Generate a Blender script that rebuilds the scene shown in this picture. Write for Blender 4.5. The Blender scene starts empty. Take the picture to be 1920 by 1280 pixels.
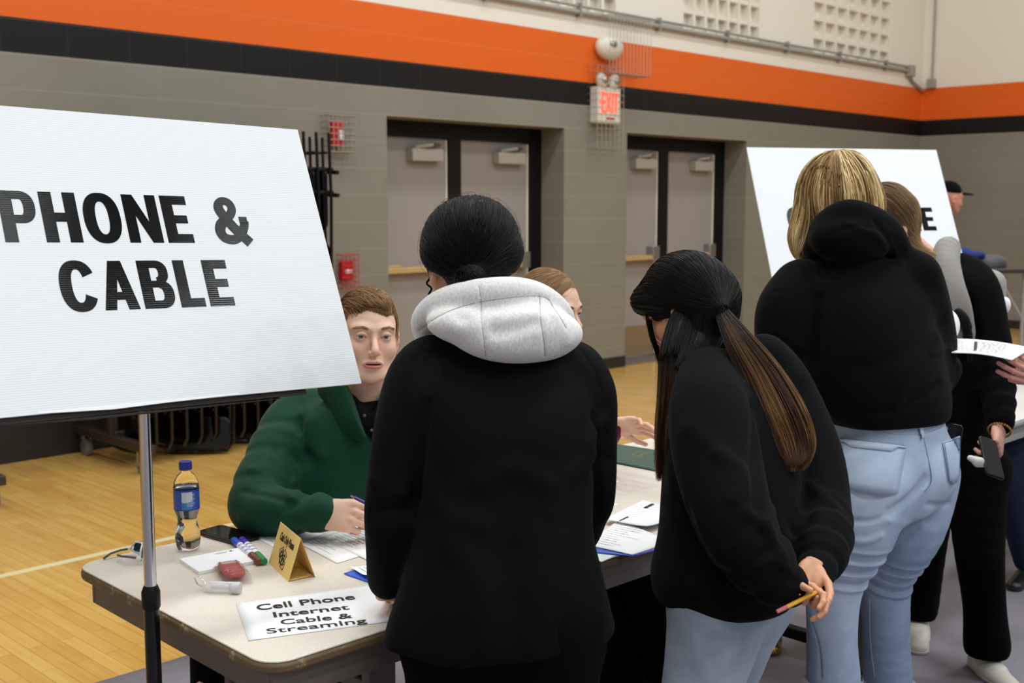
import bpy, math, random
import numpy as np
from mathutils import Vector, Matrix
random.seed(7); RNG = np.random.default_rng(7)
SC = bpy.context.scene; COL = SC.collection
# ------------------------------------------------------------------ camera
CAM_H = 1.55; FPX = 2170.0; PITCH = math.atan(257/2170.0); AZ = math.radians(44.5)
FWD = np.array([math.cos(AZ), math.sin(AZ), 0.0]); RGT = np.array([math.sin(AZ), -math.cos(AZ), 0.0]); UPV = np.array([0, 0, 1.0])
cd = bpy.data.cameras.new('camera'); cam = bpy.data.objects.new('camera', cd); COL.objects.link(cam)
cam.location = (0, 0, CAM_H); cam.rotation_euler = (math.pi/2 - PITCH, 0, AZ - math.pi/2)
cd.sensor_width = 36; cd.lens = 36*FPX/1920; cd.clip_start = .05; cd.clip_end = 100
cd.dof.use_dof = True; cd.dof.focus_distance = 2.45; cd.dof.aperture_fstop = 5.8
SC.camera = cam
# ------------------------------------------------------------------ world, lamps, exposure
W = bpy.data.worlds.new('world'); SC.world = W; W.use_nodes = True
W.node_tree.nodes['Background'].inputs[0].default_value = (.90, .95, 1, 1)
W.node_tree.nodes['Background'].inputs[1].default_value = .40
SC.view_settings.view_transform = 'Standard'; SC.view_settings.look = 'None'; SC.view_settings.exposure = 0.13; SC.view_settings.gamma = 1
SC.view_settings.use_curve_mapping = False
BACK_Y = 6.97; RIGHT_X = 14.73; CEIL_Z = 8.0
LAMPS = [(x, y) for x in (-1.2, 1.2, 3.45, 5.75, 8.2, 11.4) for y in (-6.6, -3.15, 0.6, 4.2)]
for i, (x, y) in enumerate(LAMPS):
    ld = bpy.data.lights.new('high_bay_light', 'AREA'); ld.shape = 'RECTANGLE'; ld.size = .75; ld.size_y = .75; ld.energy = 63; ld.color = (.95, .995, 1.0)
    lo = bpy.data.objects.new('high_bay_light', ld); COL.objects.link(lo); lo.location = (x, y, 7.3)

# ------------------------------------------------------------------ geometry helpers
def ray(px, py):
    cp, sp = math.cos(PITCH), math.sin(PITCH); dy = py-640
    return RGT*(px-960) + FWD*(FPX*cp - dy*sp) + UPV*(-dy*cp - FPX*sp)
C0 = np.array([0, 0, CAM_H])
def hit(px, py, axis, val):
    r = ray(px, py); return C0 + r*((val - C0[axis])/r[axis])
def K(px, py, d):
    """room point seen at a photo pixel, d metres ahead, in camera-heading axes (right, ahead, up)"""
    r = ray(px, py); r = r*(d/float(r @ FWD)); return np.array([float(r @ RGT), d, CAM_H + r[2]])
KM = np.array([RGT, FWD, UPV])           # rows: K axes in world
def k2w(v): return np.asarray(v, float) @ KM
def setp(o, label=None, cat=None, group=None, kind=None):
    if label: o['label'] = label
    if cat: o['category'] = cat
    if group: o['group'] = group
    if kind: o['kind'] = kind
    return o
def thing(name, label, cat, loc=(0, 0, 0), rz=0, group=None):
    o = bpy.data.objects.new(name, None); COL.objects.link(o); o.location = loc; o.rotation_euler = (0, 0, rz); o.empty_display_size = .05
    return setp(o, label, cat, group)
def mesh_np(name, V, F, mat, parent=None, smooth=True, colors=None, local=False):
    """V world verts (or local if local); F (n,3/4) int array or list of lists"""
    V = np.asarray(V, float)
    if not local:
        if parent is not None:
            M = parent_matrix(parent); V = (V - M[0]) @ M[1]
            off = None
        else: off = np.array([V[:, 0].mean(), V[:, 1].mean(), V[:, 2].min()]); V = V - off
    else: off = None
    me = bpy.data.meshes.new(name)
    if isinstance(F, np.ndarray):
        n, k = F.shape
        me.vertices.add(len(V)); me.vertices.foreach_set('co', V.astype(np.float32).ravel())
        me.loops.add(n*k); me.loops.foreach_set('vertex_index', F.astype(np.int32).ravel())
        me.polygons.add(n); me.polygons.foreach_set('loop_start', np.arange(0, n*k, k, dtype=np.int32))
        me.update(calc_edges=True)
    else: me.from_pydata([tuple(v) for v in V], [], F)
    me.validate()
    if smooth: me.polygons.foreach_set('use_smooth', np.ones(len(me.polygons), bool))
    for m in (mat if isinstance(mat, (list, tuple)) else [mat]): me.materials.append(m)
    if colors is not None:
        a = me.color_attributes.new('Col', 'FLOAT_COLOR', 'POINT'); c = np.ones((len(V), 4), np.float32); c[:, :3] = colors; a.data.foreach_set('color', c.ravel())
    o = bpy.data.objects.new(name, me); COL.objects.link(o)
    if parent is not None: o.parent = parent
    elif off is not None: o.location = off
    return o
def parent_matrix(p):
    """world location and rotation (as a matrix so that (v-loc)@R gives local)"""
    loc = np.zeros(3); R = np.eye(3); chain = []
    while p is not None: chain.append(p); p = p.parent
    for q in reversed(chain):
        loc = loc + R @ np.array(q.location); R = R @ np.array(q.rotation_euler.to_matrix())
    return loc, R
class MB:
    """collects boxes, tubes, lathes and prisms into one mesh; coordinates local to whatever it is built into"""
    def __init__(s): s.V = []; s.F = []
    def add(s, V, F):
        b = len(s.V); s.V += [tuple(map(float, v)) for v in V]; s.F += [[b+i for i in f] for f in F]; return s
    def box(s, c, d, R=None):
        V = [np.array([x*d[0]/2, y*d[1]/2, z*d[2]/2]) for x in (-1, 1) for y in (-1, 1) for z in (-1, 1)]
        if R is not None: V = [np.asarray(R) @ v for v in V]
        return s.add([v+np.array(c) for v in V], [[0, 1, 3, 2], [4, 6, 7, 5], [0, 4, 5, 1], [2, 3, 7, 6], [0, 2, 6, 4], [1, 5, 7, 3]])
    def b2(s, a, b):
        a, b = np.array(a, float), np.array(b, float); return s.box((a+b)/2, b-a)
    def tube(s, pts, r, n=10, cap=True, flat=None):
        P = [np.array(p, float) for p in pts]; m = len(P); r = r if hasattr(r, '__len__') else [r]*m
        base = len(s.V); prev = None; V = []
        for i, p in enumerate(P):
            t = P[min(i+1, m-1)]-P[max(i-1, 0)]; t /= (np.linalg.norm(t)+1e-12)
            if prev is None: a = np.cross(t, [0, 0, 1.]) if abs(t[2]) < .9 else np.cross(t, [1., 0, 0])
            else: a = prev - t*(prev @ t)
            a /= np.linalg.norm(a)+1e-12; prev = a; b = np.cross(t, a)
            for k in range(n):
                q = 2*math.pi*k/n; V.append(p + r[i]*(a*math.cos(q)+b*math.sin(q)))
        F = [[i*n+k, i*n+(k+1) % n, (i+1)*n+(k+1) % n, (i+1)*n+k] for i in range(m-1) for k in range(n)]
        if cap: F += [list(range(n))[::-1], [(m-1)*n+k for k in range(n)]]
        return s.add(V, F)
    def lathe(s, prof, n=28, c=(0, 0, 0), mod=None):
        V = []; c = np.array(c, float)
        for (r, z) in prof:
            for k in range(n):
                q = 2*math.pi*k/n; rr = r*(mod(q, z) if mod else 1); V.append(c+np.array([rr*math.cos(q), rr*math.sin(q), z]))
        m = len(prof); F = [[i*n+k, i*n+(k+1) % n, (i+1)*n+(k+1) % n, (i+1)*n+k] for i in range(m-1) for k in range(n)]
        F += [list(range(n))[::-1], [(m-1)*n+k for k in range(n)]]
        return s.add(V, F)
    def prism(s, poly, z0, z1):
        n = len(poly); V = [(x, y, z0) for x, y in poly]+[(x, y, z1) for x, y in poly]
        return s.add(V, [list(range(n))[::-1], list(range(n, 2*n))]+[[i, (i+1) % n, n+(i+1) % n, n+i] for i in range(n)])
    def ball(s, c, r, n=12, R=None):
        r = np.array(r if hasattr(r, '__len__') else [r]*3, float); V = []; m = n//2+1
        for i in range(m):
            th = math.pi*(i+.02)/(m-1+.04)
            for k in range(n):
                q = 2*math.pi*k/n; v = r*np.array([math.sin(th)*math.cos(q), math.sin(th)*math.sin(q), math.cos(th)])
                V.append((v if R is None else np.asarray(R) @ v)+np.array(c))
        F = [[i*n+k, (i+1)*n+k, (i+1)*n+(k+1) % n, i*n+(k+1) % n] for i in range(m-1) for k in range(n)]+[list(range(n)), [(m-1)*n+k for k in range(n)][::-1]]
        return s.add(V, F)
    def map(s, M, t=(0, 0, 0)):
        M = np.asarray(M, float); t = np.array(t, float); s.V = [tuple(M @ np.array(v)+t) for v in s.V]; return s
    def build(s, name, mat, parent=None, smooth=False, bevel=0, world=False, seg=2):
        o = mesh_np(name, np.array(s.V), s.F, mat, parent, smooth, local=not world)
        if bevel:
            m = o.modifiers.new('bevel', 'BEVEL'); m.width = bevel; m.segments = seg; m.limit_method = 'ANGLE'; m.angle_limit = .6
        if smooth == 'auto' or bevel:
            o.data.polygons.foreach_set('use_smooth', np.ones(len(o.data.polygons), bool))
            try: o.data.set_sharp_from_angle(angle=math.radians(40))
            except Exception: pass
        return o
def rrect(w, h, r, n=6, cx=0, cy=0):
    out = []
    for sx, sy, a0 in ((1, 1, 0), (-1, 1, 90), (-1, -1, 180), (1, -1, 270)):
        for i in range(n+1):
            a = math.radians(a0+90*i/n); out.append((cx+sx*(w/2-r)+r*math.cos(a), cy+sy*(h/2-r)+r*math.sin(a)))
    return out
def rotz(a): c, s = math.cos(a), math.sin(a); return np.array([[c, -s, 0], [s, c, 0], [0, 0, 1.]])
def rotx(a): c, s = math.cos(a), math.sin(a); return np.array([[1., 0, 0], [0, c, -s], [0, s, c]])
def roty(a): c, s = math.cos(a), math.sin(a); return np.array([[c, 0, s], [0, 1., 0], [-s, 0, c]])

# ------------------------------------------------------------------ materials
def srgb(r, g, b):
    f = lambda c: (c/255/12.92) if c/255 <= .04045 else ((c/255+.055)/1.055)**2.4
    return (f(r), f(g), f(b), 1)
class NT:
    def __init__(s, name):
        s.m = bpy.data.materials.new(name); s.m.use_nodes = True; s.t = s.m.node_tree; s.N = s.t.nodes; s.L = s.t.links
        s.b = s.N['Principled BSDF']; s.out = s.N['Material Output']
    def n(s, typ, **kw):
        x = s.N.new(typ)
        for k, v in kw.items():
            if k.startswith('i_'):
                key = k[2:]; key = int(key) if key.isdigit() else key.replace('_', ' '); x.inputs[key].default_value = v
            else: setattr(x, k, v)
        return x
    def l(s, a, b): s.L.new(a, b); return s
    def setb(s, **kw):
        for k, v in kw.items(): s.b.inputs[k.replace('_', ' ')].default_value = v
        return s
    def math(s, op, a, b=None, c=None):
        x = s.n('ShaderNodeMath', operation=op)
        for i, v in enumerate((a, b, c)):
            if v is None: continue
            if isinstance(v, (int, float)): x.inputs[i].default_value = v
            else: s.l(v, x.inputs[i])
        return x.outputs[0]
    def noise(s, scale, vec=None, detail=3, rough=.5):
        x = s.n('ShaderNodeTexNoise'); x.inputs['Scale'].default_value = scale; x.inputs['Detail'].default_value = detail; x.inputs['Roughness'].default_value = rough
        if vec is not None: s.l(vec, x.inputs['Vector'])
        return x.outputs['Fac']
    def ramp(s, fac, stops, interp='LINEAR'):
        x = s.n('ShaderNodeValToRGB'); x.color_ramp.interpolation = interp; e = x.color_ramp.elements
        while len(e) < len(stops): e.new(.5)
        for k, (p, c) in enumerate(stops): e[k].position = p; e[k].color = c
        s.l(fac, x.inputs[0]); return x.outputs[0]
    def mix(s, fac, a, b, mode='MIX'):
        x = s.n('ShaderNodeMix', data_type='RGBA', blend_type=mode)
        for i, v in ((0, fac), (6, a), (7, b)):
            if isinstance(v, (int, float, tuple)): x.inputs[i].default_value = v
            else: s.l(v, x.inputs[i])
        return x.outputs[2]
    def bump(s, h, strength=.2, dist=.01):
        x = s.n('ShaderNodeBump'); x.inputs['Strength'].default_value = strength; x.inputs['Distance'].default_value = dist
        s.l(h, x.inputs['Height']); s.l(x.outputs[0], s.b.inputs['Normal']); return s
def mat(name, col, rough=.5, metal=0, noise=0, nscale=40, bump=0, spec=.5, **kw):
    t = NT(name); t.setb(Base_Color=col, Roughness=rough, Metallic=metal); t.b.inputs['Specular IOR Level'].default_value = spec
    for k, v in kw.items(): t.b.inputs[k.replace('_', ' ')].default_value = v
    if noise or bump:
        tc = t.n('ShaderNodeTexCoord'); f = t.noise(nscale, tc.outputs['Object'])
        if noise:
            c = t.ramp(f, [(.3, tuple(v*(1-noise) for v in col[:3])+(1,)), (.7, tuple(min(1, v*(1+noise)) for v in col[:3])+(1,))]); t.l(c, t.b.inputs['Base Color'])
        if bump: t.bump(f, bump, .004)
    return t.m
M = {}
M['black_metal'] = mat('black_metal', srgb(9, 8, 8), .5, .0, spec=.25)
M['black_gloss'] = mat('black_gloss', srgb(8, 7, 7), .22, spec=.4)
M['dark_brown_metal'] = mat('dark_brown_metal', srgb(52, 40, 36), .4)
M['chrome'] = mat('chrome', srgb(200, 200, 205), .16, 1.0)
M['steel'] = mat('steel', srgb(170, 168, 165), .35, .9)
M['rubber_grey'] = mat('rubber_grey', srgb(120, 118, 115), .6)
M['cream_plastic'] = mat('cream_plastic', srgb(226, 220, 203), .45)
M['grey_pipe'] = mat('grey_pipe', srgb(158, 154, 146), .5, .2)
M['red'] = mat('red_paint', srgb(190, 28, 34), .4)
M['white'] = mat('white_plain', srgb(238, 238, 238), .5)
M['door'] = mat('door_paint', srgb(150, 142, 136), .5, noise=.03, nscale=3)
M['tan_brass'] = mat('tan_brass', srgb(205, 172, 120), .4, .3)
M['black_base'] = mat('black_vinyl_base', srgb(30, 26, 24), .5)
M['paper'] = mat('paper', srgb(244, 244, 246), .7)
M['ink'] = mat('ink', srgb(18, 18, 20), .5)
# ================================================================== the gym
def wall_mat(name, axis):
    t = NT(name); g = t.n('ShaderNodeNewGeometry'); sp = t.n('ShaderNodeSeparateXYZ'); t.l(g.outputs['Position'], sp.inputs[0])
    z = sp.outputs['Z']; u = sp.outputs[axis]
    zn = t.math('DIVIDE', z, 4.0)
    n = t.noise(1.3, g.outputs['Position'], 4); n2 = t.noise(60, g.outputs['Position'], 2)
    gray = t.ramp(n, [(.3, srgb(127, 122, 109)), (.7, srgb(134, 129, 116))])
    base = t.ramp(zn, [(0, (0, 0, 0, 1)), (2.43/4, (1, 1, 1, 1))], 'CONSTANT')
    bands = t.ramp(zn, [(0, srgb(30, 28, 28)), (2.43/4, srgb(16, 14, 14)), (2.633/4, srgb(222, 98, 26)), (3.04/4, srgb(232, 224, 210))], 'CONSTANT')
    col = t.mix(base, gray, bands)
    # blocks: courses 0.2025, stagger 0.4
    row = t.math('DIVIDE', z, .2025); fr = t.math('FRACT', row); ir = t.math('FLOOR', row)
    half = t.math('MULTIPLY', t.math('FRACT', t.math('MULTIPLY', ir, .5)), 1.0)
    uu = t.math('FRACT', t.math('ADD', t.math('DIVIDE', u, .405), half))
    hj = t.math('MINIMUM', fr, t.math('SUBTRACT', 1.0, fr)); vj = t.math('MULTIPLY', t.math('MINIMUM', uu, t.math('SUBTRACT', 1.0, uu)), 2.0)
    hm = t.math('LESS_THAN', hj, .025); vm = t.math('LESS_THAN', vj, .02)
    jm = t.math('MAXIMUM', hm, t.math('MULTIPLY', vm, .35))
    lit = t.mix(t.math('MULTIPLY', jm, .24), col, srgb(165, 160, 148))
    # only the grey lower wall shows its joints clearly
    fin = t.mix(base, lit, t.mix(t.math('MULTIPLY', jm, .05), col, srgb(190, 184, 172)))
    t.l(fin, t.b.inputs['Base Color']); t.setb(Roughness=.5); t.b.inputs['Specular IOR Level'].default_value = .25
    h = t.math('ADD', t.math('MULTIPLY', n2, .15), t.math('MULTIPLY', jm, -.5)); t.bump(h, .2, .003)
    return t.m
MW_back = wall_mat('painted_block_back', 'X'); MW_right = wall_mat('painted_block_right', 'Y')
M['white_block'] = mat('white_block', srgb(232, 224, 210), .6, bump=.2, nscale=60)

def floor_mat():
    t = NT('maple_floor'); g = t.n('ShaderNodeNewGeometry'); mp = t.n('ShaderNodeMapping'); mp.inputs['Rotation'].default_value = (0, 0, math.pi/2)
    t.l(g.outputs['Position'], mp.inputs[0])
    br = t.n('ShaderNodeTexBrick'); br.offset = .37; br.offset_frequency = 2; t.l(mp.outputs[0], br.inputs['Vector'])
    br.inputs['Color1'].default_value = srgb(228, 184, 96); br.inputs['Color2'].default_value = srgb(210, 158, 70); br.inputs['Mortar'].default_value = srgb(150, 98, 45)
    br.inputs['Scale'].default_value = 1; br.inputs['Mortar Size'].default_value = .0012; br.inputs['Mortar Smooth'].default_value = .1
    br.inputs['Brick Width'].default_value = .62; br.inputs['Row Height'].default_value = .057; br.inputs['Bias'].default_value = -.15
    m2 = t.n('ShaderNodeMapping'); m2.inputs['Scale'].default_value = (30, 2.0, 1); t.l(g.outputs['Position'], m2.inputs[0])
    gr = t.noise(1.0, m2.outputs[0], 5, .6)
    c = t.mix(.35, br.outputs['Color'], t.ramp(gr, [(.3, srgb(190, 128, 62)), (.65, srgb(232, 182, 108))]))
    bl = t.noise(2.2, g.outputs['Position'], 4)
    c = t.mix(t.math('MULTIPLY', t.ramp(bl, [(.55, (0, 0, 0, 1)), (.75, (1, 1, 1, 1))]), .35), c, srgb(190, 118, 52))
    # a white court line along the wall direction
    sp = t.n('ShaderNodeSeparateXYZ'); t.l(g.outputs['Position'], sp.inputs[0]); d = t.math('ABSOLUTE', t.math('SUBTRACT', sp.outputs['Y'], LINE_Y))
    c = t.mix(t.math('LESS_THAN', d, .024), c, srgb(240, 226, 180))
    t.l(c, t.b.inputs['Base Color']); t.setb(Roughness=.24); t.b.inputs['Coat Weight'].default_value = .5; t.b.inputs['Coat Roughness'].default_value = .12
    t.bump(t.math('ADD', br.outputs['Fac'], t.math('MULTIPLY', gr, -.3)), .06, .002)
    return t.m
LINE_Y = float(hit(0, 1080, 2, 0)[1])
def S(o): o['kind'] = 'structure'; return o
S(MB().b2((-9, -9, -.1), (RIGHT_X+.4, BACK_Y+.9, 0)).build('floor', floor_mat(), world=True))
# the grey floor cover under the booths
def cover_mat():
    t = NT('grey_floor_cover'); g = t.n('ShaderNodeNewGeometry'); n = t.noise(3.0, g.outputs['Position'], 3); 
    t.l(t.ramp(n, [(.3, srgb(128, 122, 131)), (.7, srgb(140, 134, 144))]), t.b.inputs['Base Color']); t.setb(Roughness=.5)
    m2 = t.n('ShaderNodeMapping'); m2.inputs['Rotation'].default_value = (0, 0, .5); m2.inputs['Scale'].default_value = (2, 8, 1); t.l(g.outputs['Position'], m2.inputs[0])
    w = t.noise(1.0, m2.outputs[0], 3); t.bump(w, .6, .02); return t.m
COVER_Y = float(hit(290, 1249, 2, 0)[1])
cv_n = 60; cvV = []; cvF = []
xs = np.linspace(-3, 12, cv_n); ys = np.linspace(-6, COVER_Y, 50)
for i, x in enumerate(xs):
    for j, y in enumerate(ys):
        cvV.append((x, y, .008+.004*math.sin(x*3.1+y*1.3)*math.sin(y*2.7-x)))
for i in range(len(xs)-1):
    for j in range(len(ys)-1): a = i*50+j; cvF.append([a, a+50, a+51, a+1])
o = mesh_np('floor_cover', np.array(cvV), cvF, cover_mat(), smooth=True); S(o)
md = o.modifiers.new('thick', 'SOLIDIFY'); md.thickness = .003
o.name = 'floor_covering'

def X_at(px, py, off=0.0): return float(hit(px, py, 1, BACK_Y+off)[0])
def Z_at(px, py, off=0.0): return float(hit(px, py, 1, BACK_Y+off)[2])
# openings: (x0,x1,z0,z1)
D1x0, D1x1 = X_at(727, 400), X_at(1057, 400); D1z = Z_at(727, 217)
D2x0, D2x1 = X_at(1174, 400), X_at(1397, 400); D2z = D1z
def solve_off(px, X):
    lo, hi = 0, 1.5
    for _ in range(40):
        m = (lo+hi)/2
        if X_at(px, 400, m) < X: lo = m
        else: hi = m
    return lo
REC = solve_off(1015, D1x1)
panels = []
for (a, b) in ((1280, 1425), (1525, 1670)):
    panels.append((X_at(a, 60), X_at(b, 60), 3.24, 4.86))
p0 = X_at(960, 0); panels.insert(0, (p0, p0+(panels[0][1]-panels[0][0]), 3.24, 4.86))
holes = [(D1x0, D1x1, -1, D1z), (D2x0, D2x1, -1, D2z)] + panels
xs = sorted({-9.0, RIGHT_X} | {h[0] for h in holes} | {h[1] for h in holes}); zs = sorted({0.0, CEIL_Z} | {h[2] for h in holes if h[2] > 0} | {h[3] for h in holes})
w = MB()
for x0, x1 in zip(xs, xs[1:]):
    for z0, z1 in zip(zs, zs[1:]):
        if any(h[0]-1e-6 <= x0 and x1 <= h[1]+1e-6 and h[2]-1e-6 <= z0 and z1 <= h[3]+1e-6 for h in holes): continue
        w.b2((x0, BACK_Y, z0), (x1, BACK_Y+REC+.12, z1))
S(w.build('wall_back', MW_back, world=True))
S(MB().b2((RIGHT_X, -9, 0), (RIGHT_X+.3, BACK_Y+REC+.12, CEIL_Z)).build('wall_right', MW_right, world=True))
S(MB().b2((-9, -9, CEIL_Z), (RIGHT_X+.3, BACK_Y+.8, CEIL_Z+.1)).build('ceiling', mat('ceiling_grey', srgb(128, 126, 122), .8), world=True))
# perforated acoustic block panels set in the wall
for i, (x0, x1, z0, z1) in enumerate(panels):
    t = thing('acoustic_block_panel', ['white acoustic block grid cut off by the photo top edge above the left doors', 'middle white acoustic block grid high on the back wall', 'white acoustic block grid nearest the room corner'][i], 'wall panel', ((x0+x1)/2, BACK_Y, z0), group='acoustic block grids')
    m = MB(); nc = 7; wd = x1-x0
    m.b2((-wd/2, .088, 0), (wd/2, .11, z1-z0))
    for r in range(int(round((z1-z0)/.2025))+1): m.b2((-wd/2, .015, max(0, r*.2025-.02)), (wd/2, .09, min(z1-z0, r*.2025+.02)))
    for c in range(nc+1):
        xx = -wd/2+wd*c/nc; m.b2((max(-wd/2, xx-.017), .003, 0), (min(wd/2, xx+.017), .09, z1-z0))
    m.build('block_grid', M['white_block'], t)
# door sets
def door_set(n, x0, x1, zt, ml, mr, lr, fr_):
    """ml,mr: mullion px edges; lr: right leaf right edge px; fr_: frame right px (= recess back corner)"""
    Y = BACK_Y+REC; t = bpy.data.objects.new('door_%d' % n, None); COL.objects.link(t); t.location = ((x0+x1)/2, Y, 0); S(t)
    xa, xb, xr = X_at(ml, 400, REC), X_at(mr, 400, REC), X_at(lr, 400, REC); cx = (x0+x1)/2
    wl = xr-xb; xl = xa-wl; hz = zt-.13
    f = MB(); f.b2((x0-cx-.0, -.0, hz), (x1-cx+.0, .11, zt)); f.b2((xa-cx, -.0, 0), (xb-cx, .11, hz)); f.b2((xr-cx, 0, 0), (x1-cx, .11, hz)); f.b2((x0-cx, 0, 0), (xl-cx, .11, hz))
    f.build('door_frame', M['black_metal'], t)
    for (a, b, side) in ((xl, xa, -1), (xb, xr, 1)):
        lf = MB().b2((a-cx+.004, .03, .02), (b-cx-.004, .075, hz-.005)).build('door_leaf', M['door'], t)
        MB().b2((b-cx-.02, .022, .02) if 1 else 0, (b-cx-.004, .03, hz-.01)).build('edge_strip', M['cream_plastic'], lf)
        kp = MB().b2((a-cx+.03, .026, .03), (b-cx-.03, .03, .33)).build('kick_plate', M['tan_plate'], lf)
        mid = (a+b)/2-cx; h0 = hz-.19
        c = MB().b2((mid-.02, -.05, h0), (mid+.32, .03, h0+.1)).build('door_closer', M['door_closer'], lf, bevel=.006)
        MB().tube([(mid+.02, -.03, h0+.11), (mid+.16, -.09, h0+.13), (mid+.34, .02, h0+.14)], .012, 6).build('closer_arm', M['steel'], c)
        pb = MB().b2((a-cx+.06, -.05, .995), (b-cx-.06, .03, 1.04)); pb.b2((a-cx+.06, -.02, 1.04), (a-cx+.3, .03, 1.06))
        pb = pb.build('panic_bar', M['tan_brass'], lf, bevel=.004)
        MB().b2((b-cx-.16, -.055, .985), (b-cx-.05, .03, 1.13)).build('latch_box', M['steel'], pb, bevel=.006)
    MB().b2((x0-cx, -REC, .0), (x1-cx, .1, .012)).build('threshold', M['steel'], t)
M['tan_plate'] = mat('kick_plate_metal', srgb(150, 126, 98), .4, .4); M['door_closer'] = mat('closer_grey', srgb(176, 168, 158), .45)
door_set(1, D1x0, D1x1, D1z, 843, 865, 994, 1015)
rr = D1x1 - D1x0
door_set(2, D2x0, D2x1, D2z, 1236, 1252, 1341, 1356)
# dark vestibule behind the doors is closed by the leaves; base along the wall
bz = .105
for i, (a, b) in enumerate(((-9, D1x0), (D1x1, D2x0), (D2x1, RIGHT_X))):
    S(MB().b2((a, BACK_Y-.012, 0), (b, BACK_Y+.001, .105 if i else .30)).build('baseboard_back', M['black_base'], world=True))
S(MB().b2((RIGHT_X-.012, -9, 0), (RIGHT_X, BACK_Y, .105)).build('baseboard_right', M['black_base'], world=True))

# surface conduit and boxes
def thing_mesh(name, mb, m, label, cat, group=None, **k):
    o = mb.build(name, m, world=True, **k); return setp(o, label, cat, group)
ca = hit(700, -36, 1, BACK_Y-.03); cb = hit(1703, 133, 1, BACK_Y-.03); zc = (ca[2]+cb[2])/2
t = thing('surface_conduit', 'long grey conduit running level across the white upper back wall', 'pipe', (cb[0], BACK_Y, cb[2]))
MB().tube([(-12, -.03, 0), (0, -.03, 0)], .022, 10).build('pipe', M['grey_pipe'], t, smooth='auto')
MB().tube([(-12, -.03, .055), (0, -.03, .055)], .012, 8).build('thin_pipe', M['grey_pipe'], t, smooth='auto')
MB().box((.03, -.045, 0), (.12, .09, .14)).build('junction_box', M['grey_pipe'], t, bevel=.008)
MB().tube([(.05, -.03, -.05), (.12, -.03, -.12), (RIGHT_X-cb[0]-.03, -.03, -.22)], .02, 8).build('elbow_pipe', M['grey_pipe'], t, smooth='auto')
for k in range(10): MB().box((-.6-1.15*k, -.03, .02), (.03, .05, .12)).build('pipe_clip', M['steel'], t)
p = hit(1749, 157, 0, RIGHT_X)
t = thing('vertical_conduit', 'thin vertical grey conduit ending in a small box on the right wall', 'pipe', (RIGHT_X, p[1], p[2]))
MB().tube([(-.02, 0, .05), (-.02, 0, 4.5)], .014, 8).build('pipe', M['grey_pipe'], t, smooth='auto')
MB().box((-.04, 0, 0), (.08, .1, .12)).build('outlet_box', M['grey_pipe'], t, bevel=.006)

# wire guards
def cage(mb, x0, x1, z0, z1, dep, nx, nz, r=.0035):
    """wire basket on the back wall; y from 0 to -dep (local)"""
    for i in range(nx+1):
        x = x0+(x1-x0)*i/nx; mb.tube([(x, 0, z0), (x, -dep, z0), (x, -dep, z1), (x, 0, z1)], r, 4)
    for j in range(nz+1):
        z = z0+(z1-z0)*j/nz; mb.tube([(x0, 0, z), (x0, -dep, z), (x1, -dep, z), (x1, 0, z)], r, 4)
    return mb
M['wire'] = mat('guard_wire', srgb(168, 160, 148), .4, .6)
def wallpt(px, py): p = hit(px, py, 1, BACK_Y); return p
# emergency lamp head above the exit sign
p = wallpt(1134, 90)
t = thing('ceiling_speaker_horn', 'round cream signal horn on the orange band above the exit sign', 'alarm', (p[0], BACK_Y, p[2]))
t.name = 'signal_horn'
MB().ball((0, -.05, 0), (.17, .09, .115), 20).build('housing', M['cream_plastic'], t, smooth=True)
MB().ball((-.03, -.135, .02), (.05, .02, .03), 12).build('lens', M['steel'], t, smooth=True)
q0, q1 = wallpt(1108, 135), wallpt(1212, 60)
cg = thing('wire_guard', 'large tall wire guard around the round cream horn', 'wire guard', (p[0], BACK_Y, p[2]), group='wire guards')
cage(MB(), -.17, .42, -.24, .26, .2, 12, 1).build('wire_basket', M['wire'], cg)
p = wallpt(1128, 198)
t = thing('exit_sign', 'white lit exit sign with red letters and two lamp heads between the doors', 'exit sign', (p[0], BACK_Y, p[2]))
M['exit_face'] = mat('exit_face', srgb(228, 222, 208), .4)
def emis(name, col, s):
    t = NT(name); t.setb(Base_Color=col, Roughness=.4); t.b.inputs['Emission Color'].default_value = col; t.b.inputs['Emission Strength'].default_value = s; return t.m
M['exit_red'] = emis('exit_letter_glow', srgb(255, 92, 60), 1.0)
MB().b2((-.165, -.09, -.165), (.165, 0, .155)).build('sign_box', M['exit_face'], t, bevel=.008)
ex = MB()
def L(pts): 
    for a, b in pts: ex.box(((a[0]+b[0])/2, -.0935, (a[1]+b[1])/2), (max(abs(a[0]-b[0]), .0)+.022, .005, abs(a[1]-b[1])+.022))
L([((-.1, -.06), (-.1, .1)), ((-.1, .1), (-.055, .1)), ((-.1, .02), (-.06, .02)), ((-.1, -.06), (-.055, -.06))])
for s in (-1, 1): ex.box((-.012, -.0935, .02), (.02, .005, .185), roty(s*.33))
L([((.045, -.06), (.045, .1)), ((.095, -.06), (.095, .1)), ((.07, .1), (.12, .1))])
ex.add([(-.15, -.095, .02), (-.125, -.095, .035), (-.125, -.095, .005)], [[0, 1, 2]]); ex.add([(.152, -.095, .02), (.13, -.095, .035), (.13, -.095, .005)], [[0, 2, 1]])
ex.build('exit_lettering', M['exit_red'], t)
MB().b2((-.04, -.094, -.13), (.07, -.09, -.112)).build('red_bar', M['red'], t)
for s in (-1, 1):
    MB().ball((s*.085, -.07, .21), (.06, .05, .075), 14, roty(s*.5)).build('lamp_head', M['cream_plastic'], t, smooth=True)
    MB().ball((s*.085+s*.0, -.115, .215), (.035, .015, .035), 10).build('lamp_lens', M['steel'], t, smooth=True)
cg = thing('wire_guard', 'square wire guard around the exit sign', 'wire guard', (p[0], BACK_Y, p[2]), group='wire guards')
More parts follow.
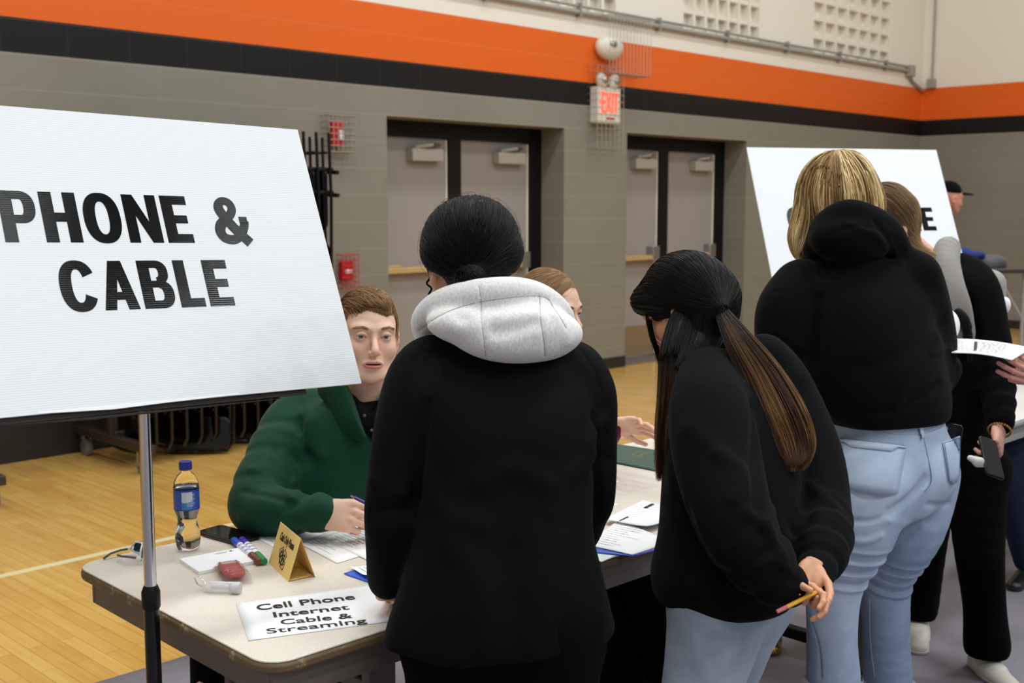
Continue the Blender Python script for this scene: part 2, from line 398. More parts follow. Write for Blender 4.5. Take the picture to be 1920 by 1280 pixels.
cage(MB(), -.20, .17, -.40, .34, .12, 6, 12, .003).build('wire_basket', M['wire'], cg)
# fire alarm strobe and pull station, each in a guard
p = wallpt(627, 252)
t = thing('alarm_strobe', 'red fire alarm strobe with white lens above the chair rack', 'fire alarm', (p[0], BACK_Y, p[2]))
MB().b2((-.05, -.05, -.09), (.05, 0, .09)).build('housing', M['red'], t, bevel=.008)
MB().b2((.0, -.065, -.04), (.04, -.05, .03)).build('strobe_lens', M['white'], t, bevel=.006)
cg = thing('wire_guard', 'small wire guard around the red alarm strobe', 'wire guard', (p[0], BACK_Y, p[2]), group='wire guards')
cage(MB(), -.12, .12, -.13, .13, .1, 6, 6, .0035).build('wire_basket', M['wire'], cg)
p = wallpt(645, 507)
t = thing('pull_station', 'red fire alarm pull station low on the wall beside the doors', 'fire alarm', (p[0], BACK_Y, p[2]))
MB().b2((-.05, -.05, -.07), (.05, 0, .07)).build('housing', M['red'], t, bevel=.006)
MB().b2((-.03, -.06, -.02), (.03, -.05, .01)).build('pull_handle', M['white'], t, bevel=.003)
cg = thing('wire_guard', 'red wire guard around the pull station', 'wire guard', (p[0], BACK_Y, p[2]), group='wire guards')
cage(MB(), -.07, .085, -.13, .12, .07, 4, 6, .003).build('wire_basket', M['red'], cg)
# ================================================================== lettering
def glyph(ch):
    """heavy condensed grotesque capitals, cap height 1 -> (list of polygons, width)"""
    def R(x0, y0, x1, y1): return [(x0, y0), (x1, y0), (x1, y1), (x0, y1)]
    def ring(cx, cy, rx, ry, ix, iy, a0, a1, n=28, e=2.35):
        P = []
        se = lambda a, r1, r2: (cx+r1*abs(math.cos(a))**(2/e)*(1 if math.cos(a) >= 0 else -1), cy+r2*abs(math.sin(a))**(2/e)*(1 if math.sin(a) >= 0 else -1))
        for i in range(n):
            b0 = math.radians(a0+(a1-a0)*i/n); b1 = math.radians(a0+(a1-a0)*(i+1)/n)
            P.append([se(b0, rx, ry), se(b1, rx, ry), se(b1, ix, iy), se(b0, ix, iy)])
        return P
    s, h = .236, .186
    if ch == 'H': return [R(0, 0, s, 1), R(.435, 0, .435+s, 1), R(s, .41, .45, .59)], .671
    if ch == 'E': return [R(0, 0, s, 1), R(s, 0, .55, h), R(s, 1-h, .54, 1), R(s, .415, .50, .585)], .55
    if ch == 'L': return [R(0, 0, s, 1), R(s, 0, .53, h)], .53
    if ch == 'I': return [R(0, 0, s, 1)], s
    if ch == 'N': return [R(0, 0, .215, 1), R(.465, 0, .68, 1), [(.215, 1), (.19, .62), (.465, 0), (.49, .38)]], .68
    if ch == 'O': return ring(.355, .5, .355, .515, .125, .335, 0, 360, 56), .71
    if ch == 'C': return ring(.35, .5, .35, .515, .12, .335, 27, 333, 48), .68
    if ch == 'P': return [R(0, 0, s, 1), R(s, 1-.16, .36, 1), R(s, .37, .36, .53)]+ring(.36, .685, .27, .315, .06, .155, -90, 90), .63
    if ch == 'R': return [R(0, 0, s, 1), R(s, 1-.16, .36, 1), R(s, .41, .36, .56), [(.24, .45), (.44, 0), (.68, 0), (.46, .47)]]+ring(.36, .705, .28, .295, .07, .145, -90, 90), .68
    if ch == 'B': return [R(0, 0, s, 1), R(s, 1-.155, .35, 1), R(s, .435, .38, .575), R(s, 0, .37, .16)]+ring(.35, .745, .26, .255, .06, .1, -90, 90)+ring(.37, .29, .29, .29, .075, .13, -90, 90), .66
    if ch == 'D': return [R(0, 0, s, 1), R(s, 1-.165, .33, 1), R(s, 0, .33, .165)]+ring(.33, .5, .34, .5, .115, .335, -90, 90, 36), .67
    if ch == 'A': return [[(0, 0), (.225, 0), (.42, 1), (.22, 1)], [(.695, 0), (.47, 0), (.275, 1), (.475, 1)], R(.17, .2, .53, .36)], .695
    if ch == '&': 
        def stroke(pts, w):
            P = []; Q = [np.array(p) for p in pts]
            for i in range(len(Q)-1):
                a, b = Q[i], Q[i+1]; wa, wb = w[i], w[i+1]; ta = Q[min(i+1, len(Q)-1)]-Q[max(i-1, 0)]; tb = Q[min(i+2, len(Q)-1)]-Q[i]
                na = np.array([-ta[1], ta[0]])/np.linalg.norm(ta); nb = np.array([-tb[1], tb[0]])/np.linalg.norm(tb)
                P.append([tuple(a+na*wa/2), tuple(a-na*wa/2), tuple(b-nb*wb/2), tuple(b+nb*wb/2)])
            return P
        ctl = [(.70, .50), (.66, .36), (.56, .2), (.42, .09), (.28, .075), (.15, .13), (.1, .26), (.15, .4), (.28, .52), (.41, .63), (.47, .76), (.43, .88), (.32, .925), (.215, .88), (.175, .77), (.22, .64), (.32, .48), (.45, .3), (.6, .13), (.72, 0)]
        w = [.16, .17, .17, .17, .18, .19, .2, .2, .17, .165, .165, .16, .15, .16, .19, .2, .2, .2, .2, .2]
        # smooth the control path
        pts = []; ws = []
        for i in range(len(ctl)-1):
            for k in range(5):
                u = k/5; p0, p1, p2, p3 = [np.array(ctl[min(max(j, 0), len(ctl)-1)]) for j in (i-1, i, i+1, i+2)]
                pts.append(.5*((2*p1)+(-p0+p2)*u+(2*p0-5*p1+4*p2-p3)*u*u+(-p0+3*p1-3*p2+p3)*u**3)); ws.append(w[i]*(1-u)+w[i+1]*u)
        pts.append(np.array(ctl[-1])); ws.append(w[-1])
        return stroke(pts, [q*1.13 for q in ws])+[R(.58, .44, .76, .58)], .76
    return [], .3
def word_polys(word, h, gap=.075, space=.42):
    x = 0; out = []
    for ch in word:
        P, w = glyph(ch)
        if ch == ' ': x += space; continue
        out += [[(h*(px+x), h*py) for px, py in p] for p in P]; x += w+gap
    return out, (x-gap)*h
def plates(mb, polys, z0, z1, ox=0, oy=0):
    for n_, p in enumerate(polys):
        a = sum(p[i][0]*p[(i+1) % len(p)][1]-p[(i+1) % len(p)][0]*p[i][1] for i in range(len(p)))
        q = [(x+ox, y+oy) for x, y in (p if a > 0 else p[::-1])]; mb.prism(q, z0, z1+n_*.000004)
    return mb
def text_mesh(name, s, size, m, parent, loc, rot=(0, 0, 0), bold=0.0, sx=1.0, ext=.00008, align='CENTER', spacing=1.0):
    cu = bpy.data.curves.new(name, 'FONT'); cu.body = s; cu.size = size; cu.offset = bold; cu.extrude = ext; cu.align_x = align; cu.space_line = spacing; cu.resolution_u = 4
    tmp = bpy.data.objects.new('tmp', cu); COL.objects.link(tmp); dg = bpy.context.evaluated_depsgraph_get(); dg.update()
    me = bpy.data.meshes.new_from_object(tmp.evaluated_get(dg)); bpy.data.objects.remove(tmp); bpy.data.curves.remove(cu)
    me.name = name; me.materials.clear(); me.materials.append(m)
    for v in me.vertices: v.co.x *= sx
    o = bpy.data.objects.new(name, me); COL.objects.link(o); o.parent = parent; o.location = loc; o.rotation_euler = rot
    return o
# ================================================================== big sign boards
def coroplast():
    t = NT('white_corrugated_plastic'); tc = t.n('ShaderNodeTexCoord'); mp = t.n('ShaderNodeMapping'); mp.inputs['Scale'].default_value = (0, 1, 0); t.l(tc.outputs['Object'], mp.inputs[0])
    wv = t.n('ShaderNodeTexWave'); wv.bands_direction = 'Y'; wv.inputs['Scale'].default_value = 70; t.l(mp.outputs[0], wv.inputs[0])
    t.setb(Base_Color=srgb(224, 226, 230), Roughness=.38); t.bump(wv.outputs['Fac'], .10, .001)
    return t.m
M['coroplast'] = coroplast()
def vinyl():
    t = NT('black_vinyl_lettering'); tc = t.n('ShaderNodeTexCoord'); mp = t.n('ShaderNodeMapping'); mp.inputs['Scale'].default_value = (0, 1, 0); t.l(tc.outputs['Object'], mp.inputs[0])
    wv = t.n('ShaderNodeTexWave'); wv.bands_direction = 'Y'; wv.inputs['Scale'].default_value = 70; t.l(mp.outputs[0], wv.inputs[0])
    nz_ = t.noise(90, mp.outputs[0], 2)
    t.setb(Base_Color=srgb(4, 4, 5), Roughness=.14); t.b.inputs['Specular IOR Level'].default_value = .22; t.bump(t.math('ADD', wv.outputs['Fac'], nz_), .12, .0010)
    return t.m
M['vinyl'] = vinyl()
def board(name, label, BR, u, w, wd, L, words, pole_s):
    """BR bottom right corner; u to the right; w up the board"""
    u = u/np.linalg.norm(u); w = w-u*(w @ u); w /= np.linalg.norm(w); n = np.cross(u, w)          # n faces the viewer side
    t = thing(name, label, 'sign', (0, 0, 0)); t.location = BR; t.rotation_euler = Matrix(np.array([u, w, n]).T.tolist()).to_euler()
    bpy.context.view_layer.update()
    b = MB().prism([(-wd, 0), (0, 0), (0, L), (-wd, L)], -.005, 0).build('board_panel', M['coroplast'], t)
    bk = MB().prism([(-wd+.01, -.012), (-.14, -.010), (-.145, L*.9), (-wd+.02, L*.9)], -.012, -.0055)
    bk.prism([(-wd+.1, -.012), (-.2, -.014), (-.6, -.017)], -.0125, -.006)
    bk.build('backing_strip', M['foam_black'], t)
    fl = MB().prism([(-.7, .001), (-.56, -.004), (-.45, -.001), (-.3, .001), (-.3, .004), (-.7, .004)], -.004, .0006).build('torn_edge', M['paper'], t)
    for (txt, h, xr, y) in words:
        x = 0; gap = .095 if len(txt) < 9 else .07; P, ww = word_polys(txt, h, gap=gap)
        for ch in txt:
            G_, w_ = glyph(ch)
            if ch == ' ': x += .42; continue
            plates(MB(), [[(h*(px+x), h*py) for px, py in p] for p in G_], .0, .0006, xr-ww, y).build('letter', M['vinyl'], t); x += w_+gap
    return t, u, w, n
M['foam_black'] = mat('black_foam_board', srgb(40, 34, 32), .9, bump=.5, nscale=300)
def ray_(px, py): return ray(px, py)
nrm = lambda v: np.array(v)/np.linalg.norm(v)
BR1 = C0 + ray(678, 718)*(2.5/float(ray(678, 718) @ FWD)); u1 = nrm(ray(3300, 465)); w1 = nrm(np.cross(u1, np.cross(ray(678, 718), ray(558, 243)))); w1 = w1*np.sign(w1[2])
sg1, u1, w1, n1 = board('sign_board', 'large white sign board reading PHONE & CABLE on a chrome pole', BR1, u1, w1, .9144, .614,
    [('PHONE &', .1045, -.188, .331), ('CABLE', .1015, -.262, .191)], -.489)
TL2 = C0 + ray(1400, 276)*(4.92/float(ray(1400, 276) @ FWD)); a2 = math.radians(74.9); u2 = FWD*math.cos(a2)+RGT*math.sin(a2)
w2 = np.array([math.cos(AZ-a2+math.pi/2), math.sin(AZ-a2+math.pi/2), 0])*math.sin(math.radians(25.5)); w2[2] = math.cos(math.radians(25.5))
BR2 = TL2 + u2*.914 - w2*.614
def on_board(px, py, BR, u, w):
    n = np.cross(u, w); r = ray(px, py); p = C0+r*(((BR-C0) @ n)/(r @ n))-BR; return float(p @ u), float(p @ w)
e0 = on_board(1757, 432, BR2, u2, w2); e1 = on_board(1752, 389, BR2, u2, w2); c0 = on_board(1477, 415, BR2, u2, w2)
P_, ww_ = word_polys('CHILDCARE', 1.0, gap=.07); hh = (e0[0]-c0[0])/ww_
sg2, u2, w2, n2 = board('sign_board', 'white sign board behind the blond visitor, its last visible letter an E', BR2, u2, w2, .914, .614, [('CHILDCARE', e1[1]-e0[1], e0[0], e0[1])], -.457)
# stretch so that the word spans from its first glimpsed letter to the last
for ch in sg2.children:
    if ch.name.startswith('letter'):
        k = hh/(e1[1]-e0[1])
        for v in ch.data.vertices: v.co.x = e0[0]+(v.co.x-e0[0])*k
def stand(label, BR, u, w, s, mid, ztop, base_r=.3):
    foot = BR + u*s - np.cross(u, w)*.03; foot = np.array([foot[0], foot[1], 0.0])
    t = thing('sign_stand', label, 'stand', tuple(foot))
    zb = BR[2]+w[2]*.02
    MB().tube([(0, 0, mid), (0, 0, zb+.0)], .0118, 16).build('chrome_pole', M['chrome'], t, smooth='auto')
    MB().tube([(0, 0, .05), (0, 0, mid-.01), (0, 0, mid+.01)], [.0150, .0150, .0135], 16).build('black_tube', M['black_gloss'], t, smooth='auto')
    MB().tube([(0, 0, mid-.035), (0, 0, mid-.03), (0, 0, mid+.0), (0, 0, mid+.012)], [.0155, .0180, .0180, .0135], 16).build('collar', M['black_metal'], t, smooth='auto')
    wl = w/np.linalg.norm(w); back = -np.cross(u, w); o = -np.array([0, 0, 0.])
    # support rail lying along the back of the board
    b0 = (BR+u*s-np.array(t.location)) + back*.02 + w*.01
    m = MB().tube([b0, b0+w*.45], .009, 8); m.tube([b0-u*.22+w*.02, b0+u*.22+w*.02], .008, 8); m.build('support_rail', M['black_metal'], t)
    MB().tube([(0, 0, zb), tuple(b0+w*.06)], .012, 8).build('tilt_joint', M['black_metal'], t)
    for k in range(3):
        a = 2*math.pi*k/3+.5; c, s_ = math.cos(a), math.sin(a)
        MB().tube([(0, 0, .16), (c*.14, s_*.14, .10), (c*base_r, s_*base_r, .012)], .011, 8).build('leg', M['black_metal'], t, smooth='auto')
    return t
stand('chrome and black stand holding up the white PHONE & CABLE board', BR1, u1, w1, -.489, .80, 1.2)
stand('stand behind the blond visitor holding up the second white sign board', BR2, u2, w2, -.457, .80, 1.2)

# ================================================================== folding tables
TZ = .745
c1 = hit(502, 1251, 2, TZ); TABLE_RZ = math.radians(-1.5); TW, TL = .81, 2.44
def laminate():
    t = NT('beige_laminate'); tc = t.n('ShaderNodeTexCoord'); n = t.noise(220, tc.outputs['Object'], 3, .7); n2 = t.noise(14, tc.outputs['Object'], 4)
    c = t.ramp(n, [(.35, srgb(214, 204, 190)), (.65, srgb(228, 219, 207))]); c = t.mix(t.math('MULTIPLY', t.ramp(n2, [(.5, (0, 0, 0, 1)), (.8, (1, 1, 1, 1))]), .25), c, srgb(206, 196, 182))
    t.l(c, t.b.inputs['Base Color']); t.setb(Roughness=.38); return t.m
M['laminate'] = laminate()
def edge_mat():
    t = NT('worn_brown_edge'); tc = t.n('ShaderNodeTexCoord'); n = t.noise(22, tc.outputs['Object'], 5, .65)
    c = t.ramp(n, [(.0, srgb(84, 66, 40)), (.58, srgb(104, 84, 54)), (.66, srgb(168, 146, 112)), (.8, srgb(180, 160, 128))]); t.l(c, t.b.inputs['Base Color']); t.setb(Roughness=.55); t.bump(n, .5, .004); return t.m
M['edge'] = edge_mat(); M['apron'] = mat('taupe_apron', srgb(104, 92, 84), .5, noise=.06, nscale=12)
M['leg_taupe'] = mat('taupe_leg', srgb(92, 82, 78), .45)
def table(label, loc, rz, L, Wd, top, edge, apron, insets=(.34, .10), group='long folding booth tables'):
    t = thing('folding_table', label, 'table', (loc[0], loc[1], 0), rz, group)
    MB().prism(rrect(L-.006, Wd-.006, .055, 8, L/2, Wd/2), TZ-.004, TZ).build('tabletop', top, t, bevel=.0015)
    MB().prism(rrect(L, Wd, .058, 8, L/2, Wd/2), TZ-.026, TZ-.0035).build('edge_band', edge, t, bevel=.007)
    a = MB(); y0, y1, x0, x1 = .03, Wd-.03, .03, L-.03
    a.b2((x0, y0, TZ-.088), (x1, y0+.014, TZ-.024)); a.b2((x0, y1-.014, TZ-.088), (x1, y1, TZ-.024)); a.b2((x0, y0+.014, TZ-.088), (x0+.014, y1-.014, TZ-.024)); a.b2((x1-.014, y0+.014, TZ-.088), (x1, y1-.014, TZ-.024))
    a.build('apron', apron, t, bevel=.003)
    for xl in (insets[0], L-insets[1]):
        for yl in (.13, Wd-.13):
            m = MB().b2((xl-.035, yl-.014, .02), (xl+.035, yl+.014, TZ-.03)).build('leg', M['leg_taupe'], t, bevel=.005)
            MB().b2((xl-.042, yl-.02, 0), (xl+.042, yl+.02, .03)).build('foot_cap', M['black_metal'], m, bevel=.005)
        MB().b2((xl-.02, .08, .06), (xl+.02, Wd-.08, .10)).build('foot_bar', M['black_metal'], t, bevel=.005)
        MB().b2((xl-.015, .13, TZ-.2), (xl+.015, Wd-.13, TZ-.17)).build('leg_crossbar', M['leg_taupe'], t, bevel=.004)
    return t
tb1 = table('long beige folding table with worn brown edge in the foreground', c1, TABLE_RZ, TL, TW, M['laminate'], M['edge'], M['apron'])
Rt = rotz(TABLE_RZ)
c2 = c1 + Rt @ np.array([TL+.10, .06, 0])
M['pale_top'] = mat('pale_grey_top', srgb(214, 212, 206), .4); M['grey_edge'] = mat('grey_table_edge', srgb(150, 150, 146), .5)
tb2 = table('second pale folding table behind the blond visitor and her neighbour', c2, TABLE_RZ, 1.83, .61, M['pale_top'], M['grey_edge'], M['grey_edge'], (.3, .2))
def onT(px, py, dz=0.0): return hit(px, py, 2, TZ+dz)
# ================================================================== things on the table
def on(name, label, cat, px, py, rz=0.0, dz=0.0, group=None):
    p = onT(px, py, dz); return thing(name, label, cat, (p[0], p[1], TZ+dz), rz, group)
def span(a, b, dz=0): p, q = onT(*a, dz), onT(*b, dz); return p, q, math.atan2(q[1]-p[1], q[0]-p[0]), float(np.linalg.norm(q-p))
def glass(name, col=(1, 1, 1, 1), rough=.02, ior=1.45, trans=1.0, alpha=1.0):
    t = NT(name); t.setb(Base_Color=col, Roughness=rough, IOR=ior); t.b.inputs['Transmission Weight'].default_value = trans; t.b.inputs['Alpha'].default_value = alpha; return t.m
M['clear'] = glass('clear_plastic', (.98, .99, 1, 1), .03, 1.14); M['water'] = glass('water', (.93, .97, 1, 1), .0, 1.33)
M['blue_cap'] = mat('blue_cap', srgb(44, 52, 150), .35)
# ---- bottle
t = on('water_bottle', 'clear water bottle with blue cap and blue label beside the black phone', 'bottle', 353, 1030)
bot = [(.004, .006), (.020, .002), (.0285, .006), (.0315, .018), (.0325, .035), (.0305, .052), (.026, .068), (.0245, .080), (.026, .092), (.0305, .104), (.0325, .110), (.0325, .165), (.0318, .172), (.0295, .185), (.022, .198), (.0145, .206), (.0125, .211), (.0125, .224)]
pet = lambda q, z: 1-.10*max(0, 1-z/.035)*(.5+.5*math.cos(5*q))
MB().lathe(bot, 40, mod=pet).build('bottle_body', M['clear'], t, smooth=True)
wt = [(r-.0012, z+.001) for r, z in bot if z < .168]+[(.0295, .170)]
MB().lathe(wt, 40, mod=pet).build('water', M['water'], t, smooth=True)
MB().lathe([(.012, .212), (.0165, .214), (.0165, .232), (.0155, .235), (.002, .2355)], 40, mod=lambda q, z: 1+(.02*math.cos(30*q) if z < .23 else 0)).build('cap', M['blue_cap'], t, smooth='auto')
def label_mat():
    t = NT('bottle_label'); tc = t.n('ShaderNodeTexCoord'); sp = t.n('ShaderNodeSeparateXYZ'); t.l(tc.outputs['Object'], sp.inputs[0])
    ang = t.math('ARCTAN2', sp.outputs['Y'], sp.outputs['X']); z = sp.outputs['Z']
    wave = t.math('ADD', z, t.math('MULTIPLY', t.math('SINE', t.math('MULTIPLY', ang, 5.0)), .0025))
    low = t.math('LESS_THAN', wave, .1345); band = t.math('GREATER_THAN', z, .160)
    panel = t.math('LESS_THAN', t.math('ABSOLUTE', t.math('ADD', ang, 2.05)), .42)
    c = t.mix(panel, srgb(52, 84, 172), t.mix(low, srgb(208, 216, 230), srgb(58, 132, 196)))
    c = t.mix(t.math('MAXIMUM', band, t.math('LESS_THAN', z, .1145)), c, srgb(40, 62, 150))
    t.l(c, t.b.inputs['Base Color']); t.setb(Roughness=.3); return t.m
lb = MB(); lb.V = []; n = 48
V = [(.0330*math.cos(2*math.pi*k/n), .0330*math.sin(2*math.pi*k/n), z) for z in (.111, .1645) for k in range(n)]
lb.add(V, [[k, (k+1) % n, n+(k+1) % n, n+k] for k in range(n)])
lbo = lb.build('label_wrap', label_mat(), t, smooth=True)
va = math.atan2(-t.location.y, -t.location.x)       # side seen in the photo
pr = MB()
for i in range(9):
    z = .153-.0038*i; a0 = va+.03; L_ = .62-.18*((i*7) % 3)/3
    for k in range(10):
        a = a0+L_*k/10; b = a0+L_*(k+.72)/10
        pr.add([(.0333*math.cos(a), .0333*math.sin(a), z), (.0333*math.cos(b), .0333*math.sin(b), z), (.0333*math.cos(b), .0333*math.sin(b), z+.0013), (.0333*math.cos(a), .0333*math.sin(a), z+.0013)], [[0, 1, 2, 3]])
pr.build('label_print', M['white'], lbo); t.scale = (.9, .9, .9)
# ---- phone
p, q, a, L_ = span((383, 1003), (458, 1024))
ctr = onT(429, 1006); t = thing('smartphone', 'black smartphone lying face up between the water bottle and the papers', 'phone', tuple(ctr), a)
MB().prism(rrect(.155, .078, .013, 6), 0, .010).build('case', M['black_gloss'], t, bevel=.003)
MB().prism(rrect(.146, .069, .009, 6), .0100, .0106).build('screen', mat('phone_screen', srgb(10, 12, 12), .06), t)
# ---- markers
def marker(label, A, B, c1_, c2_):
    A, B = onT(*A), onT(*B); d = B-A; L_ = float(np.linalg.norm(d))*1.08; mid = (A+B)/2; rz = math.atan2(d[1], d[0]); t = thing('marker_pen', label, 'marker', (mid[0], mid[1], TZ), rz, 'double ended marker pens')
    r = .0085; x = lambda u: (u-.5)*L_
    MB().tube([(x(.26), 0, r), (x(.70), 0, r)], r, 16).build('barrel', M['white'], t, smooth='auto')
    MB().tube([(x(0), 0, r), (x(.01), 0, r), (x(.26), 0, r)], [r*.8, r*.97, r*1.04], 16).build('cap', c1_, t, smooth='auto')
    MB().tube([(x(.70), 0, r), (x(.99), 0, r), (x(1), 0, r)], [r*1.04, r*1.0, r*.85], 16).build('cap', c2_, t, smooth='auto')
    m = MB()
    for k in range(3):
        for s_ in range(5):
            an = .6+s_*.35; m.box((x(.33+.12*k)+.001*s_, -math.cos(an)*r*1.0, r+math.sin(an)*r*1.0), (.007, .0012, .0012))
    m.build('barrel_print', c1_, t)
marker('marker with blue cap and brown end beside the notepad', (440, 1020), (485, 1059), mat('blue_ink_cap', srgb(48, 96, 205), .3), mat('brown_cap', srgb(118, 62, 38), .3))
marker('marker with purple cap and green end nearest the tent card', (455, 1019), (494, 1058), mat('purple_cap', srgb(88, 48, 170), .3), mat('green_cap', srgb(16, 138, 74), .3))
# ---- notepad
A, B, a, L_ = span((389, 1079), (470, 1063)); c4 = (onT(352, 1046)+onT(389, 1079)+onT(474, 1063)+onT(433, 1031))/4
t = thing('notepad', 'white square notepad under the red packet', 'notepad', tuple(c4), a); Lb = float(np.linalg.norm(onT(389, 1079)-onT(352, 1046)))
MB().b2((-.072, -.058, 0), (.072, .058, .008)).build('paper_block', M['paper'], t, bevel=.0006)
text_mesh('printed_heading', 'K', .013, mat('navy_ink', srgb(40, 50, 120), .5), t, (.046, .040, .0082), (0, 0, 0), .0006)
m = MB()
for k in range(2): m.box((.02, .045-.006*k, .0082), (.034-.008*k, .002, .0003))
m.build('heading_line', mat('pale_blue_ink', srgb(120, 140, 190), .5), t)
# ---- red packet in a clear bag
p_ = (onT(403, 1060, .012)+onT(468, 1082, .012))/2; A = onT(420, 1052, .012); B = onT(450, 1090, .012); a = math.atan2((B-A)[1], (B-A)[0])
t = thing('gum_packet', 'red packet in a clear bag lying on the corner of the notepad', 'packet', (p_[0], p_[1], TZ+.0085), a)
M['packet_red'] = mat('packet_red', srgb(184, 88, 90), .35)
MB().prism(rrect(.094, .040, .010, 5), .001, .013).build('packet', M['packet_red'], t, bevel=.004)
MB().prism(rrect(.020, .032, .003, 3, -.034, 0), .013, .0136).build('window', mat('packet_window', srgb(222, 212, 208), .25), t)
m = MB()
for k in range(5): m.box((.004+.008*k, .004*(k % 2), .0134), (.003, .022-.004*(k % 3), .0005))
m.box((.02, -.014, .0134), (.02, .004, .0005)); m.box((.02, -.014, .0134), (.004, .014, .0005)); m.build('packet_print', mat('packet_pink', srgb(214, 150, 148), .4), t)
bag = MB(); nx, ny = 16, 10
rr_ = random.Random(4)
for i in range(nx+1):
    for j in range(ny+1):
        u, v = i/nx, j/ny; e = min(u, 1-u, v, 1-v); bag.V.append(((u-.5)*.125+.008, (v-.5)*.062, min(.0155, e*.12+.0003)+rr_.uniform(0, .0015)))
for i in range(nx):
    for j in range(ny): a0 = i*(ny+1)+j; bag.F.append([a0, a0+ny+1, a0+ny+2, a0+1])
M['bag'] = glass('clear_bag', (1, 1, 1, 1), .08, 1.12, 1.0); 
bo = bag.build('clear_bag', M['bag'], t, smooth=True)
M['thin_clear'] = mat('thin_clear_plastic', srgb(235, 238, 240), .08, Alpha=.28)
# ---- small clear sanitizer bottle with wire clip and white cap
A = onT(372, 1100, .01); B = onT(446, 1104, .01); a = math.atan2((B-A)[1], (B-A)[0]); c_ = (A+B)/2
t = thing('sanitizer_bottle', 'tiny clear bottle with white cap, red tag and wire clip near the red packet', 'bottle', (c_[0], c_[1], TZ), a)
S_ = 1.0
MB().ball((-.0, 0, .0125), (.036, .0165, .012), 20).build('bottle_body', M['thin_clear'], t, smooth=True)
MB().ball((-.002, 0, .0115), (.030, .0135, .0095), 16).build('gel', M['thin_clear'], t, smooth=True)
MB().tube([(.028, 0, .0125), (.032, 0, .0125), (.047, 0, .0125), (.049, 0, .0125)], [.009, .0125, .0125, .011], 20).build('cap', mat('frosted_cap', srgb(226, 226, 226), .4, **{'Transmission Weight': .35}), t, smooth='auto')
MB().box((.002, .022, .005), (.050, .003, .008), rotz(.14)).build('red_tag', mat('tag_red', srgb(190, 44, 50), .4), t)
MB().box((-.002, .026, .008), (.056, .006, .012), rotz(.1)).build('white_tag', M['white'], t)
MB().tube([(-.035, .002, .010), (-.047, .004, .014), (-.058, .014, .024), (-.050, .024, .026), (-.036, .018, .012), (-.03, .006, .010)], .0011, 6).build('wire_clip', M['chrome'], t, smooth=True)
# ---- sunglasses
A, B = onT(240, 1066), onT(284, 1066); t = thing('sunglasses', 'white sport sunglasses with blue mirror lenses at the far left table corner', 'sunglasses', tuple(onT(262, 1062)), math.atan2((B-A)[1], (B-A)[0]))
M['mirror_blue'] = mat('mirror_blue_lens', srgb(50, 96, 130), .08, .85); M['grey_temple'] = mat('grey_temple', srgb(92, 94, 96), .45)
for s_, nm in ((-1, 'lens'), (1, 'lens')):
    m = MB(); n1 = 10
    for i in range(n1+1):
        for j in range(6):
            u = i/n1; v = j/5; x = s_*(.006+.052*u); y = .002-.018*u*u-.004; z = .008+(.034)*(v)*(1-.35*u*u)+.004*math.sin(3*u); m.V.append((x*.85+.012, y+.004*v, z))
    for i in range(n1):
        for j in range(5): a0 = i*6+j; m.F.append([a0, a0+6, a0+7, a0+1])
    lo = m.build('lens', M['mirror_blue'], t, smooth=True); sd = lo.modifiers.new('thick', 'SOLIDIFY'); sd.thickness = .0015
m = MB()
m.tube([(-.046, -.026, .016), (-.03, -.014, .010), (-.004, -.004, .008), (.012, .0, .014), (.028, -.004, .008), (.052, -.014, .010), (.066, -.024, .016)], [.003, .0035, .004, .003, .004, .0035, .003], 8)
m.tube([(-.046, -.026, .018), (-.026, -.015, .040), (.004, -.004, .043), (.02, -.004, .043), (.048, -.014, .040), (.066, -.024, .018)], [.003, .0028, .0028, .0028, .0028, .003], 8)
m.build('front_frame', M['white'], t, smooth=True)
for s_ in (-1, 1):
    x0 = .010+s_*.058
    MB().tube([(x0, -.026, .018), (x0+s_*.004, -.055, .016), (x0, -.085, .012), (x0-s_*.012, -.108, .004)] if s_ < 0 else [(x0, -.026, .018), (x0-.02, -.05, .02), (x0-.055, -.066, .016), (x0-.085, -.07, .012)], [.0035, .003, .003, .0035], 8).build('temple_arm', M['grey_temple'], t, smooth=True)
    MB().ball((x0, -.028, .018), (.005, .008, .005), 10).build('hinge', M['white'], t, smooth=True)
_a, _b = onT(268, 1046), onT(228, 1052); t.location = tuple(onT(268, 1045)); t.scale = (.75, .75, .85); t.rotation_euler[2] = math.atan2((_b-_a)[1], (_b-_a)[0])+math.pi/2
# ---- tent card
e0_, e1_ = onT(504, 1055), onT(541, 1091); f1_ = onT(591, 1082)
xa = (e1_-e0_); Lc = float(np.linalg.norm(xa)); xa /= Lc; wdt = float(np.linalg.norm(f1_-e1_)); 
mid = (e0_+f1_)/2
# apex height from the photo: top front corner at (561,1010)
midn = (e1_+f1_)/2; rr0 = ray(561, 1010); tt = (midn[:2]-C0[:2]) @ FWD[:2]/(rr0[:2] @ FWD[:2]); hgt = CAM_H+rr0[2]*tt-TZ
t = thing('tent_card', 'yellow folded tent card reading Cash Only Please', 'card', tuple(mid), math.atan2(xa[1], xa[0]))
M['yellow_card'] = mat('yellow_cardstock', srgb(238, 202, 122), .75)
hw = wdt/2; sy = 1
Rl = rotz(-t.rotation_euler[2]); 
A0 = Rl @ (e0_-mid); A1 = Rl @ (e1_-mid); B1 = Rl @ (f1_-mid); B0 = A0+(B1-A1); T0 = (A0+B0)/2+np.array([0, 0, hgt]); T1 = (A1+B1)/2+np.array([0, 0, hgt])
def sheet(name, q, m, parent, th=.0006):
    q = [np.array(v, float) for v in q]; n = np.cross(q[1]-q[0], q[3]-q[0]); n = n/np.linalg.norm(n)*th
    return MB().add([*q, *[v+n for v in q]], [[3, 2, 1, 0], [4, 5, 6, 7], [0, 1, 5, 4], [1, 2, 6, 5], [2, 3, 7, 6], [3, 0, 4, 7]]).build(name, m, parent)
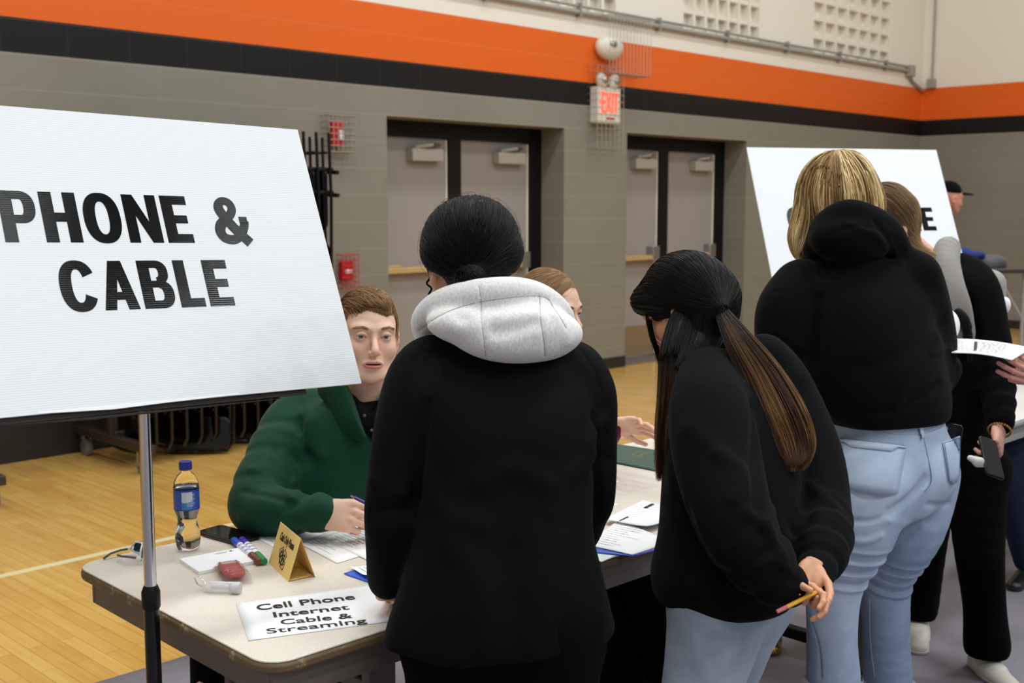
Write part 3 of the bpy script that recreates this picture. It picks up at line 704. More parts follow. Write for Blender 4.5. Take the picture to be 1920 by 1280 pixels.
f1 = sheet('front_panel', [A0, A1, T1, T0], M['yellow_card'], t); sheet('back_panel', [B1, B0, T0, T1], M['yellow_card'], t); sheet('bottom_flap', [A0*.98+np.array([0, 0, .0015]), A1*.98+np.array([0, 0, .0015]), B1*.9+np.array([0, 0, .0015]), B0*.9+np.array([0, 0, .0015])], M['yellow_card'], t)
fx = (A1-A0)/np.linalg.norm(A1-A0); fz = (T0-A0); fz = fz-fx*(fz @ fx); Hs = np.linalg.norm(fz); fz /= Hs; fn = np.cross(fx, fz)
if (fn[1] > 0): fn = -fn
def on_card(u, v, off=.0014): return A0+fx*(u*Lc)+fz*(v*Hs)+fn*off*0+np.cross(fx, fz)*off
rot = Matrix(np.array([fx, fz, np.cross(fx, fz)]).T.tolist()).to_euler()
co = text_mesh('card_lettering', 'Cash Only Please', .034, M['ink'], t, tuple(on_card(.5, .66)), tuple(rot), .0009, 1)
xs_ = [v.co.x for v in co.data.vertices]; kx = .66*Lc/(max(xs_)-min(xs_)); ky = .19*Hs/.0255
for v in co.data.vertices: v.co.x = (v.co.x-(max(xs_)+min(xs_))/2)*kx; v.co.y *= ky
ic = MB()
for (cx_, cy_, an) in ((.40, .44, .5), (.56, .42, -.5), (.50, .30, .15), (.58, .22, -.15), (.44, .34, -.9)):
    for (dx, dy, ww, hh_) in ((0, .009, .022, .0009), (0, -.009, .022, .0009), (.011, 0, .0009, .018), (-.011, 0, .0009, .018), (0, 0, .005, .006), (.007, .004, .0018, .0018), (-.007, -.004, .0018, .0018)):
        ca_, sa_ = math.cos(an), math.sin(an); u = dx*ca_-dy*sa_; v = dx*sa_+dy*ca_; c0_ = on_card(cx_, cy_)+fx*u+fz*v
        ic.box(c0_, (ww, hh_, .0008), np.array([fx*ca_+fz*sa_, -fx*sa_+fz*ca_, np.cross(fx, fz)]).T)
ic.build('money_drawing', M['ink'], t)
# ---- papers
def paper(label, corners, dz=.0006, curl=0, name='paper_sheet', group=None, lines=0, cat='paper', seed=1, m=None, colr=None, th=.0003):
    """corners in order around the sheet, as photo points on the table plane"""
    C = [onT(*c, dz) for c in corners]; cen = sum(C)/len(C); t = thing(name, label, cat, (cen[0], cen[1], TZ+dz), 0, group)
    P = [c-cen for c in C]; nx = 12; mb = MB(); rg = random.Random(seed)
    for i in range(nx+1):
        for j in range(nx+1):
            u, v = i/nx, j/nx; p = (P[0]*(1-u)+P[1]*u)*(1-v)+(P[3]*(1-u)+P[2]*u)*v; e = curl*(max(0, u-.6)**2+max(0, .3-v)**2)+.0004*math.sin(5*u+3*v+seed)
            mb.V.append((p[0], p[1], max(0, e)))
    for i in range(nx):
        for j in range(nx): a0 = i*(nx+1)+j; mb.F.append([a0, a0+nx+1, a0+nx+2, a0+1])
    o = mb.build('sheet', m or M['paper'], t, smooth=True); sd = o.modifiers.new('thick', 'SOLIDIFY'); sd.thickness = th; sd.offset = 1
    if lines:
        lm = MB(); U = (P[1]-P[0]); Vv = (P[3]-P[0]); 
        for k in range(lines):
            v = .12+.8*k/lines; L_ = rg.uniform(.35, .8); x0 = .08
            while x0 < L_:
                wl = rg.uniform(.02, .07); hgt_ = .0016 if rg.random() > .1 else .003
                a0 = P[0]+U*x0+Vv*v; b0 = P[0]+U*min(x0+wl, L_)+Vv*v; dv = Vv/np.linalg.norm(Vv)*hgt_; zz = np.array([0, 0, th+.0006+curl*.0])
                lm.add([a0+zz, b0+zz, b0+dv+zz, a0+dv+zz], [[0, 1, 2, 3]]); x0 += wl+.012
        lm.build('printed_lines', colr or M['grey_ink'], t)
    return t, P
M['grey_ink'] = mat('grey_print', srgb(150, 150, 158), .6)
t, P = paper('white printed sheet lettered Cell Phone Internet Cable & Streaming on the near table edge', [(442, 1131), (466, 1201), (768, 1160), (700, 1096)], .0008, seed=3)
U = (P[3]-P[0]); V_ = (P[1]-P[0]); wU = np.linalg.norm(U); hV = np.linalg.norm(V_)
# lettering runs left to right in the photo along U, lines stacked along V
ux = U/wU; vx = -V_/hV; vx = vx-ux*(vx @ ux); vx /= np.linalg.norm(vx); rot = Matrix(np.array([ux, vx, np.cross(ux, vx)]).T.tolist()).to_euler()
def at_px(px, py): q = onT(px, py, .0016); return (q[0]-t.location.x, q[1]-t.location.y, .0013)
def fit_text(o, L_, R_, top):
    """scale lettering so its left foot, right foot and capital height match three points on the table"""
    g = lambda px, py: onT(px, py, .0016)
    A, B, Tp = g(*L_), g(*R_), g(*top); d = B-A; W_ = float(np.linalg.norm(d)); ux = d/W_; h_ = Tp-A; v = h_-ux*(h_ @ ux); H_ = float(np.linalg.norm(v)); vx = v/H_
    xs = [q.co.x for q in o.data.vertices]; x0, x1 = min(xs), max(xs); ch = CAPH
    for q in o.data.vertices: q.co.x = (q.co.x-x0)/(x1-x0)*W_; q.co.y = q.co.y/ch*H_
    o.location = (A[0]-o.parent.location.x, A[1]-o.parent.location.y, .0014); o.rotation_euler = Matrix(np.array([ux, vx, np.cross(ux, vx)]).T.tolist()).to_euler()
CAPH = .0328
for s_, a_, b_, c_ in (('Cell Phone', (483, 1144), (667, 1123), (485, 1133)), ('Internet', (514, 1157), (656, 1142), (515, 1147)), ('Cable &', (527, 1171), (662, 1158), (528, 1161)), ('Streaming', (501, 1188), (689, 1167), (503, 1178))):
    fit_text(text_mesh('lettering', s_, .045, M['ink'], t, (0, 0, 0), (0, 0, 0), .0003 if 'g' in s_ else .0006, 1), a_, b_, c_)
paper('white printed sheet peeking out left of the papers by the seated man', [(472, 1003), (520, 1030), (640, 1012), (560, 985)], .0006, seed=5, lines=9)
paper('white printed worksheet under the hands of the seated man', [(560, 1018), (632, 1056), (740, 1022), (650, 985)], .0012, seed=6, lines=12)
paper('form with a thin border, topmost sheet before the seated man', [(600, 1008), (700, 1055), (790, 1010), (700, 975)], .0018, seed=7, lines=12)
paper('small white slip beyond the two coloured folders, lower one', [(1100, 935), (1110, 955), (1161, 946), (1140, 938)], .0006, seed=8)
paper('small white slip beyond the two coloured folders, upper one', [(1100, 890), (1110, 914), (1163, 903), (1140, 895)], .0006, seed=9)
# blue plastic scissors-like clip board corner with white slips beside the sleeve
t, P = paper('small bright blue plastic folder corner by the black coat sleeve', [(645, 1076), (700, 1095), (745, 1070), (690, 1062)], .001, name='blue_folder', cat='folder', seed=2, m=mat('bright_blue', srgb(40, 98, 220), .3), th=.002)
paper('crumpled white slip on the small blue folder', [(655, 1064), (690, 1088), (735, 1075), (700, 1058)], .004, curl=.05, seed=4, lines=4)
t, P = paper('large blue and purple folder lying open near the table edge', [(1098, 1035), (1188, 1044), (1275, 1022), (1190, 990)], .003, name='pocket_folder', cat='folder', seed=2, m=mat('folder_blue', srgb(54, 92, 190), .4), th=.003)
M['pur'] = mat('folder_purple', srgb(92, 78, 172), .45)
q0 = [P[1]*.97+np.array([0, 0, .0036]), P[2]*1.0+np.array([0, 0, .0036]), P[2]*1.0+(P[3]-P[2])*.25+np.array([0, 0, .0036]), P[1]*.97+(P[0]-P[1])*.25+np.array([0, 0, .0036])]
sheet('inner_pocket', q0, M['pur'], t, .0004)
paper('white list sheet inside the blue and purple folder', [(1095, 1020), (1186, 1040), (1262, 1015), (1160, 975)], .0075, seed=11, lines=11, colr=mat('dark_print', srgb(90, 90, 96), .6))
paper('white sheets stacked under the blue folder beside the black coat', [(1085, 1035), (1128, 1054), (1160, 1040), (1110, 1020)], .0012, seed=12, m=mat('green_edge_paper', srgb(226, 236, 228), .6), th=.0015)
t, P = paper('open booklet with bold headings lying on the blue folder', [(1130, 975), (1215, 990), (1300, 965), (1205, 938)], .011, curl=.02, name='booklet', cat='booklet', seed=13, lines=10, th=.002)
h_ = MB(); Uu = P[2]-P[3]; 
h_.box((P[3]*.55+P[2]*.1)+np.array([0, 0, .0036]), (.05, .009, .0004), rotz(math.atan2((P[0]-P[3])[1], (P[0]-P[3])[0]))); h_.build('bold_heading', M['ink'], t); h_ = MB().box((P[0]*.55+P[1]*.2)+np.array([0, 0, .0036]), (.06, .005, .0004), rotz(math.atan2((P[0]-P[3])[1], (P[0]-P[3])[0])))
h_.build('bold_heading', M['ink'], t)
t, P = paper('dark green folder with gold print near the far table edge', [(1120, 862), (1232, 884), (1262, 850), (1140, 832)], .001, name='green_folder', cat='folder', seed=3, m=mat('folder_green', srgb(44, 84, 76), .35), th=.004)
g_ = MB()
rg = random.Random(3)
for k in range(14): g_.box(np.array([.02+rg.uniform(-.045, .045), rg.uniform(-.03, .02), .0048]), (.05*rg.uniform(.3, 1), .002, .0003), rotz(rg.uniform(-.1, .15)))
g_.build('gold_print', mat('gold_print', srgb(170, 156, 96), .4, .4), t)

# ================================================================== folding chairs on a rolling rack by the wall
def folded_chair(label, group):
    t = thing('folding_chair', label, 'chair', (0, 0, 0), 0, group)
    M_ = M['black_gloss']
    # hung folded: local x = width, z up, y = thickness
    for s_ in (-1, 1):
        MB().tube([(0, 0, -.02), (s_*.17, 0, -.01), (s_*.205, 0, .04), (s_*.215, 0, .5), (s_*.20, 0, .93)], .011, 8).build('frame_tube', M_, t, smooth='auto')
        MB().tube([(s_*.18, .025, .2), (s_*.185, .035, .45), (s_*.17, .03, .90)], .010, 8).build('leg', M_, t, smooth='auto')
    MB().prism(rrect(.40, .42, .06, 6, 0, .50), -.008, .008).map([[1, 0, 0], [0, 0, 1], [0, 1, 0]], (0, .02, 0)).build('seat', M_, t, bevel=.006)
    MB().prism(rrect(.38, .20, .05, 6, 0, .10), -.006, .006).map([[1, 0, 0], [0, 0, 1], [0, 1, 0]], (0, -.008, 0)).build('backrest', M_, t, bevel=.005)
    MB().tube([(-.2, .02, .80), (.2, .02, .80)], .009, 8).build('stretcher', M_, t, smooth='auto')
    return t
def copy_tree(o, parent=None):
    c = o.copy(); COL.objects.link(c); c.parent = parent
    for ch in [x for x in bpy.data.objects if x.parent == o]: copy_tree(ch, c)
    return c
# rack: long cart parallel to the wall
g0 = hit(185, 850, 2, 0); g1 = hit(268, 888, 2, 0); g2 = hit(4, 935, 2, 0)
rk_y0 = float(g1[1]); RLN = float(hit(650, 330, 1, rk_y0)[0])-float(g1[0]); ZR = float(hit(620, 322, 1, rk_y0)[2]); ZT = float(hit(600, 245, 1, rk_y0)[2])
rack = thing('chair_rack', 'brown rolling rack carrying black folding chairs against the wall', 'rack', (float(g1[0]), float((g0[1]+g1[1])/2), 0))
bx0, dyh = 0.0, abs(float(g0[1]-g1[1]))/2
RL = .0
M['db'] = M['dark_brown_metal']
MB().b2((-.03, -dyh-.1, .13), (.03, dyh+.12, .18)).build('base_beam', M['db'], rack, bevel=.004)
MB().b2((RLN-.03, -dyh-.1, .13), (RLN+.03, dyh+.12, .18)).build('base_beam', M['db'], rack, bevel=.004)
MB().b2((-.0, -.03, .16), (RLN, .03, .2)).build('long_beam', M['db'], rack, bevel=.004)
for x in (0, RLN): MB().b2((x-.025, -.025, .16), (x+.025, .025, ZR)).build('post', M['db'], rack, bevel=.004)
for z in (ZR-.13, ZR+.02):
    for y in (-.2, .2): MB().tube([(-.02, y, z), (RLN, y, z)], .014, 8).build('hanging_rail', M['black_metal'], rack, smooth='auto')
for x in (-.0, RLN):
    for z in (ZR-.13, ZR+.02): MB().tube([(x, -.26, z-.02), (x, .22, z)], .014, 8).build('cross_rail', M['black_metal'], rack, smooth='auto')
for x in (0, RLN):
    for s_ in (-1, 1):
        c = MB().tube([(x-.014, s_*(dyh), .055), (x+.014, s_*dyh, .055)], .055, 20).build('caster', M['rubber_grey'], rack, smooth='auto')
        MB().b2((x-.024, s_*dyh-.012, .05), (x-.018, s_*dyh+.025, .135)).build('caster_fork', M['steel'], c); MB().b2((x+.018, s_*dyh-.012, .05), (x+.024, s_*dyh+.025, .135)).build('caster_fork', M['steel'], c)
base = folded_chair('black folding chair hanging edge-on from the rolling rack', 'folding chairs on the rack')
n_ch = 15
for i in range(n_ch):
    o = base if i == 0 else copy_tree(base)
    o.location = (rack.location.x+.06+i*(RLN-.1)/14, rack.location.y-.02, ZT-.93); o.rotation_euler = (0, 0, math.pi/2)
for i in range(n_ch):
    o = copy_tree(base); o.location = (rack.location.x+.06+i*(RLN-.1)/14, rack.location.y-.02, .1); o.rotation_euler = (0, 0, math.pi/2)
    o['label'] = 'black folding chair in the lower row of the rolling rack'; o['group'] = 'lower folding chairs on the rack'
    o.location.z = .10; 
# second rack further left
r2 = copy_tree(rack); r2.location = (float(g2[0])-RLN-.1, rack.location.y-.15, 0); r2['label'] = 'second rolling rack whose caster shows at the left photo edge'
# wide black chairs standing under the sign
for k, (px, py) in enumerate(((375, 852), (490, 832))):
    p = hit(px, py, 2, 0); o = copy_tree(base); o.location = (p[0], p[1], .035); o.rotation_euler = (math.radians(-8), 0, math.radians(-42)); o['label'] = ['folded black chair leaning low under the sign board, left one', 'folded black chair leaning low under the sign board, half behind the seated man'][k]; o['group'] = 'folded chairs leaning under the sign'
# ================================================================== smooth solid modelling (distance fields -> mesh), axes: right, ahead, up
f32 = np.float32
def smin(a, b, k):
    if k <= 0: return np.minimum(a, b)
    h = np.clip(.5+.5*(b-a)/k, 0, 1); return b*(1-h)+a*h-k*h*(1-h)
def smax(a, b, k): return -smin(-a, -b, k)
def unit(v): v = np.array(v, float); return v/(np.linalg.norm(v)+1e-12)
def cap(a, b, ra, rb=None, flat=None, ff=1.0):
    """tapered capsule; flat=(dir, f): thickness along dir scaled by f"""
    a = np.array(a, f32); b = np.array(b, f32); rb = ra if rb is None else rb; ab = b-a; L2 = float(ab @ ab)+1e-12
    if flat is not None: fd = np.array(unit(flat[0]), f32); fs = float(flat[1])
    def f(P):
        pa = P-a; h = np.clip((pa @ ab)/L2, 0, 1); q = pa-h[:, None]*ab; d2 = np.einsum('ij,ij->i', q, q)
        if flat is not None: c = q @ fd; d2 = d2+c*c*(1/fs**2-1); return (np.sqrt(d2)-(ra+(rb-ra)*h))*min(1, (1+fs)/2)
        return np.sqrt(d2)-(ra+(rb-ra)*h)
    return f
def cr(pts, n=6):
    """Catmull-Rom resample of an array of rows"""
    P = [np.array(p, float) for p in pts]; out = []; m = len(P)
    for i in range(m-1):
        p0, p1, p2, p3 = P[max(i-1, 0)], P[i], P[i+1], P[min(i+2, m-1)]
        for k in range(n):
            u = k/n; out.append(.5*((2*p1)+(-p0+p2)*u+(2*p0-5*p1+4*p2-p3)*u*u+(-p0+3*p1-3*p2+p3)*u**3))
    out.append(P[-1]); return np.array(out)
def chain(pts, rad, n=5, flat=None, k=.006):
    R = cr([np.append(p, r) for p, r in zip(pts, rad)], n) if n > 1 else np.array([np.append(p, r) for p, r in zip(pts, rad)])
    S_ = [cap(R[i, :3], R[i+1, :3], R[i, 3], R[i+1, 3], flat) for i in range(len(R)-1)]
    def f(P):
        d = S_[0](P)
        for s in S_[1:]: d = smin(d, s(P), k)
        return d
    return f
def ell(c, r, R=None):
    c = np.array(c, f32); r = np.array(r, f32); Rm = None if R is None else np.array(R, f32)
    def f(P):
        q = P-c
        if Rm is not None: q = q @ Rm
        k0 = np.sqrt(((q/r)**2).sum(1))+1e-9; k1 = np.sqrt(((q/(r*r))**2).sum(1))+1e-9; return k0*(k0-1)/k1
    return f
def rbox(c, half, rad, R=None):
    c = np.array(c, f32); hf = np.array(half, f32)-rad; Rm = None if R is None else np.array(R, f32)
    def f(P):
        q = P-c
        if Rm is not None: q = q @ Rm
        q = np.abs(q)-hf; return np.sqrt((np.maximum(q, 0)**2).sum(1))+np.minimum(q.max(1), 0)-rad
    return f
def loft(secs, right, n=2.2, kend=.02, ext=(0, 0)):
    """secs: (center, half width a, half depth front, half depth back) along a body; right: lateral direction"""
    C = np.array([s[0] for s in secs], float); t = unit(C[-1]-C[0]); t = np.array([0, 0, 1.]) if t[2] > .8 else t; R = np.array(right, float); R = unit(R-t*(R @ t)); Fd = np.cross(t, R)      # points: t up, R right -> Fd ahead
    rows = cr([np.concatenate([[(s[0]-C[0]) @ t], s[0], [s[1], s[2], s[3] if len(s) > 3 else s[2]]]) for s in secs], 8)
    s_ = rows[:, 0]; o = np.argsort(s_); rows = rows[o]; s_ = rows[:, 0]; L_ = s_[-1]; c0 = C[0].astype(f32); tt = t.astype(f32)
    Rf, Ff = R.astype(f32), Fd.astype(f32)
    def f(P):
        s = (P-c0) @ tt; q = [np.interp(s, s_, rows[:, j]) for j in range(1, 7)]
        D = P-np.stack(q[:3], 1).astype(f32); u = np.abs(D @ Rf)/q[3]; v = D @ Ff; v = np.where(v > 0, v/q[4], -v/q[5])
        k = (u**n+v**n+1e-9)**(1/n); d = (k-1)*np.minimum(q[3], np.minimum(q[4], q[5]))
        e = np.maximum(-s-ext[0], s-L_-ext[1]); return smax(d, e, kend)
    return f
def seg_dist(a, b):
    a = np.array(a, f32); ab = np.array(b, f32)-a; L2 = float(ab @ ab)+1e-12
    def f(P):
        pa = P-a; h = np.clip((pa @ ab)/L2, 0, 1); q = pa-h[:, None]*ab; return np.sqrt(np.einsum('ij,ij->i', q, q)), h
    return f
def crease(pts, amp, w):
    """a fold (amp>0 raised, amp<0 sunk) along a polyline"""
    R = cr(pts, 4) if len(pts) > 2 else np.array(pts, float); S_ = [seg_dist(R[i], R[i+1]) for i in range(len(R)-1)]
    def f(P):
        d = S_[0](P)[0]
        for s in S_[1:]: d = np.minimum(d, s(P)[0])
        return -amp*np.exp(-(d/w)**2)
    return f
def rings(a, b, amp, freq, reach, seed=0, warp=6.0, fade=(0, 1)):
    """bunched folds around a limb between a and b"""
    S_ = seg_dist(a, b); L_ = float(np.linalg.norm(np.array(b)-np.array(a))); rg = np.random.default_rng(seed); dv = rg.normal(size=(3, 3)).astype(f32)*warp
    def f(P):
        d, h = S_(P); ph = h*L_*freq+np.sin(P @ dv[0]+seed)*1.1+np.sin(P @ dv[1])*.8; w = np.exp(-(d/reach)**4)*np.clip(h*6, 0, 1)*np.clip((1-h)*6, 0, 1)
        return -amp*w*(np.sin(ph)+.35*np.sin(2.3*ph+P @ dv[2]))
    return f
def wavy(amp, freq, seed=0, stretch=(1, 1, 1)):
    rg = np.random.default_rng(seed); K_ = (rg.normal(size=(7, 3))*freq*np.array(stretch)).astype(f32); ph = rg.uniform(0, 6.28, 7)
    def f(P):
        s = 0; W_ = P+.25/freq*np.sin(P[:, [1, 2, 0]]*freq*.8)
        for k, p in zip(K_, ph): s = s+np.sin(W_ @ k+p)
        return amp*s/3.0
    return f
class Solid:
    def __init__(s): s.ops = []
    def u(s, f, k=.015): s.ops.append(('u', f, k)); return s
    def sub(s, f, k=.004): s.ops.append(('s', f, k)); return s
    def cut(s, f, k=.004): s.ops.append(('i', f, k)); return s
    def d(s, f): s.ops.append(('d', f, 0)); return s
    def __call__(s, P):
        P = np.asarray(P, f32); d = None
        for o, f, k in s.ops:
            v = f(P)
            if o == 'u': d = v if d is None else smin(d, v, k)
            elif o == 's': d = smax(d, -v, k)
            elif o == 'i': d = smax(d, v, k)
            else: d = d+v
        return d.astype(f32)
    def grad(s, P, e=.0015):
        g = np.stack([s(P+np.array(v, f32))-s(P-np.array(v, f32)) for v in ((e, 0, 0), (0, e, 0), (0, 0, e))], 1); return g/(np.linalg.norm(g, axis=1, keepdims=True)+1e-9)
    def mesh(s, lo, hi, h):
        lo = np.array(lo, float); hi = np.array(hi, float); B = 8; nb = np.ceil((hi-lo)/(h*B)).astype(int); n = nb*B
        bc = np.stack(np.meshgrid(*[np.arange(k) for k in nb], indexing='ij'), -1).reshape(-1, 3)
        cen = lo+(bc*B+B/2-.5)*h; dv = s(cen.astype(f32)); keep = np.abs(dv) < h*B*1.15+.012
        G = np.repeat(np.repeat(np.repeat(np.where(dv > 0, 1, -1).astype(f32).reshape(nb), B, 0), B, 1), B, 2)
        loc = np.stack(np.meshgrid(*[np.arange(B)]*3, indexing='ij'), -1).reshape(-1, 3); kb = bc[keep]
        for c in range(0, len(kb), 1500):
            idx = (kb[c:c+1500, None, :]*B+loc[None]).reshape(-1, 3); v = s((lo+idx*h).astype(f32)); G[idx[:, 0], idx[:, 1], idx[:, 2]] = v
        return nets(G, lo, h)
def nets(G, lo, h):
    S_ = G < 0
    c = [S_[i:S_.shape[0]-1+i, j:S_.shape[1]-1+j, k:S_.shape[2]-1+k] for i in (0, 1) for j in (0, 1) for k in (0, 1)]
    tot = sum(x.astype(np.int8) for x in c); act = (tot > 0) & (tot < 8); idx = np.argwhere(act); vid = -np.ones(act.shape, np.int32); vid[act] = np.arange(len(idx))
    off = np.array([(i, j, k) for i in (0, 1) for j in (0, 1) for k in (0, 1)]); val = np.stack([G[idx[:, 0]+o[0], idx[:, 1]+o[1], idx[:, 2]+o[2]] for o in off], 1)
    acc = np.zeros((len(idx), 3)); cnt = np.zeros(len(idx))
    for a in range(8):
        for b in range(a+1, 8):
            if np.abs(off[a]-off[b]).sum() != 1: continue
            m = (val[:, a] < 0) != (val[:, b] < 0); t = np.where(m, val[:, a]/(val[:, a]-val[:, b]+1e-12), 0)
            acc += np.where(m[:, None], off[a]+t[:, None]*(off[b]-off[a]), 0); cnt += m
    V = lo+(idx+acc/cnt[:, None])*h; F = []
    for ax in range(3):
        o1, o2 = [(1, 2), (2, 0), (0, 1)][ax]; n = list(S_.shape); sl0 = [slice(1, n[k]-1) for k in range(3)]; sl0[ax] = slice(0, n[ax]-1); sl1 = list(sl0); sl1[ax] = slice(1, n[ax])
        A = S_[tuple(sl0)]; Bq = S_[tuple(sl1)]; e = np.argwhere(A != Bq); fl = A[e[:, 0], e[:, 1], e[:, 2]]; base = e.copy()
        for k in range(3):
            if k != ax: base[:, k] += 1
        q = []
        for (da, db) in ((-1, -1), (0, -1), (0, 0), (-1, 0)):
            p = base.copy(); p[:, o1] += da; p[:, o2] += db; q.append(vid[p[:, 0], p[:, 1], p[:, 2]])
        Q = np.stack(q, 1); Q[~fl] = Q[~fl][:, ::-1]; F.append(Q)
    F = np.concatenate(F); F = F[(F >= 0).all(1)]
    return V, F
def join(parts):
    V = []; F = []; b = 0
    for v, f in parts: V.append(v); F.append(f+b); b += len(v)
    return np.concatenate(V), np.concatenate(F)
def solid_obj(name, parts, m, parent, colf=None):
    """parts: list of (V,F) in right/ahead/up axes"""
    V, F = join(parts); col = colf(V) if colf is not None else None
    return mesh_np(name, k2w(V), F.astype(np.int32), m, parent, True, col)
def bbox_of(pts, pad): P = np.array(pts, float); return P.min(0)-pad, P.max(0)+pad
# ---- strands: thin tapered tubes following paths (n, m, 3)
def strand_mesh(paths, w0, w1=None, sides=3):
    n, m, _ = paths.shape; t = np.gradient(paths, axis=1); t /= np.linalg.norm(t, axis=2, keepdims=True)+1e-9
    ref = np.where(np.abs(t[..., 2:3]) < .85, np.array([0, 0, 1.]), np.array([1., 0, 0])); a = np.cross(t, ref); a /= np.linalg.norm(a, axis=2, keepdims=True)+1e-9; b = np.cross(t, a)
    prof = np.minimum(1, np.minimum(np.linspace(.5, 6, m), np.linspace(5, .25, m))); w = (w0*np.ones(n))[:, None]*prof
    V = np.stack([paths+w[..., None]*(a*math.cos(2*math.pi*k/sides)+b*math.sin(2*math.pi*k/sides)) for k in range(sides)], 2).reshape(-1, 3)
    i = np.arange(n)[:, None, None]*m*sides; j = np.arange(m-1)[None, :, None]*sides; k = np.arange(sides)[None, None, :]; k2 = (k+1) % sides
    F = np.stack([i+j+k, i+j+k2, i+j+sides+k2, i+j+sides+k], -1).reshape(-1, 4); return V, F
def comb(solid, roots, dirf, steps, step, height, jitter=.0, seed=0, g0=None, settle=1.0):
    """grow strands that hug a solid; dirf(P, i) -> wanted direction (n,3)"""
    rg = np.random.default_rng(seed); P = roots.astype(f32).copy(); out = [P.copy()]; hgt = height if hasattr(height, '__len__') else np.full(len(P), height)
    dev = rg.normal(size=(len(P), 3))*jitter
    for i in range(steps):
        D = dirf(P, i)+dev; g = solid.grad(P); D = D-g*np.minimum(0, (D*g).sum(1))[:, None]*settle-(g*np.maximum(0, (D*g).sum(1))[:, None])*.6; D /= np.linalg.norm(D, axis=1, keepdims=True)+1e-9
        P = P+(D*step).astype(f32); d = solid(P); P = P-(g*(d-hgt)[:, None]*.8).astype(f32); out.append(P.copy())
    return np.stack(out, 1)
def scatter(V, F, n, seed=0, cond=None):
    """random points on a mesh, optionally filtered by cond(P)->bool"""
    rg = np.random.default_rng(seed); a, b, c, d = [V[F[:, k]] for k in range(4)]; area = np.linalg.norm(np.cross(c-a, d-b), axis=1); pr = area/area.sum(); out = []
    for _ in range(30):
        i = rg.choice(len(F), n, p=pr); u, v = rg.random((2, n, 1)); P = (a[i]*(1-u)+b[i]*u)*(1-v)+(d[i]*(1-u)+c[i]*u)*v
        if cond is not None: P = P[cond(P)]
        out.append(P)
        if sum(map(len, out)) >= n: break
    return np.concatenate(out)[:n]
# ---- materials for people
def skin_mat():
    t = NT('skin'); a = t.n('ShaderNodeVertexColor'); a.layer_name = 'Col'; t.l(a.outputs['Color'], t.b.inputs['Base Color']); t.setb(Roughness=.5)
    t.b.inputs['Subsurface Weight'].default_value = .12; t.b.inputs['Subsurface Radius'].default_value = (.012, .005, .003); t.b.inputs['Subsurface Scale'].default_value = .6
    tc = t.n('ShaderNodeTexCoord'); t.bump(t.noise(420, tc.outputs['Object'], 2), .06, .001); return t.m
def hair_mat():
    t = NT('hair'); a = t.n('ShaderNodeVertexColor'); a.layer_name = 'Col'; t.l(a.outputs['Color'], t.b.inputs['Base Color']); t.setb(Roughness=.42); t.b.inputs['Specular IOR Level'].default_value = .17
    return t.m
M['skin'] = skin_mat(); M['hair'] = hair_mat()
def cloth(name, col, rough=.85, weave=900, sheen=.12, bump=.25, big=0.0, bscale=30, heather=0.0, stretch=(1, 1, 1)):
    t = NT(name); tc = t.n('ShaderNodeTexCoord'); mp = t.n('ShaderNodeMapping'); mp.inputs['Scale'].default_value = stretch; t.l(tc.outputs['Object'], mp.inputs[0])
    f = t.noise(weave, mp.outputs[0], 2); f2 = t.noise(bscale, tc.outputs['Object'], 3)
    c = t.ramp(f, [(.3, tuple(v*(.88-heather) for v in col[:3])+(1,)), (.7, tuple(min(1, v*(1.08+heather*.3)) for v in col[:3])+(1,))])
    t.l(c, t.b.inputs['Base Color']); t.setb(Roughness=rough); t.b.inputs['Sheen Weight'].default_value = sheen; t.b.inputs['Sheen Roughness'].default_value = .4; t.b.inputs['Specular IOR Level'].default_value = .09
    t.bump(t.math('ADD', f, t.math('MULTIPLY', f2, big)), bump, .0012); return t.m
M['coat'] = cloth('black_coat_cloth', srgb(6, 6, 7), .8, 500, .015); M['hood_grey'] = cloth('heather_grey_fleece', srgb(226, 224, 222), .95, 420, .1, .3, heather=.05, stretch=(1, .5, .35))
M['charcoal'] = cloth('charcoal_fleece', srgb(11, 13, 14), .95, 600, .02); M['black_fleece'] = cloth('black_fleece', srgb(8, 8, 11), .95, 600, .03)
M['black_knit'] = cloth('black_knit', srgb(5, 5, 7), .9, 600, .01); M['green_jacket'] = cloth('green_jacket_cloth', srgb(22, 66, 48), .55, 700, .1, .15)
M['polo'] = cloth('black_polo', srgb(12, 13, 16), .8, 700, .03); M['maroon'] = cloth('maroon_sweater', srgb(104, 24, 60), .85, 500, .15); M['black_pants'] = cloth('black_trouser_cloth', srgb(4, 4, 5), .9, 700, .0)
M['shoe_black'] = mat('black_shoe', srgb(16, 16, 17), .4); M['shoe_white'] = mat('white_shoe_leather', srgb(214, 208, 198), .5, bump=.2, nscale=60); M['shoe_sole'] = mat('white_sole', srgb(200, 196, 188), .6)
def denim(name, lo, hi):
    t = NT(name); a = t.n('ShaderNodeVertexColor'); a.layer_name = 'Col'; tc = t.n('ShaderNodeTexCoord'); f = t.noise(700, tc.outputs['Object'], 2); f2 = t.noise(16, tc.outputs['Object'], 4)
    sp = t.n('ShaderNodeSeparateColor'); t.l(a.outputs['Color'], sp.inputs[0])
    k = t.math('ADD', sp.outputs[0], t.math('MULTIPLY', t.math('SUBTRACT', f2, .5), .5)); k = t.math('ADD', k, t.math('MULTIPLY', t.math('SUBTRACT', f, .5), .4))
    t.l(t.ramp(k, [(0, lo), (1, hi)]), t.b.inputs['Base Color']); t.setb(Roughness=.9); t.b.inputs['Specular IOR Level'].default_value = .2; t.bump(f, .25, .001); return t.m
M['denim'] = denim('light_denim', srgb(92, 116, 150), srgb(190, 206, 224)); M['denim2'] = denim('grey_denim', srgb(104, 120, 144), srgb(168, 178, 192)); M['denim_navy'] = denim('navy_denim', srgb(22, 28, 48), srgb(44, 54, 84))
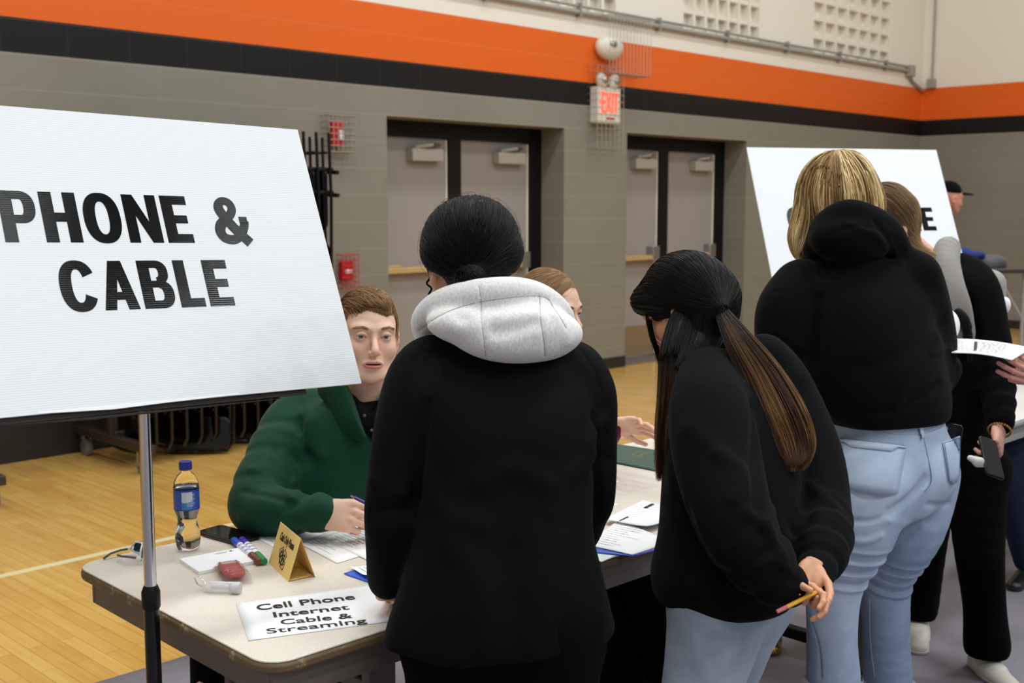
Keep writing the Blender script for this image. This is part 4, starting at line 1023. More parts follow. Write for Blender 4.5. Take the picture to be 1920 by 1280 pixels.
# ================================================================== heads and hands
def face_frame(phi, pitch=0, roll=0):
    """phi: facing direction in degrees (0 away from the photo's viewpoint, 90 to the right, 180 towards it); pitch>0 looks down; roll>0 tips to the wearer's right"""
    p = math.radians(phi); F0 = np.array([math.sin(p), math.cos(p), 0]); R0 = np.array([math.cos(p), -math.sin(p), 0]); U0 = np.array([0, 0, 1.])
    a = math.radians(pitch); F1 = F0*math.cos(a)-U0*math.sin(a); U1 = U0*math.cos(a)+F0*math.sin(a)
    b = math.radians(roll); R2 = R0*math.cos(b)-U1*math.sin(b); U2 = U1*math.cos(b)+R0*math.sin(b); return np.array([R2, F1, U2]).T      # columns: right, front, up
def local(fn, c, R, s=1.0):
    c = np.array(c, f32); R_ = np.array(R, f32)
    return lambda P: fn(((P-c) @ R_)/s)*s
def head_solid(male=True, mouth=0.0, face=True, jaw=1.0, nose=1.0, lids=True):
    """head in its own frame: x right, y front, z up, origin at eye level mid head"""
    S_ = Solid(); 
    S_.u(ell((0, -.016, .034), (.0745, .094, .086)), .01).u(ell((0, .028, .022), (.066, .064, .078)), .02)
    S_.u(ell((0, .022, -.045), (.054*jaw+.004, .058, .066)), .025)
    for s in (-1, 1):
        S_.u(ell((s*.040, .046, -.030), (.026, .034, .026)), .02); S_.u(cap((s*.058*jaw, -.002, -.050), (s*.028*jaw, .056, -.096), .017, .016), .022)
        S_.u(ell((s*.058, .0, -.01), (.016, .03, .04)), .02)
    S_.u(ell((0, .068, -.100), (.023*jaw, .016, .017)), .018).u(ell((0, .058, -.068), (.030, .030, .026)), .018)
    if not face: S_.u(ell((0, .08, -.03), (.012, .03, .02)), .012)
    else:
        S_.u(chain([(-.050, .068, .022), (-.030, .0835, .0235), (0, .084, .018), (.030, .0835, .0235), (.050, .068, .022)], [.006, .0085, .0075, .0085, .006], 3), .014)
        for s in (-1, 1): S_.sub(ell((s*.0325, .104, .0015), (.0185, .021, .0115)), .016)
        for s in (-1, 1): S_.sub(ell((s*.013, .098, .000), (.008, .012, .012)), .010)
        S_.u(chain([(0, .082, .012), (0, .092, -.006), (0, .1035, -.024), (0, .1085*nose, -.036)], [.0060, .0058, .0068, .0088], 3), .010)
        for s in (-1, 1):
            S_.u(ell((s*.0105, .0975, -.040), (.0066, .0100, .0070)), .006); S_.sub(ell((s*.0065, .1055, -.0475), (.0034, .0062, .0030)), .003)
        S_.u(cap((0, .090, -.045), (0, .093, -.052), .005, .006), .008).sub(cap((0, .098, -.047), (0, .096, -.056), .0012, .0018), .004)
        o = mouth
        S_.u(chain([(-.0245, .0805, -.0675), (-.013, .0885, -.0640), (-.005, .0915, -.0618), (0, .0912, -.0632), (.005, .0915, -.0618), (.013, .0885, -.0640), (.0245, .0805, -.0675)], [.0022, .0040, .0046, .0044, .0046, .0040, .0022], 3), .0035)
        S_.u(chain([(-.0235, .0800, -.0685), (-.011, .0885, -.0738-o), (0, .0905, -.0752-o), (.011, .0885, -.0738-o), (.0235, .0800, -.0685)], [.0020, .0048, .0056, .0048, .0020], 3), .0035)
        S_.sub(ell((0, .0905, -.0686-o*.45), (.0205, .0125, .0011+o*.6)), .0014)
        S_.sub(chain([(-.014, .092, -.0855), (0, .0935, -.0865), (.014, .092, -.0855)], [.003, .004, .003], 2), .008)
        for s in (-1, 1):                                                                        # lids round the eyeball, opened as an almond
            S_.u(ell((s*.0325, .0745, .0005), (.0138, .0138, .0132)), .0055)
            ce = np.array([s*.0325, .0745, 0])
            def almond(P, ce=ce, s=s):
                q = P-ce.astype(f32); x = q[:, 0]*s; z = q[:, 2]-.0006-.06*x
                top = .0064*np.sqrt(np.clip(1-(x/.0132)**2, 0, 1)); bot = -.0044*np.sqrt(np.clip(1-(x/.0132)**2, 0, 1))
                d = np.maximum(np.maximum(z-top, bot-z), np.abs(x)-.0132); return np.maximum(d, -(q[:, 1]-.006))
            S_.sub(almond, .0008)
            S_.u(chain([(s*.0190, .0850, .0035), (s*.0260, .0886, .0088), (s*.0340, .0886, .0096), (s*.0440, .0840, .0060)], [.0010, .0018, .0018, .0012], 3), .004)
    for s in (-1, 1):                                                                            # ears
        Re = rotz(-s*.35) @ rotx(-.18)
        S_.u(ell((s*.079, -.010, -.012), (.0085, .0165, .031), Re), .006).u(ell((s*.076, -.006, -.034), (.007, .009, .011)), .006)
        S_.sub(ell((s*.086, -.007, -.010), (.0065, .0095, .019), Re), .004)
        S_.u(cap((s*.082, .002, -.008), (s*.083, .002, -.016), .003, .003), .003)
    return S_
def head_colors(skin, lip, male=True, blush=.12, mouth_open=0.0):
    sk = np.array(skin[:3]); lp = np.array(lip[:3])
    def f(Q, V=None):
        c = np.tile(sk, (len(Q), 1)); g = lambda cx, cy, cz, rx, ry, rz: np.exp(-(((Q[:, 0]-cx)/rx)**2+((Q[:, 1]-cy)/ry)**2+((Q[:, 2]-cz)/rz)**2))
        red = sum(g(s*.044, .07, -.034, .030, .06, .030) for s in (-1, 1))*blush*1.0+g(0, .108, -.036, .014, .02, .014)*blush*1.2+sum(g(s*.08, -.01, -.012, .02, .03, .04) for s in (-1, 1))*blush*1.6
        c = c*(1-red[:, None]*np.array([.05, .75, .75]))
        u = np.abs(Q[:, 0])/.0245; 
        bow = np.clip(np.sqrt(np.clip(1-u**2, 0, 1)), 0, 1)
        lipm = ((Q[:, 2] < -.0668+.0052*bow-.0012*np.exp(-(Q[:, 0]/.003)**2)) & (Q[:, 2] > -.0696-.0098*bow-mouth_open) & (u < 1) & (Q[:, 1] > .074)).astype(float)
        c = c*(1-lipm[:, None])+lp*lipm[:, None]
        ins = ((np.abs(Q[:, 2]+.0686+mouth_open*.45) < .0014+mouth_open*.6) & (Q[:, 1] < .0875) & (Q[:, 1] > .07) & (u < .85)); c[ins] = np.array([.05, .014, .012])
        eye = sum(g(s*.0325, .086, -.001, .018, .012, .013) for s in (-1, 1)); c = c*(1-.22*eye[:, None]*np.array([.5, 1, 1]))
        if male:
            br = g(0, .085, -.093, .04, .04, .025)*.05; c = c*(1-br[:, None])
        return c
    return f
def eye_mat(name, col):
    t = NT(name); tc = t.n('ShaderNodeTexCoord'); sp = t.n('ShaderNodeSeparateXYZ'); t.l(tc.outputs['Object'], sp.inputs[0])
    r = t.math('SQRT', t.math('ADD', t.math('POWER', sp.outputs['X'], 2), t.math('POWER', sp.outputs['Z'], 2)))
    t.l(t.ramp(t.math('MULTIPLY', r, 60), [(0, srgb(8, 8, 10)), (.135, col), (.335, tuple(v*.5 for v in col[:3])+(1,)), (.38, srgb(226, 220, 214))], 'CONSTANT'), t.b.inputs['Base Color'])
    t.setb(Roughness=.08); t.b.inputs['Specular IOR Level'].default_value = .6; return t.m
def add_head(person, parts, colors, c, R, s, skin, lip, vox, neck=None, male=True, mouth=0.0, face=True, jaw=1.0, nose=1.0, eyes=None, gaze=(0, 0), brow=None, neck_r=.050, blush=.12):
    """appends a head (+neck down to neck point) mesh; eyes and brows become children of the person"""
    S_ = Solid().u(local(head_solid(male, mouth, face, jaw, nose), c, R, s), .01)
    if neck is not None:
        c_ = np.array(c); top = c_+R @ np.array([0, -.022, -.055])*s; mid = (top+np.array(neck))/2+R @ np.array([0, .0, 0])
        S_.u(chain([top, mid, neck], [neck_r*.98*s, neck_r*s, neck_r*1.12*s], 3), .022)
    lo, hi = bbox_of([np.array(c)+R @ np.array(v)*s for v in ((.1, .13, .14), (-.1, -.13, .14), (.1, .13, -.12), (-.1, -.13, -.12), (-.1, .13, .14), (.1, -.13, .14))]+([np.array(neck)] if neck is not None else []), .02)
    if neck is not None: lo[2] = min(lo[2], neck[2]-.07)
    V, F = S_.mesh(lo, hi, vox); Q = ((V-np.array(c)) @ R)/s; col = head_colors(skin, lip, male, blush, mouth)(Q)
    parts.append((V, F)); colors.append(col)
    if eyes is not None:
        for sd in (-1, 1):
            cc = np.array(c)+R @ np.array([sd*.0325, .0745, .0005])*s; n = 24; B = MB().ball((0, 0, 0), .0122*s, n)
            o = mesh_np('eye', np.array(B.V), B.F, eyes, person, True, local=True)
            gz = rotz(math.radians(gaze[0])) @ rotx(math.radians(gaze[1])); Rw = KM.T @ R @ gz        # eye frame in world
            pl, pR = parent_matrix(person); o.location = (k2w(cc)-pl) @ pR; o.rotation_euler = Matrix((pR.T @ Rw).tolist()).to_euler()
    if brow is not None:
        rg = np.random.default_rng(5)
        for sd in (-1, 1):
            n = 300; u = rg.random(n); x = sd*(.016+.034*u); z = .0205+.0075*np.sin(u*2.2)-.004*u+rg.normal(size=n)*.0022*(1-.5*u); y = np.full(n, .11)
            P = np.stack([x, y, z], 1); hs = head_solid(male, mouth, face, jaw, nose)
            for _ in range(8): P[:, 1] -= hs(P.astype(f32))*.8
            D = np.stack([np.full(n, sd*.9), np.full(n, .0), .35-.6*u], 1); L_ = .007
            paths = np.stack([P+D*L_*k/3+np.array([0, .0012, 0]) for k in range(4)], 1)
            paths[..., 1] = paths[..., 1]-np.abs(paths[..., 0]-x[:, None])*.45
            V2, F2 = strand_mesh(paths, .00032); V2 = np.array(c)+(V2*s) @ R.T
            cc = np.array(brow[:3])*rg.uniform(.8, 1.2, n)[:, None]; solid_obj('eyebrow', [(V2, F2)], M['hair'], person, lambda V, cc=cc: np.repeat(cc, len(V)//len(cc), 0))
    return S_
FL = {'index': (.0275, .088, .041, .024, .020), 'middle': (.0085, .092, .045, .028, .021), 'ring': (-.011, .088, .041, .026, .020), 'little': (-.0285, .078, .032, .019, .018)}
def hand_solid(curl, spread=(4, 0, -4, -10), thumb=(35, 20, 20, 25), scale=1.0, flip=1):
    """hand frame: x towards the thumb side, y along the fingers, z out of the back of the hand.
    curl: per finger three bend angles (degrees); thumb: (out angle, down angle, bend, bend)"""
    S_ = Solid()
    S_.u(loft([((0, -.02, 0), .026, .018, .018), ((0, .0, 0), .0265, .017, .017), ((.001, .03, -.001), .034, .0135, .0165), ((0, .065, 0), .040, .0125, .014), ((-.001, .090, 0), .040, .0105, .0105)], (1, 0, 0), 2.4, .008), .01)
    S_.u(ell((.022, .030, -.010), (.016, .030, .013)), .010).u(ell((-.024, .028, -.009), (.012, .032, .011)), .010)
    for k, nm in enumerate(('index', 'middle', 'ring', 'little')):
        x, y, l1, l2, l3 = FL[nm]; p = np.array([x, y, 0.0]); a = 0; sp = math.radians(spread[k]); pts = [p]; 
        for j, L_ in enumerate((l1, l2, l3)):
            a += math.radians(curl[k][j]); d = np.array([math.sin(sp)*math.cos(a), math.cos(sp)*math.cos(a), -math.sin(a)]); p = p+d*L_; pts.append(p)
        r0 = .0088 if k < 3 else .0078
        S_.u(cap(pts[0]-np.array([0, .018, 0.001]), pts[0], r0*.9, r0*1.08), .007)
        for j in range(3): S_.u(cap(pts[j], pts[j+1], r0*(1.04-.09*j), r0*(.97-.10*j)), .0022 if j else .005)
        for j in (1, 2): S_.u(ell(pts[j], [r0*1.02*(1-.08*j)]*3), .003)
    ta, td, b1, b2 = [math.radians(v) for v in thumb]; p = np.array([.020, .012, -.006]); pts = [p]; ang = ta; dn = td
    for j, L_ in enumerate((.044, .034, .028)):
        d = np.array([math.sin(ang)*math.cos(dn), math.cos(ang)*math.cos(dn), -math.sin(dn)]); p = p+d*L_; pts.append(p); ang -= (b1, b2, 0)[j]
    for j in range(3): S_.u(cap(pts[j], pts[j+1], (.0150, .0105, .0098)[j], (.0108, .0098, .0080)[j]), .006 if j == 0 else .003)
    return S_
def hand_frame(wrist_to_fingers, back):
    y = unit(wrist_to_fingers); z = np.array(back, float); z = unit(z-y*(z @ y)); x = np.cross(y, z); return np.array([x, y, z]).T
def add_hand(parts, colors, wrist, R, curl, skin, side='right', spread=(4, 0, -4, -10), thumb=(35, 20, 20, 25), s=1.0, vox=.0017, forearm=None, fr=.027):
    """R columns: x, y fingers, z back; for a left hand the thumb side is mirrored"""
    hs = hand_solid(curl, spread, thumb); mir = 1 if side == 'thumb+' else -1
    fn = (lambda P: hs(P*np.array([mir, 1, 1], f32)))
    S_ = Solid().u(local(fn, wrist, R, s), .004)
    pts = [np.array(wrist)+R @ np.array(v)*s for v in ((.1, .19, .06), (-.1, .19, -.1), (.1, -.03, -.1), (-.1, -.03, .06), (.1, .19, -.1), (-.1, .19, .06))]
    if forearm is not None:
        S_.u(chain([wrist-(R[:, 1])*.005, (np.array(wrist)*.6+np.array(forearm)*.4), forearm], [.024*s, fr, fr*1.15], 2, flat=(R[:, 2], .82)), .014); pts.append(np.array(forearm))
    lo, hi = bbox_of(pts, .015 if forearm is None else .03); V, F = S_.mesh(lo, hi, vox)
    Q = ((V-np.array(wrist)) @ R)/s; c = np.tile(np.array(skin[:3]), (len(V), 1)); tip = np.clip((Q[:, 1]-.1)/.06, 0, 1)*.12; kn = np.exp(-((Q[:, 1]-.09)/.01)**2)*.08; c = c*(1-(tip+kn)[:, None]*np.array([.1, 1, 1])); parts.append((V, F)); colors.append(c)
def foot_solid(ankle, fdir, L_=.25, w=.045, h=.06):
    f = unit([fdir[0], fdir[1], 0]); r = np.array([f[1], -f[0], 0]); a = np.array(ankle, float); z0 = a[2]
    S_ = Solid(); heel = np.array([a[0], a[1], 0])-f*.055; toe = heel+f*L_
    S_.u(cap(heel+np.array([0, 0, .035]), heel+f*.1+np.array([0, 0, .035]), .034, .038), .02).u(cap(heel+f*.08+np.array([0, 0, .036]), toe-f*.045+np.array([0, 0, .024]), .040, .034, flat=((0, 0, 1), .75)), .02)
    S_.u(cap(heel+f*.05+np.array([0, 0, .05]), a, .034, .034), .02).cut(lambda P: .002-P[:, 2], .004)
    return S_, heel, toe
# ================================================================== people: shared builders
def vecK(*p): return np.array(K(*p))
def sec(y, xl, xr, d, bf, bb=None, dz=0):
    c = vecK((xl+xr)/2, y, d); c[2] += dz; return (c, (xr-xl)/2*d/2150.0, bf, bb if bb is not None else bf)
def facing(phi): p = math.radians(phi); return np.array([math.sin(p), math.cos(p), 0]), np.array([math.cos(p), -math.sin(p), 0])
def garment(person, name, S_, pts, pad, vox, m, colf=None, label=None):
    lo, hi = bbox_of(pts, pad); lo[2] = max(lo[2], -.01); V, F = S_.mesh(lo, hi, vox); o = solid_obj(name, [(V, F)], m, person, colf)
    if label: o['label'] = label
    return o, V, F
def seam(path, w=.0022, amp=.0022):
    """stitched seam seen from the photo side: a groove under a polyline given as room points; runs through the cloth thickness"""
    P_ = [np.array(p, float) for p in path]; S_ = [seg_dist(P_[i], P_[i+1]) for i in range(len(P_)-1)]
    def f(P):
        d = S_[0](P)[0]
        for s in S_[1:]: d = np.minimum(d, s(P)[0])
        return amp*np.exp(-(d/w)**2)
    return f
def on_solid(S_, px, py, d0=1.6, d1=4.5):
    """first point of a solid along the line of sight of a photo point"""
    d = np.linspace(d0, d1, 350); P = np.array([vecK(px, py, k) for k in d]); v = S_(P); i = np.argmax(v < 0)
    if v[i] >= 0: return None
    if i == 0: return P[0]
    a, b = d[i-1], d[i]
    for _ in range(9):
        m = (a+b)/2
        if S_(np.array([vecK(px, py, m)]))[0] < 0: b = m
        else: a = m
    return vecK(px, py, (a+b)/2)
def seams_on(S_, lines, w=.0022, amp=.0022, d0=1.6, d1=4.5):
    fs = []
    for ln in lines:
        L_ = cr(np.array(ln, float), 4) if len(ln) > 2 else np.linspace(ln[0], ln[1], 5); pts = [on_solid(S_, a, b, d0, d1) for a, b in L_]; pts = [p for p in pts if p is not None]
        if len(pts) > 1: fs.append(seam(pts, w, amp))
    for f in fs: S_.d(f)
    return S_
def folds_on(S_, items, d0=1.6, d1=4.5):
    """items: (polyline of photo points, amplitude, width): soft folds laid on the cloth"""
    out = []
    for ln, amp, w in items:
        pts = [on_solid(S_, a, b, d0, d1) for a, b in ln]; pts = [p for p in pts if p is not None]
        if len(pts) > 1: out.append(crease(pts, amp, w))
    for f in out: S_.d(f)
    return S_
def core(parts, colors, trunk, limbs, skin):
    """the body inside the clothes, one continuous surface"""
    S_ = Solid(); pts = []
    for a, b, ra, rb in trunk: S_.u(cap(a, b, ra, rb), .05); pts += [a, b]
    for ch, r in limbs: S_.u(chain(ch, r, 2), .03); pts += list(ch)
    lo, hi = bbox_of(pts, .16); lo[2] = max(lo[2], 0.0); V, F = S_.mesh(lo, hi, .014); parts.append((V, F)); colors.append(np.tile(np.array(skin[:3]), (len(V), 1)))
def finish_body(person, parts, colors):
    V, F = join(parts); o = mesh_np('body', k2w(V), F.astype(np.int32), M['skin'], person, True, np.concatenate(colors)); return o
def person(label, foot, rz=0): 
    return thing('person', label, 'person', tuple(k2w([foot[0], foot[1], 0])))
def lock(center, rad, n, a_dir, flat=.5, seed=0, frizz=.0015, steps=26, lenvar=.18, w=.0006, col=None, shell=.35):
    """a hank of long straight hair: centre line, half widths; a_dir: wide direction"""
    rg = np.random.default_rng(seed); C = cr([np.append(c, r) for c, r in zip(center, rad)], 10); L_ = len(C); t = np.gradient(C[:, :3], axis=0); t /= np.linalg.norm(t, axis=1, keepdims=True)
    a = np.array(a_dir, float); a = a-t*(t @ a)[:, None]; a /= np.linalg.norm(a, axis=1, keepdims=True); b = np.cross(t, a)
    th = rg.uniform(0, 2*math.pi, n); rho = np.sqrt(rg.uniform(shell, 1, n)); end = 1-lenvar*rg.random(n)**1.5; U = np.linspace(0, 1, steps)[None]*end[:, None]*(L_-1)
    g = lambda arr: np.stack([np.interp(U.ravel(), np.arange(L_), arr[:, k]).reshape(U.shape) for k in range(arr.shape[1])], -1)
    c, A_, B_ = g(C[:, :3]), g(a), g(b); r = np.interp(U.ravel(), np.arange(L_), C[:, 3]).reshape(U.shape)
    wob = np.cumsum(rg.normal(size=(n, steps))*frizz*.25, 1); wob2 = np.cumsum(rg.normal(size=(n, steps))*frizz*.2, 1)
    sm = lambda x: (x+np.roll(x, 1, 1)+np.roll(x, 2, 1))/3
    cl = np.sin(th*5+seed)*.08
    P = c+A_*((rho*np.cos(th))[:, None]*r*(1+cl[:, None])+sm(wob))[..., None]+B_*((rho*np.sin(th))[:, None]*r*flat+sm(wob2))[..., None]
    return P, th, rho, U/(L_-1)
def hair_obj(person, name, solids, strands, w=.00055):
    """solids: [(V,F,color fn)], strands: [(paths, per strand colour (n,3) or (n,m,3))]"""
    VV, FF, CC = [], [], []; b = 0
    for V, F, cf in solids:
        VV.append(V); FF.append(F+b); b += len(V); CC.append(cf(V) if callable(cf) else np.tile(np.array(cf[:3]), (len(V), 1)))
    for s in strands:
        paths, col = s[0], np.array(s[1]); ww = s[2] if len(s) > 2 else w
        V, F = strand_mesh(paths, ww); n, m, _ = paths.shape; VV.append(V); FF.append(F+b); b += len(V)
        if col.ndim == 2: col = np.repeat(col[:, None, :], m, 1)
        CC.append(np.repeat(col.reshape(n*m, 3), 3, 0))
    return mesh_np(name, k2w(np.concatenate(VV)), np.concatenate(FF).astype(np.int32), M['hair'], person, True, np.concatenate(CC))
def tint(base, n, rg, lo=.7, hi=1.3): return np.clip(np.array(base[:3])*rg.uniform(lo, hi, n)[:, None], 0, 1)
def shoes(person, L_, R_, m=None, length=.25, sole=None):
    for (ank, fd) in (L_, R_):
        S_, heel, toe = foot_solid(ank, fd, length); lo, hi = bbox_of([heel, toe, ank], .07); lo[2] = -.005; hi[2] = min(hi[2], ank[2]+.03); V, F = S_.mesh(lo, hi, .005); o = solid_obj('shoe', [(V, F)], m or M['shoe_black'], person)
        if sole:
            S2 = Solid().u(lambda P: S_(P)-.004).cut(lambda P: P[:, 2]-.022, .003); V, F = S2.mesh(lo-.01, hi+.01, .004); solid_obj('sole', [(V, F)], sole, o)

def stitch(parent, name, S_, lines, m, r=.0009, off=.0004, d0=1.6, d1=4.5):
    """sewn lines lying on the cloth, each a thin tube of its own"""
    for ln in lines:
        L_ = cr(np.array(ln, float), 8) if len(ln) > 2 else np.linspace(ln[0], ln[1], 10); pts = [on_solid(S_, a, b, d0, d1) for a, b in L_]; pts = [p for p in pts if p is not None]
        if len(pts) > 1:
            Q = np.array(pts); g = S_.grad(Q.astype(f32), .004); Q = Q+g*off; MB().tube([k2w(q) for q in Q], r, 5).build(name, m, parent, smooth=True, world=True)
# ================================================================== visitor in the black coat with the grey hood
def woman_coat():
    f, r = facing(-14); who = person('person in black coat with light grey hood, black hair tied low, standing at the table', vecK(940, 1270, 2.08)[:2])
    skin = srgb(196, 140, 108); parts, cols = [], []
    # coat
    S_ = Solid(); D = .12
    secs = [sec(1193, 712, 1170, 2.09, .15, .145), sec(1150, 724, 1157, 2.09, .15, .14), sec(1080, 748, 1138, 2.10, .145, .135), sec(1000, 768, 1119, 2.12, .135, .125), sec(900, 776, 1118, 2.15, .13, .115), sec(800, 770, 1122, 2.18, .13, .115), sec(730, 764, 1120, 2.21, .12, .11), sec(680, 785, 1095, 2.23, .10, .09), sec(650, 830, 1050, 2.25, .075, .07)]
    S_.u(loft(secs, r, 2.25, .018), .0)
    lsh, lel, lwr = vecK(786, 716, 2.22), vecK(733, 940, 2.13), vecK(728, 1085, 2.17)
    rsh, rel, rwr = vecK(1097, 735, 2.26), vecK(1109, 925, 2.26), vecK(1085, 1010, 2.46)
    S_.u(chain([vecK(812, 688, 2.23), lsh, vecK(755, 820, 2.17), lel, vecK(731, 1020, 2.13), lwr], [.045, .060, .058, .052, .047, .040], 5), .022)
    S_.u(chain([vecK(1068, 700, 2.25), rsh, vecK(1107, 820, 2.26), rel, vecK(1100, 965, 2.34), rwr], [.055, .060, .052, .047, .045, .040], 5), .022)
    S_.u(cap(vecK(815, 672, 2.24), vecK(1075, 682, 2.27), .040, .042), .045)
    # cut the cuff and hem flat
    S_.d(wavy(.0028, 14, 3, (1, 1, .6)))
    folds_on(S_, [(((905, 905), (960, 880), (1020, 905)), .007, .022), (((800, 900), (830, 960), (900, 985)), .006, .02), (((1110, 850), (1060, 900), (1040, 960)), .006, .02), (((840, 1010), (900, 1100), (910, 1200)), .007, .03), (((1040, 1010), (1010, 1100), (1000, 1210)), .007, .03), (((960, 1040), (955, 1120)), -.006, .03),
                  (((1128, 790), (1100, 830)), .006, .016), (((1140, 860), (1112, 880)), -.005, .014), (((700, 900), (760, 930)), .006, .015), (((700, 960), (770, 945)), -.006, .014), (((695, 1000), (770, 985)), .005, .014), (((800, 760), (790, 860), (782, 930)), -.010, .012), (((1112, 780), (1116, 880), (1118, 960)), -.008, .010), (((870, 700), (930, 760), (1040, 720)), -.004, .04)])
    seams_on(S_, [[(800, 640), (768, 700), (752, 780), (735, 900), (728, 1000)], [(1082, 650), (1112, 690), (1128, 740)], [(830, 670), (790, 655), (765, 640)]], .0035, .0035)
    cs_ = [[(800, 640), (768, 700), (752, 780), (735, 900), (728, 1000)], [(1082, 655), (1112, 700), (1128, 760)], [(850, 690), (812, 668), (780, 665)], [(1123, 740), (1132, 850), (1128, 960)]]
    coat, _, _ = garment(who, 'coat', S_, [s[0] for s in secs]+[lel, lwr, rel, rwr], .26, .0052, M['coat'])
    # hood
    H = Solid(); ro = face_frame(-14, 0, 4)
    H.u(ell(vecK(925, 610, 2.19), (.128, .088, .046), ro), .02).u(ell(vecK(960, 640, 2.165), (.098, .070, .042), ro), .025).u(ell(vecK(1030, 622, 2.19), (.062, .060, .040), ro), .025).u(ell(vecK(985, 612, 2.165), (.075, .072, .052), ro), .03)
    H.u(chain([vecK(806, 640, 2.38), vecK(795, 606, 2.29), vecK(828, 574, 2.21), vecK(890, 553, 2.165), vecK(960, 549, 2.165), vecK(1012, 562, 2.20), vecK(1048, 596, 2.28), vecK(1055, 635, 2.38)], [.024, .026, .029, .029, .029, .029, .030, .028], 5), .012)
    H.sub(ell(vecK(905, 520, 2.31), (.080, .080, .055)), .02)
    H.d(wavy(.0035, 16, 8))
    folds_on(H, [(((1005, 605), (960, 618), (930, 622)), -.006, .012), (((870, 598), (800, 618)), -.005, .012), (((1040, 590), (1065, 640)), .004, .012), (((930, 595), (1005, 590)), .004, .014)], 1.9, 2.6)
    seams_on(H, [[(898, 535), (902, 562), (903, 600), (908, 640), (911, 668)], [(1012, 556), (1014, 600), (1020, 640), (1022, 668)], [(784, 620), (832, 588), (900, 566), (1012, 555), (1040, 580), (1062, 615)]], .0034, .003, 1.9, 2.6)
    hs_ = [[(898, 535), (902, 562), (903, 600), (908, 640), (911, 668)], [(1012, 556), (1014, 600), (1020, 640), (1022, 668)], [(784, 620), (832, 588), (900, 566), (1012, 555), (1040, 580), (1062, 615)]]
    hood, _, _ = garment(who, 'hood', H, [vecK(780, 540, 2.2), vecK(1080, 690, 2.2), vecK(930, 560, 2.40)], .16, .003, M['hood_grey'])
    stitch(hood, 'seam', H, hs_, mat('hood_seam', srgb(150, 148, 146), .9), .0008, .0, 1.9, 2.6)
    # head
    c = vecK(881, 500, 2.30); R = face_frame(-13, 14, 2)
    add_head(who, parts, cols, c, R, .95, skin, srgb(150, 90, 80), .003, neck=vecK(900, 600, 2.27), male=False, face=True)
    # hair, drawn back into a low knot
    C = Solid(); cap_ = Solid().u(ell((0, -.020, .042), (.1005, .116, .101)), .02).u(ell((0, -.035, .022), (.101, .085, .050)), .02).sub(ell((0, .115, -.03), (.085, .080, .100)), .012).cut(lambda P: -.010-P[:, 2]+.35*P[:, 1], .014)
    C.u(local(Solid().u(cap_, 0).u(ell((0, -.058, -.018), (.062, .050, .062)), .018), c, R, .95), .01)
    bun = vecK(882, 522, 2.19); C.u(ell(bun, (.030, .026, .026)), .012).u(cap(bun, vecK(885, 560, 2.20), .022, .026), .010)
    C.d(wavy(.0022, 22, 2))
    V, F = C.mesh(*bbox_of([c], .17), .0035); hl = lambda n, s: tint(srgb(14, 12, 12), n, np.random.default_rng(s), .5, 1.5)
    roots = scatter(V, F, 1700, 3); tgt = bun.astype(f32)
    def dirf(P, i): d = tgt-P; return d/(np.linalg.norm(d, axis=1, keepdims=True)+1e-6)+np.array([0, 0, .15])
    pa = comb(C, roots, dirf, 16, .009, np.random.default_rng(1).uniform(0, .0022, len(roots)), .06, 2)
    fz = scatter(V, F, 240, 9, lambda P: P[:, 2] > c[2]+.01); fd = comb(C, fz, dirf, 7, .008, np.linspace(0, .009, 240), .35, 4)
    cu = cr([vecK(800, 502, 2.30), vecK(806, 520, 2.28), vecK(800, 532, 2.28), vecK(809, 541, 2.28), vecK(804, 552, 2.28), vecK(807, 560, 2.28)], 6); curl = np.stack([cu+np.array([dx, 0, dz]) for dx, dz in ((0, 0), (.0012, 0), (-.001, .001), (.0005, -.001), (0, .002))])
    hair_obj(who, 'hair', [(V, F, srgb(12, 11, 11))], [(pa, hl(len(pa), 1)), (fd, hl(len(fd), 2), .0003), (curl, hl(5, 3), .0011)])
    # left hand resting on the table under the cuff, right hand ahead of her
    hR = hand_frame((.15, .72, -.25), (.1, .3, 1)); add_hand(parts, cols, lwr+np.array([0, .02, -.035]), hR, ((25, 25, 10),)*4, skin, 'thumb+', s=.9, vox=.0026)
    hR = hand_frame((-.2, .9, -.3), (0, .3, 1)); add_hand(parts, cols, rwr+np.array([0, .03, -.03]), hR, ((20, 20, 10),)*4, skin, 'thumb-', s=.9, vox=.0026)
    hip = vecK(940, 1150, 2.09); ch = vecK(930, 760, 2.24)
    la, ra = np.array([-.125, 2.05, .09]), np.array([.085, 2.06, .09]); lk, rk = np.array([-.115, 2.06, .47]), np.array([.075, 2.06, .47])
    lh, rh = hip+np.array([-.085, 0, -.02]), hip+np.array([.085, 0, -.02])
    core(parts, cols, [(hip, ch, .09, .06), (ch, vecK(905, 610, 2.28), .05, .045)], [([lh, lk, la], [.075, .05, .035]), ([rh, rk, ra], [.075, .05, .035]), ([lsh, lel, lwr+np.array([0, .02, -.03])], [.045, .035, .024]), ([rsh, rel, rwr+np.array([0, .03, -.03])], [.045, .035, .024])], skin)
    T = Solid().u(chain([lh, lk, la+np.array([0, 0, .02])], [.105, .072, .055], 4), .02).u(chain([rh, rk, ra+np.array([0, 0, .02])], [.105, .072, .055], 4), .03).u(cap(lh, rh, .11, .11), .03).d(wavy(.003, 12, 5)).cut(lambda P: .05-P[:, 2], .004)
    garment(who, 'trousers', T, [lh, rh, lk, rk, la, ra], .13, .009, M['black_pants'])
    shoes(who, (la, (-.15, 1)), (ra, (.1, 1)))
    finish_body(who, parts, cols)
woman_coat()
